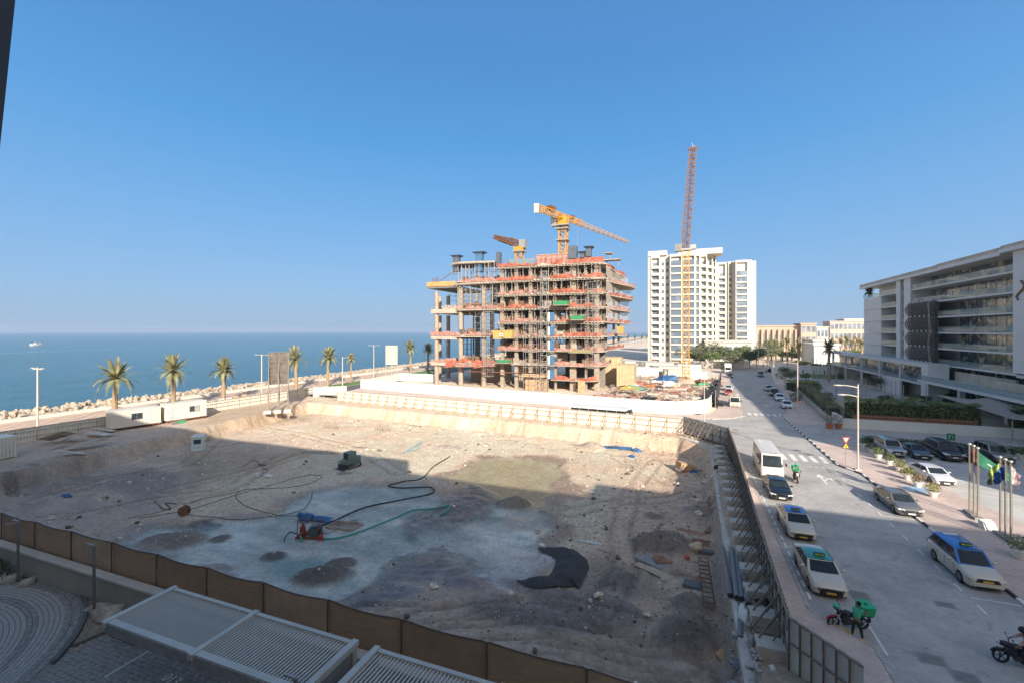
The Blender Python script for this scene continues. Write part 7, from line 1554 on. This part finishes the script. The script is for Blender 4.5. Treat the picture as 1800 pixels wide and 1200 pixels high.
# small figures far off by the garden wall and on the play court
for i, (x, y, c) in enumerate(((38,183,(.05,.05,.06)),(41,182,(.30,.20,.18)),(44.5,184,(.04,.05,.10)),(33.5,108,(.42,.12,.04)))):
    Jw = dict(pelvis=(0,0,.93),waist=(0,0,1.08),chest=(0,0,1.36),head=(0,.02,1.66),shl=(-.18,0,1.44),shr=(.18,0,1.44),ell=(-.24,-.03,1.15),elr=(.24,.03,1.15),wrl=(-.24,.06,.92),wrr=(.24,.1,.93),hipl=(-.09,0,.9),hipr=(.09,0,.9),knl=(-.1,.08,.49),knr=(.1,-.05,.49),anl=(-.1,.14,.09),anr=(.1,-.2,.09))
    person(['person in dark clothes walking by the pale garden wall','person in reddish clothes walking by the pale garden wall','person in navy clothes walking by the pale garden wall','person in orange top standing on the tan play court'][i], (x,y,.03), i*1.1, Jw, M(f'clothes_{i}',c,.9), M('trousers_black'), M_BLK)
# ---------------- things lying in the pit ----------------
def hose(label, pts, r, mt, name='hose', lift=.0):
    P = [onpit(u, v) for u, v in pts]; out = []
    for i in range(len(P)-1):
        p0, p1, p2, p3 = P[max(i-1,0)], P[i], P[i+1], P[min(i+2,len(P)-1)]
        for k in range(7):
            t_ = k/7; q = .5*((2*p1)+(p2-p0)*t_+(2*p0-5*p1+4*p2-p3)*t_*t_+(3*p1-p0-3*p2+p3)*t_**3); out.append(Vector((q.x,q.y,max(hz(q.x,q.y),WZ-.03)+r*.7+lift)))
    out.append(P[-1]+Vector((0,0,r))); o = out[0].copy()
    return tag(MB(mt).path([q-o for q in out], r, 6).build(name, loc=o, smooth=60), label, 'hose')
M_HBLK = M('hose_black', (.03,.03,.03), .6); M_TEALH = M('hose_teal', (.02,.27,.23), .5); M_HBRN = M('hose_brown', (.12,.06,.045), .7)
hose('thick black hose curling from the red pump up to the shade edge', [(562,927),(590,916),(640,894),(700,881),(745,872),(763,862),(750,856),(705,859),(683,854),(712,849),(742,840),(762,820),(791,802)], .075, M_HBLK)
hose('teal lay flat hose running from the red pump to the dark mud', [(544,934),(558,943),(577,949),(620,941),(690,914),(728,898),(768,893),(789,888),(787,897),(774,905)], .07, M_TEALH)
hose('thin brown hose looping left of the pump across the sand', [(536,908),(470,901),(425,884),(415,868),(440,859),(520,855),(566,838),(540,835),(480,851),(380,881),(330,896),(245,911)], .035, M_HBRN)
hose('thin dark cable crossing the pale mud left of the pump', [(549,866),(545,881),(525,900),(450,911),(400,910),(330,904)], .03, M_HBLK)
hose('short pinkish hose between the pump and the wooden tray', [(566,926),(572,938),(585,935),(597,928)], .03, M('hose_pink',(.25,.10,.10),.7))
hose('dark looped hose beside the brown cable reel', [(272,880),(285,893),(300,894),(290,884),(310,886)], .05, M_HBLK)
hose('thin rust coloured cable on the left of the pit floor', [(225,910),(270,902),(330,885),(400,868),(430,860)], .03, M_RUST)
hose('dark arched cable beside the small white post in the pit', [(428,822),(440,812),(452,812),(460,822),(470,826)], .04, M_HBLK, lift=.15)
M_PUMP = M('pump_red', (.24,.05,.025), .5, .2, var=.3, scale=3, dirt=.3); M_BLUE = M('tarp_blue', (.03,.10,.24), .6, var=.3, scale=3)
p = onpit(545,944); t = thing('dewatering_pump', 'red dewatering pump rig with grey engine standing in the milky water', 'pump', p, .35)
MB(M_PUMP).box(-1.3,-.6,.12,1.2,-.5,.3).box(-1.3,.5,.12,1.2,.6,.3).box(-1.3,-.5,.14,-1.18,.5,.28).box(1.1,-.5,.14,1.2,.5,.28).build('skid_frame', t)
m = MB(M_PUMP); m.tube((-.75,0,.2),(-.75,0,1.15),.34,12,.26); m.tube((-.75,0,1.15),(-.75,0,1.5),.2,10,.1); m.tube((-.75,-.2,.6),(-.75,-.75,.55),.16,10); m.tube((-.45,0,.5),(.1,0,.55),.2,10); m.build('pump_body', t, smooth=40)
m = MB(M('engine_block', (.10,.12,.13), .5, .4, var=.3, scale=5)); m.box(.0,-.42,.35,1.05,.42,1.1); m.box(.15,-.3,1.1,.9,.3,1.28); m.tube((.9,.2,1.2),(.9,.2,1.7),.05,8); m.build('engine', t)
MB(M_HBLK).tube((1.06,0,.7),(1.14,0,.7),.34,14).build('fan_guard', t); m = MB(M_PUMP)
for x, y in ((-1.1,-.5),(-1.1,.5),(1.0,-.5),(1.0,.5)): m.bar((x,y,.3),(x,y,1.75),.06)
for y in (-.5,.5): m.bar((-1.1,y,1.75),(1.0,y,1.75),.06); m.bar((-1.1,y,1.1),(0,y,1.75),.05)
m.bar((-1.1,-.5,1.75),(-1.1,.5,1.75),.06); m.build('guard_frame', t); MB(M_TEALH).path([(-.7,-.7,.55),(-.5,-1.0,.45),(-.2,-1.2,.15)],.09,8).build('outlet', t); MB(M_HBLK).path([(-1.3,-.2,.5),(-1.9,-.5,.8),(-2.3,-.7,.3),(-2.3,-.9,-.1)],.06,6).build('suction_hose', t)
MB(M('can_red',(.42,.03,.06),.5)).box(1.25,-.75,.0,1.6,-.45,.5).build('jerrycan', t)
for i, (u, v, sx, sy, sz, lab) in enumerate(((536,913,.75,.5,.5,'blue drum like box just behind the red pump'),(564,914,1.3,.45,.3,'crumpled blue tarp behind the pump engine'),(1085,787,2.2,.7,.22,'long blue tarp heap in the sun near the far right corner'),(1110,776,.5,.4,.25,'small dark blue bundle behind the long blue tarp'),(1119,793,.7,.5,.4,'blue bag with white rag right of the long blue tarp'),(118,872,.7,.3,.2,'small blue sheet lying at the left of the pit floor'))):
    p = onpit(u, v); tag(MB(M_BLUE).blob((0,0,sz*.3), (sx,sy,sz), i+3, 10, 6, .35).build('tarp' if i else 'drum', loc=p), lab, 'tarp' if i else 'drum')
bpy.data.objects['dewatering_pump'].scale = (.82,.82,.82)
p = onpit(603,925); t = thing('wooden_tray', 'shallow timber framed tray with a valve standing in the milky water', 'tray', p, .15)
for a, b_ in (((-1.3,-.7),(1.3,-.7)),((1.3,-.7),(1.6,.7)),((1.6,.7),(-1.0,.7)),((-1.0,.7),(-1.3,-.7))): MB(M_WOODG).bar((*a,.12),(*b_,.12),.1,.22).build('side_board', t)
MB(M('tray_mud',(.24,.19,.14),.5)).add([(-1.3,-.7,.06),(1.3,-.7,.06),(1.6,.7,.06),(-1.0,.7,.06)],[(0,1,2,3)]).build('base', t); m = MB(M_METAL); m.tube((-.5,.1,.06),(-.5,.1,.55),.12,8); m.tube((-.8,.1,.45),(-.2,.1,.45),.08,8); m.build('valve', t)
# skid loader parked at the edge of the shade
p = onpit(607,822); t = thing('skid_loader', 'small grey green skid loader parked at the edge of the shade', 'loader', p, -.15)
M_LD = M('loader_grey_green', (.16,.20,.18), .55, .2, var=.2, dirt=.3); MB(M_LD).add([(-.6,-.3,.4),(.6,-.3,.4),(.6,2.0,.4),(-.6,2.0,.4),(-.6,-.3,.95),(.6,-.3,.95),(.6,2.0,1.25),(-.6,2.0,1.25)],[(3,2,1,0),(4,5,6,7),(0,1,5,4),(1,2,6,5),(2,3,7,6),(3,0,4,7)]).build('body', t)
MB(M_LD).box(-.5,.1,.98,.5,1.35,1.95).build('cab', t); MB(M_GLASS).box(-.42,.07,1.1,.42,.099,1.85).build('windscreen', t); MB(M_GLASS).box(-.52,.25,1.15,-.501,1.2,1.8).build('side_window', t)
for x in (-.82,.82): MB(M_HBLK).loft([[(x-.15,y,z),(x+.15,y,z)] for y, z in ((-.4,.2),(-.2,.0),(1.5,.0),(1.8,.2),(1.7,.5),(-.3,.5),(-.4,.2))], closed=False).build('track', t); MB(M_LD).bar((x*.92,1.6,1.2),(x*.92,-.6,.75),.12).build('lift_arm', t)
MB(M_HBLK).add([(-.8,-1.1,.05),(.8,-1.1,.05),(.8,-.5,.05),(-.8,-.5,.05),(-.8,-.45,.6),(.8,-.45,.6)],[(0,1,2,3),(3,2,5,4)]).build('bucket', t)
# rebar starters, posts, reel
M_RB = M('rebar_rust', (.17,.09,.055), .85, .2, var=.3)
for i, (u, v, lab) in enumerate(((581,752,'left rusty starter bar frame on the sunlit pit floor'),(672,756,'right rusty starter bar frame on the sunlit pit floor'))):
    p = onpit(u, v); m = MB(M_RB)
    for k in range(7): x = -1.6+k*.55; m.bar((x,0,0),(x*.75,.1,1.35 if k % 2 else .9),.035)
    m.bar((-1.5,0,.1),(1.7,0,.12),.03); m.build('starter_bars', loc=p); tag(bpy.data.objects[bpy.context.scene.objects[-1].name], None) if 0 else None; o = [o for o in col.objects if o.name.startswith('starter_bars') and o.parent is None][-1]; tag(o, lab, 'rebar')
for k, (a, b_) in enumerate((((707,797),(742,776)),((716,795),(744,777)),((722,794),(741,786)))):
    P, Q = onpit(*a), onpit(*b_); tag(MB(M('pipe_blue',(.10,.30,.42),.5)).tube((0,0,.06),Q-P+Vector((0,0,.06)),.055,8).build('blue_pipe', loc=P), ['longest','middle','shortest'][k]+' of three thin blue pipes lying on the sunlit sand', 'pipe', 'thin blue pipes')
p = onpit(324,905); t = thing('cable_reel', 'brown wooden cable reel standing on the left of the pit floor', 'reel', p, .4)
for y in (-.28,.22): MB(M_RUST).tube((0,y,.45),(0,y+.06,.45),.45,16).build('flange', t)
MB(M_HBRN).tube((0,-.22,.45),(0,.22,.45),.28,14).build('drum', t)
p = onpit(462,836); t = thing('level_post', 'thin post with white bucket and cable in the shaded pit', 'post', p); MB(M_METAL).tube((0,0,0),(0,0,1.6),.04,6).build('post', t); MB(M_BLK).box(-.5,-.04,1.3,.5,.04,1.38).build('crossbar', t); MB(M_WHITE).lathe((-.35,-.5,0),[(.2,0),(.26,.45),(.0,.45)],10).build('bucket', t); MB(M_WHITE).box(.2,-.2,0,1.3,.5,.12).build('sheet', t)
# black geotextile draped in a crescent
out = [onpit(u, v) for u, v in ((944,966),(985,963),(1012,968),(1032,984),(1036,1000),(1028,1018),(1018,1037),(1008,1030),(985,1033),(955,1035),(925,1033),(906,1018))]
inn = [onpit(u, v) for u, v in ((952,972),(968,977),(978,984),(975,993),(972,1003),(965,1011),(950,1017),(935,1020),(920,1022))]
def resample(P, n):
    L = [0]; 
    for a, b_ in zip(P[:-1],P[1:]): L.append(L[-1]+(b_-a).length)
    o = []
    for i in range(n+1):
        s_ = L[-1]*i/n; k = max(j for j in range(len(L)) if L[j] <= s_+1e-6); k = min(k, len(P)-2); o.append(P[k].lerp(P[k+1],(s_-L[k])/(L[k+1]-L[k])))
    return o
A_, B_ = resample(out, 30), resample(inn, 30); vs = []; fs = []
for i in range(31):
    for j in range(9):
        q = A_[i].lerp(B_[i], j/8); zz = hz(q.x,q.y); q.z = max(zz, WZ)+.05+.55*math.sin(math.pi*j/8)*math.sin(math.pi*min(1,max(0,i/30)))**.7+.16*noise.noise(q*1.1)+.07*noise.noise(q*3.1); vs.append(q-A_[0])
for i in range(30):
    for j in range(8): k = i*9+j; fs.append((k,k+1,k+10,k+9))
tag(MB(M('geotextile_black', (.045,.043,.043), .9, var=.25, scale=1.2, bmp=.3, bs=30)).add(vs, fs).build('ground_sheet', loc=A_[0], smooth=60), 'crescent of black ground sheet draped over the pond bank', 'ground sheet')
# boards, crates, panels, sacks near the street side of the pit
def flat(name, label, cat, u, v, L, W, th, rz, mt, n=1, tilt=0, z=PITZ, group=None, gap=.02):
    p = onpit(u, v); t = thing(name, label, cat, p+Vector((0,0,.03)), rz, group); t.rotation_euler = (tilt, 0, rz)
    for i in range(n): y0 = -W/2+W*i/n; MB(mt).box(-L/2+rnd.uniform(-.05,.05)*(n > 1), y0, 0, L/2+rnd.uniform(-.05,.05)*(n > 1), y0+W/n-gap, th).build('board' if n > 1 else 'sheet', t)
    return t
M_PLY = M('old_plywood', (.42,.32,.23), .85, var=.2, scale=2, stretch=(1,5,1)); M_PLYR = M('reddish_board', (.30,.17,.11), .85, var=.3, scale=2)
flat('plywood_sheet','long pale plywood sheet lying on the tray in the pit','sheet',1167,1012,2.6,.75,.05,-.55,M_PLY,1,.05)
flat('plywood_sheet','plywood sheet beneath the longer pale one','sheet',1143,1001,2.3,.7,.05,-.45,M_PLY)
flat('mortar_tray','grey framed tray with water behind the plywood sheets','tray',1145,988,2.2,1.1,.12,-.5,M('tray_grey',(.24,.23,.22),.5)); flat('glass_sheet','pale green sheet lying flat on the brown sand','sheet',1038,953,1.9,.35,.03,-.02,M('pale_green_sheet',(.42,.50,.46),.3))
flat('pallet','slatted brown pallet at the foot of the dark sand mound','pallet',1165,973,1.3,1.0,.10,.5,M_PLYR,6,.12,gap=.07); flat('pallet','slatted reddish pallet beside the sack near the capping beam','pallet',1236,955,1.6,.8,.12,-.1,M_PLYR,7,.2,gap=.07); flat('crate','dark slatted steel crate in front of the rebar ladder','crate',1218,1031,1.1,.8,.25,-.15,M('steel_blue_grey',(.13,.16,.18),.5,.3),6,gap=.05)
flat('panel','dark flat box behind the cream sack','panel',1241,972,1.2,.5,.22,-.05,M('dark_box',(.12,.11,.11),.7)); flat('plywood_sheet','brown board leaning by the beam above the white rag','sheet',1241,898,1.6,1.0,.05,.4,M_PLYR,1,.25); flat('panel','white rectangular panel near the beam in shade','panel',1240,846,1.3,.5,.06,1.3,M_WHITE,1,.3)
for i, (u, v, L, rz) in enumerate(((1243,868,2.0,1.1),(1248,878,1.8,1.4),(1238,862,1.4,.8),(1251,925,2.2,1.2),(1243,932,2.0,.7),(1236,827,1.6,.3),(1243,833,1.3,.6),(1215,935,2.2,-.3),(1248,945,1.6,.9),(1226,1018,1.0,.9))):
    flat('plank_bundle', ['loose brown planks','split reddish planks','short crossed planks','long curved planks','broken dark planks','flat brown planks','small scattered planks','half buried planks','upright broken planks','thin single plank'][i]+' beside the capping beam, '+ORD[i]+' group from the far end', 'planks', u, v, L, .5, .05, rz, M_PLYR if i % 2 else M_PLY, 3, .15, group='planks beside the capping beam')
p = onpit(1224,968); tag(MB(M('sack_cream', (.50,.42,.29), .9, var=.15)).blob((0,0,.3),(.5,.38,.42),4,10,7,.3).build('sack', loc=p, smooth=50), 'bulging cream sack beside the reddish pallet', 'sack'); p = onpit(1209,975); tag(MB(M_REDS).blob((0,0,.12),(.18,.25,.15),2,8,5,.3).build('rag', loc=p), 'small red rag left of the cream sack', 'rag')
for i, (u, v) in enumerate(((1228,904),(946,936),(952,960),(1254,832))): p = onpit(u, v); tag(MB(M_WHITE if i != 1 else M_BOULD).blob((0,0,.12),(.28,.22,.2),i+9,8,5,.4).build('rag' if i != 1 else 'boulder', loc=p), ['crumpled white rag on the dark bucket near the beam','pale round stone at the edge of the olive pond','small pale bundle by the brown pit edge','white scrap beside the cardboard crate'][i], 'rag' if i != 1 else 'boulder')
p = onpit(1205,826); t = thing('cardboard_crate', 'torn tan cardboard crate in the sun beside the planks', 'crate', p, .5); MB(M('cardboard', (.45,.29,.15), .9, var=.3, scale=3)).cbox((0,0,.45),(1.9,1.3,.85),Matrix.Rotation(.25,3,'Y'),1.1).build('box', t); MB(M_PLY).cbox((-.9,-.3,.5),(.1,1.5,1.1),Matrix.Rotation(.5,3,'Y')).build('flap', t); MB(M_BLUE).blob((.6,-.7,.1),(.6,.4,.2),5,8,5,.3).build('liner', t)
p = Vector((3.1, 55.2, -.12)); m = MB(M_TYRE); n = 22; m.loft([[(math.cos(2*math.pi*i/n)*q, math.sin(2*math.pi*i/n)*q, z) for i in range(n)] for q, z in ((.34,.0),(.55,.0),(.62,.08),(.62,.24),(.55,.32),(.34,.32),(.30,.26),(.30,.06),(.34,0))], caps=False); p.z = -.2; tag(m.build('tyre', loc=p+Vector((.45,0,0)), smooth=50), 'large black tyre lying on the capping beam', 'tyre')
rg = random.Random(31)
for i in range(9):
    y = 57.5+i*.75; o = MB((M_METAL,M_GBIN,M_SHT,M_WHITE,M_HBLK)[i % 5]).cbox((0,0,.12),(rg.uniform(.6,1.3),rg.uniform(.3,.8),rg.uniform(.1,.3)),Matrix.Rotation(rg.uniform(-.3,.3),3,'X')).build('scrap_piece', loc=(3.4+.12*i,y,-.16), rz=rg.uniform(0,3)); tag(o, f'{ORD[i]} scrap piece behind the tyre on the capping beam, counted away from it', 'scrap', 'scrap on the capping beam')
# rebar ladder and big pipes
P, Q = onpit(1236,990), onpit(1247,1074); m = MB(M_RB); d = Q-P; L = d.length; d.normalize(); a = Vector((-d.y,d.x,0)).normalized()
for s_ in (-.32,.32):
    for zz in (.12,.45): m.bar(a*s_+Vector((0,0,zz)), d*L+a*s_+Vector((0,0,zz)), .035)
for i in range(11): c = d*L*i/10; m.bar(c+a*-.32+Vector((0,0,.12)), c+a*.32+Vector((0,0,.12)), .03); m.bar(c+a*-.32+Vector((0,0,.12)), c+a*-.32+Vector((0,0,.45)), .03); m.bar(c+a*.32+Vector((0,0,.12)), c+a*.32+Vector((0,0,.45)), .03); m.bar(c+a*-.32+Vector((0,0,.45)), c+a*.32+Vector((0,0,.45)), .03)
tag(m.build('rebar_cage', loc=P), 'rusty rebar cage like a ladder lying on the slope by the beam', 'rebar cage')
M_PIPE = M('pipe_dark_grey', (.13,.145,.16), .5, .1, var=.15, scale=1, dirt=.25)
for i, (a, b_, z) in enumerate((((1270,962),(1284,1046),-.1),((1286,965),(1296,1050),.0),((1294,970),(1305,1052),.0),((1302,975),(1316,1062),.1),((1302,1058),(1301,1122),-.3))):
    P, Q = G(*a, z), G(*b_, z); m = MB(M_PIPE); m.tube((0,0,0), Q-P, .17, 14); m.use(M_HBLK).tube((Q-P)*1.0, (Q-P)*1.002, .145, 12); tag(m.build('drain_pipe', loc=P, smooth=40), ['first','second','third','fourth'][i]+' big grey pipe from the left in the row beside the capping beam' if i < 4 else 'single big grey pipe lying lower towards the viewpoint', 'pipe', 'big grey drain pipes')
def sheetpile(u, v, z, sx, sy, sz, mt, seed, lab, nm='sheet', cat='sheet', rz=0):
    p = G(u, v, z); 
    if p.x < 2.5: p = onpit(u, v, z)
    tag(MB(mt).blob((0,0,sz*.4),(sx,sy,sz),seed,9,6,.45).build(nm, loc=p, rz=rz), lab, cat)
sheetpile(1298,1030,-.3,.6,1.6,.06,M('marble_sheet',(.20,.19,.20),.4,var=.5,scale=5),2,'dark mottled plastic sheet under the pipe ends'); sheetpile(1320,1092,-.5,.7,1.0,.45,M_WHITE,3,'crumpled white plastic heap under the near braces','plastic_heap','plastic'); sheetpile(1338,1060,-.3,.6,.8,.35,M_HBLK,4,'black plastic heap between the braces and the pipes','plastic_heap','plastic')
sheetpile(1322,1135,-.5,.45,.5,.08,M('pale_blue_sheet',(.50,.55,.60),.5),5,'pale blue sheet on the rubbish near the hoarding corner'); sheetpile(1312,1120,-.5,.5,.5,.2,M_SHT,6,'grey crumpled sheet beside the lone big pipe'); sheetpile(1344,1190,-.3,.3,.3,.12,M_REDS,7,'red round plastic basin at the bottom edge near the hoarding','basin','basin')
sheetpile(1358,1184,-.3,.4,.3,.2,M_WHITE,8,'white plastic scrap beside the red basin','plastic_heap','plastic')
flat('cardboard_sheet','curled tan cardboard on the sand near the lone pipe','cardboard',1272,1144,.9,.6,.04,.6,M('cardboard'),1,.25,-1.2); flat('metal_sheet','mottled grey metal sheet lying near the rubbish','sheet',1305,1171,.8,.75,.03,-.2,M('mottled_sheet',(.15,.16,.18),.5,.3,var=.5,scale=6),1,.0,-1.2); flat('stake','upright timber stake stub by the sand heap','stake',1271,1120,.9,.07,.06,1.4,M_PLY,1,.5,-1.2)
# rubbish strewn along the street side, small stones over the pit
m = MB(M('rubbish_mix', (.42,.38,.34), .8, var=.7, scale=9, c2=(.60,.50,.44)))
for i in range(420):
    y = rg.uniform(17,26) if i < 300 else rg.uniform(26,64); x = rg.uniform(2.4,4.3)+(.8 if i < 300 else .3)*rg.uniform(-1,1); z = (hz(x,y) if x < 3.2 else -.33)+.35*max(0,1-abs(y-21)/4)*rg.random(); m.cbox((x,y,z+.06),(rg.uniform(.05,.35),rg.uniform(.05,.3),rg.uniform(.02,.12)),Matrix.Rotation(rg.uniform(0,3),3,'Z') @ Matrix.Rotation(rg.uniform(-.5,.5),3,'X'))
m.build('rubbish')['kind'] = 'stuff'
m = MB(M('rubble_stone', (.52,.45,.37), .95, var=.5, scale=4, world=True)); m2 = MB(M('dark_litter', (.11,.08,.06), .9, var=.5, scale=4, world=True))
for i in range(9000):
    x, y = rg.uniform(-72,2.2), 17+59*rg.random()**1.3; z = hz(x,y)
    if z < WZ-.03: continue
    k = rg.random(); s_ = rg.uniform(.03,.09)*(2.6 if k > .96 else 1); n = noise.noise(Vector((x*.15,y*.15,3)))
    if n < -.05 and rg.random() < .7: continue
    (m2 if (x > -16 and rg.random() < .45) or rg.random() < .1 else m).cbox((x,y,z+s_*.3),(s_*rg.uniform(.8,2.0),s_,s_*.8),Matrix.Rotation(rg.uniform(0,3),3,'Z') @ Matrix.Rotation(rg.uniform(-.4,.4),3,'X'),.8)
for i in range(600):
    x, y = 2.2-13*rg.random()**1.6, rg.uniform(26,72); z = hz(x,y); a = rg.uniform(0,3.1); L = .08+.45*rg.random()**3; m2.bar((x,y,z+.03),(x+math.cos(a)*L,y+math.sin(a)*L,z+.04),.03)
for i in range(900):
    x, y = rg.uniform(-60,2.2), rg.uniform(17,72); z = hz(x,y)
    if z < WZ+.02 or noise.noise(Vector((x*.22,y*.22,9))) < .05: continue
    s_ = .08+.22*rg.random()**3; (m2 if rg.random() < .3 else m).blob((x,y,z+s_*.2),(s_*1.2,s_,s_*.7),i,6,4,.4)
m.build('rubble')['kind'] = 'stuff'; m2.build('litter')['kind'] = 'stuff'
for i, (u, v, L) in enumerate(((884,726,3.2),(935,733,2.4),(600,707,1.0))):
    p = G(u, v, LEDGE); t = thing('plank_stack', ['larger stack of grey boards on the far ledge','smaller stack of grey boards on the far ledge','dark broken panel leaning at the far left hoarding'][i], 'planks', (p.x,p.y,LEDGE), -.1)
    for k in range(8 if i < 2 else 2): MB(M_WOODG).box(-L/2+rg.uniform(-.2,.2), -.5+.12*(k % 3), k*.08, L/2+rg.uniform(-.2,.2), .3+.1*(k % 2), k*.08+.06).build('board', t)

# ---------------- the debris yard between the unfinished building and the street ----------------
M_TAN = M('tan_sheeting', (.48,.37,.23), .85, var=.15, scale=.8, dirt=.2)
def yb(label, cat, u, v, Y, w_, d_, h_, mt, nm='site_box', rz=0, panels=0):
    p = PY(u, v, Y); p.z = 0; t = thing(nm, label, cat, p, rz)
    MB(mt).box(-w_/2,0,0,w_/2,d_,h_).build('wall', t); MB(mt).box(-w_/2-.08,-.08,h_+.003,w_/2+.08,d_+.08,h_+.12).build('roof', t)
    for i in range(panels): MB(M_WOOD).box(-w_/2+w_*i/panels,-.06,0,-w_/2+w_*i/panels+.1,-.002,h_).build('batten', t)
    return t
yb('tall tan plywood enclosure at the right end of the unfinished building','enclosure',1099,650,122,4.4,5,6.2,M_TAN,'plywood_enclosure',0,6); yb('lower tan enclosure step behind the tall plywood one','enclosure',1075,640,130,5,4,7.6,M_TAN,'plywood_enclosure',0,4)
yb('long low white site building behind the debris yard','site building',1150,640,172,13,6,3.6,M_TWHITE); yb('white cabin with tarpaulin front beside the tan enclosure','cabin',1138,650,158,7,3,2.8,M_WHITE); yb('small white cabin behind the crane mast','cabin',1212,640,180,8,3,2.6,M_WHITE); yb('pale container near the crane foot','container',1190,652,160,9,3,2.2,M_TWHITE); yb('white container right of the crane mast','container',1228,655,150,5,3,2.5,M_WHITE)
p = PY(1172,664,140); tag(MB(M_BLUE).blob((0,0,.8),(3.2,1.8,1.5),6,12,7,.3).build('tarp', loc=(p.x,140,0), smooth=50), 'big blue tarpaulin heap left of the crane foot', 'tarp')
p = PY(1212,668,138); tag(MB(M('buff_tank',(.40,.30,.22),.7)).blob((0,0,.9),(2.6,1.2,1.0),6,14,7,.05).build('tank', loc=(p.x-1,134,0), smooth=60), 'rounded buff tank shape in front of the crane foot', 'tank')
for i, (u, Y, c, lab) in enumerate(((1125,128,M_NET,'orange netting heap beside the tan enclosure'),(1140,124,M('rust_heap',(.32,.14,.06),.9,var=.4),'rusty brown heap in the middle of the debris yard'),(1238,132,M_GBIN,'green sheet heap beside the black netting fence'),(1233,140,M_RUST,'rusty drum heap right of the crane foot'),(1107,118,M('yellow_heap',(.45,.36,.08),.8),'yellowish bag heap near the tan enclosure'),(1158,134,M_WHITE,'white bag heap left of the blue tarpaulin'),(1180,130,M_WHITE,'white sacks heap in front of the crane foot'),(1118,118,M('teal_heap',(.12,.30,.27),.8),'teal net heap near the white site wall'))):
    x = XY(u, Y)[0]; tag(MB(c).blob((0,0,.35),(2.6,1.8,.9),i*3+1,11,6,.45).build('material_heap', loc=(x,Y,0)), lab, 'heap', 'heaps in the debris yard')
mats = [M_WOODG, M_RUST, M_METAL, M_PLY, M_CONC, M_TWHITE, M_HBLK, M_NETP]; k = 0
yard = sorted([(98+52*rg.random(), rg.random()) for i in range(150)]); cnt = [0]*4
for i, (Y, xr) in enumerate(yard):                  # stacks of planks, pipes, panels, listed from the white wall backwards
    x0_ = -17; x1_ = 4.5+(Y-98)*.09; x = x0_+(x1_-x0_)*xr
    mt = mats[rg.randrange(8)]; L = rg.uniform(1.5,5.5); t_ = rg.randrange(4); a = rg.uniform(-.5,.5); m = MB(mt)
    if t_ == 0:
        for q in range(5): m.tube((-L/2,q*.28,.2+.24*(q % 2)),(L/2,q*.28+.1,.2+.24*(q % 2)),.13,7)
        nm, ct, w0 = 'pipe_stack', 'pipes', 'pipe stack'
    elif t_ == 1:
        for q in range(5): m.cbox((rg.uniform(-.2,.2),q*.05,.1+.16*q),(L,1.1,.13),Matrix.Rotation(rg.uniform(-.1,.1),3,'Z'))
        nm, ct, w0 = 'board_stack', 'boards', 'board stack'
    elif t_ == 2:
        for q in range(8): m.bar((rg.uniform(-1,0),rg.uniform(-1,1),.1+.1*q),(rg.uniform(0,L*.6),rg.uniform(-1,1),.3+rg.uniform(0,.9)),.14)
        nm, ct, w0 = 'timber_pile', 'timber', 'jumbled timber pile'
    else: m.blob((0,0,.3),(L*.45,1.0,rg.uniform(.4,.9)),i,9,5,.5); nm, ct, w0 = 'scrap_heap', 'heap', 'scrap heap'
    tag(m.build(nm, loc=(x,Y,.0), rz=a), f'{ORD[cnt[t_]]} {w0} of the debris yard, counted back from the white wall', ct, f'{w0}s of the debris yard'); cnt[t_] += 1
m = MB(M_WOODG); m2 = MB(M_RUST)
for i in range(1500): Y = rg.uniform(96,155); x = rg.uniform(-18,4.5+(Y-98)*.09); a = rg.uniform(0,3.1); L = rg.uniform(.4,2.4); (m if i % 3 else m2).bar((x,Y,rg.uniform(0,.5)),(x+math.cos(a)*L,Y+math.sin(a)*L,rg.uniform(.1,1.0)),.12)
m.build('loose_timber')['kind'] = 'stuff'; m2.build('loose_steel')['kind'] = 'stuff'
# boat with its wake far out on the sea
p = G(64,607,-3); t = thing('motor_boat', 'small white motor boat with a wake far out on the sea', 'boat', p, -1.2); L = 16
m = MB(M_WHITE); m.loft([[(x,-w_,0),(x,w_,0),(x,w_*1.15,h_),(x,-w_*1.15,h_)] for x, w_, h_ in ((-L/2,1.8,1.2),(0,2.1,1.4),(L*.35,1.5,1.8),(L/2,.1,2.4))]); m.build('hull', t); MB(M_WHITE).box(-5,-1.4,1.35,2,1.4,3.4).build('cabin', t); MB(M_GLASS).box(-4.6,-1.45,2.3,2.05,1.45,2.9).build('window', t)
W_ = M('wake_foam', (.30,.38,.40), .9, var=.2, scale=.2); 
for (a, b_, w_) in (((42,608.6),(72,607.6),3),((0,621.3),(110,616),1.1),((110,616),(240,611.5),1.0)):
    P, Q = G(*a,-2.97), G(*b_,-2.97); MB(W_).bar(P, Q, w_*2, .02).build('wake', kind='structure')
# ---------------- sea-side haze ----------------
m_, nt, b = base_mat('haze_air'); nt.nodes.remove(b); pv = nt.nodes.new('ShaderNodeVolumePrincipled'); pv.inputs['Color'].default_value = (.80,.88,1,1); pv.inputs['Density'].default_value = HAZE; pv.inputs['Anisotropy'].default_value = .2
nt.links.new(pv.outputs[0], nt.nodes['Material Output'].inputs['Volume'])
MB(m_).box(-9100,-3100,-6,9100,9100,80).build('haze', kind='stuff')
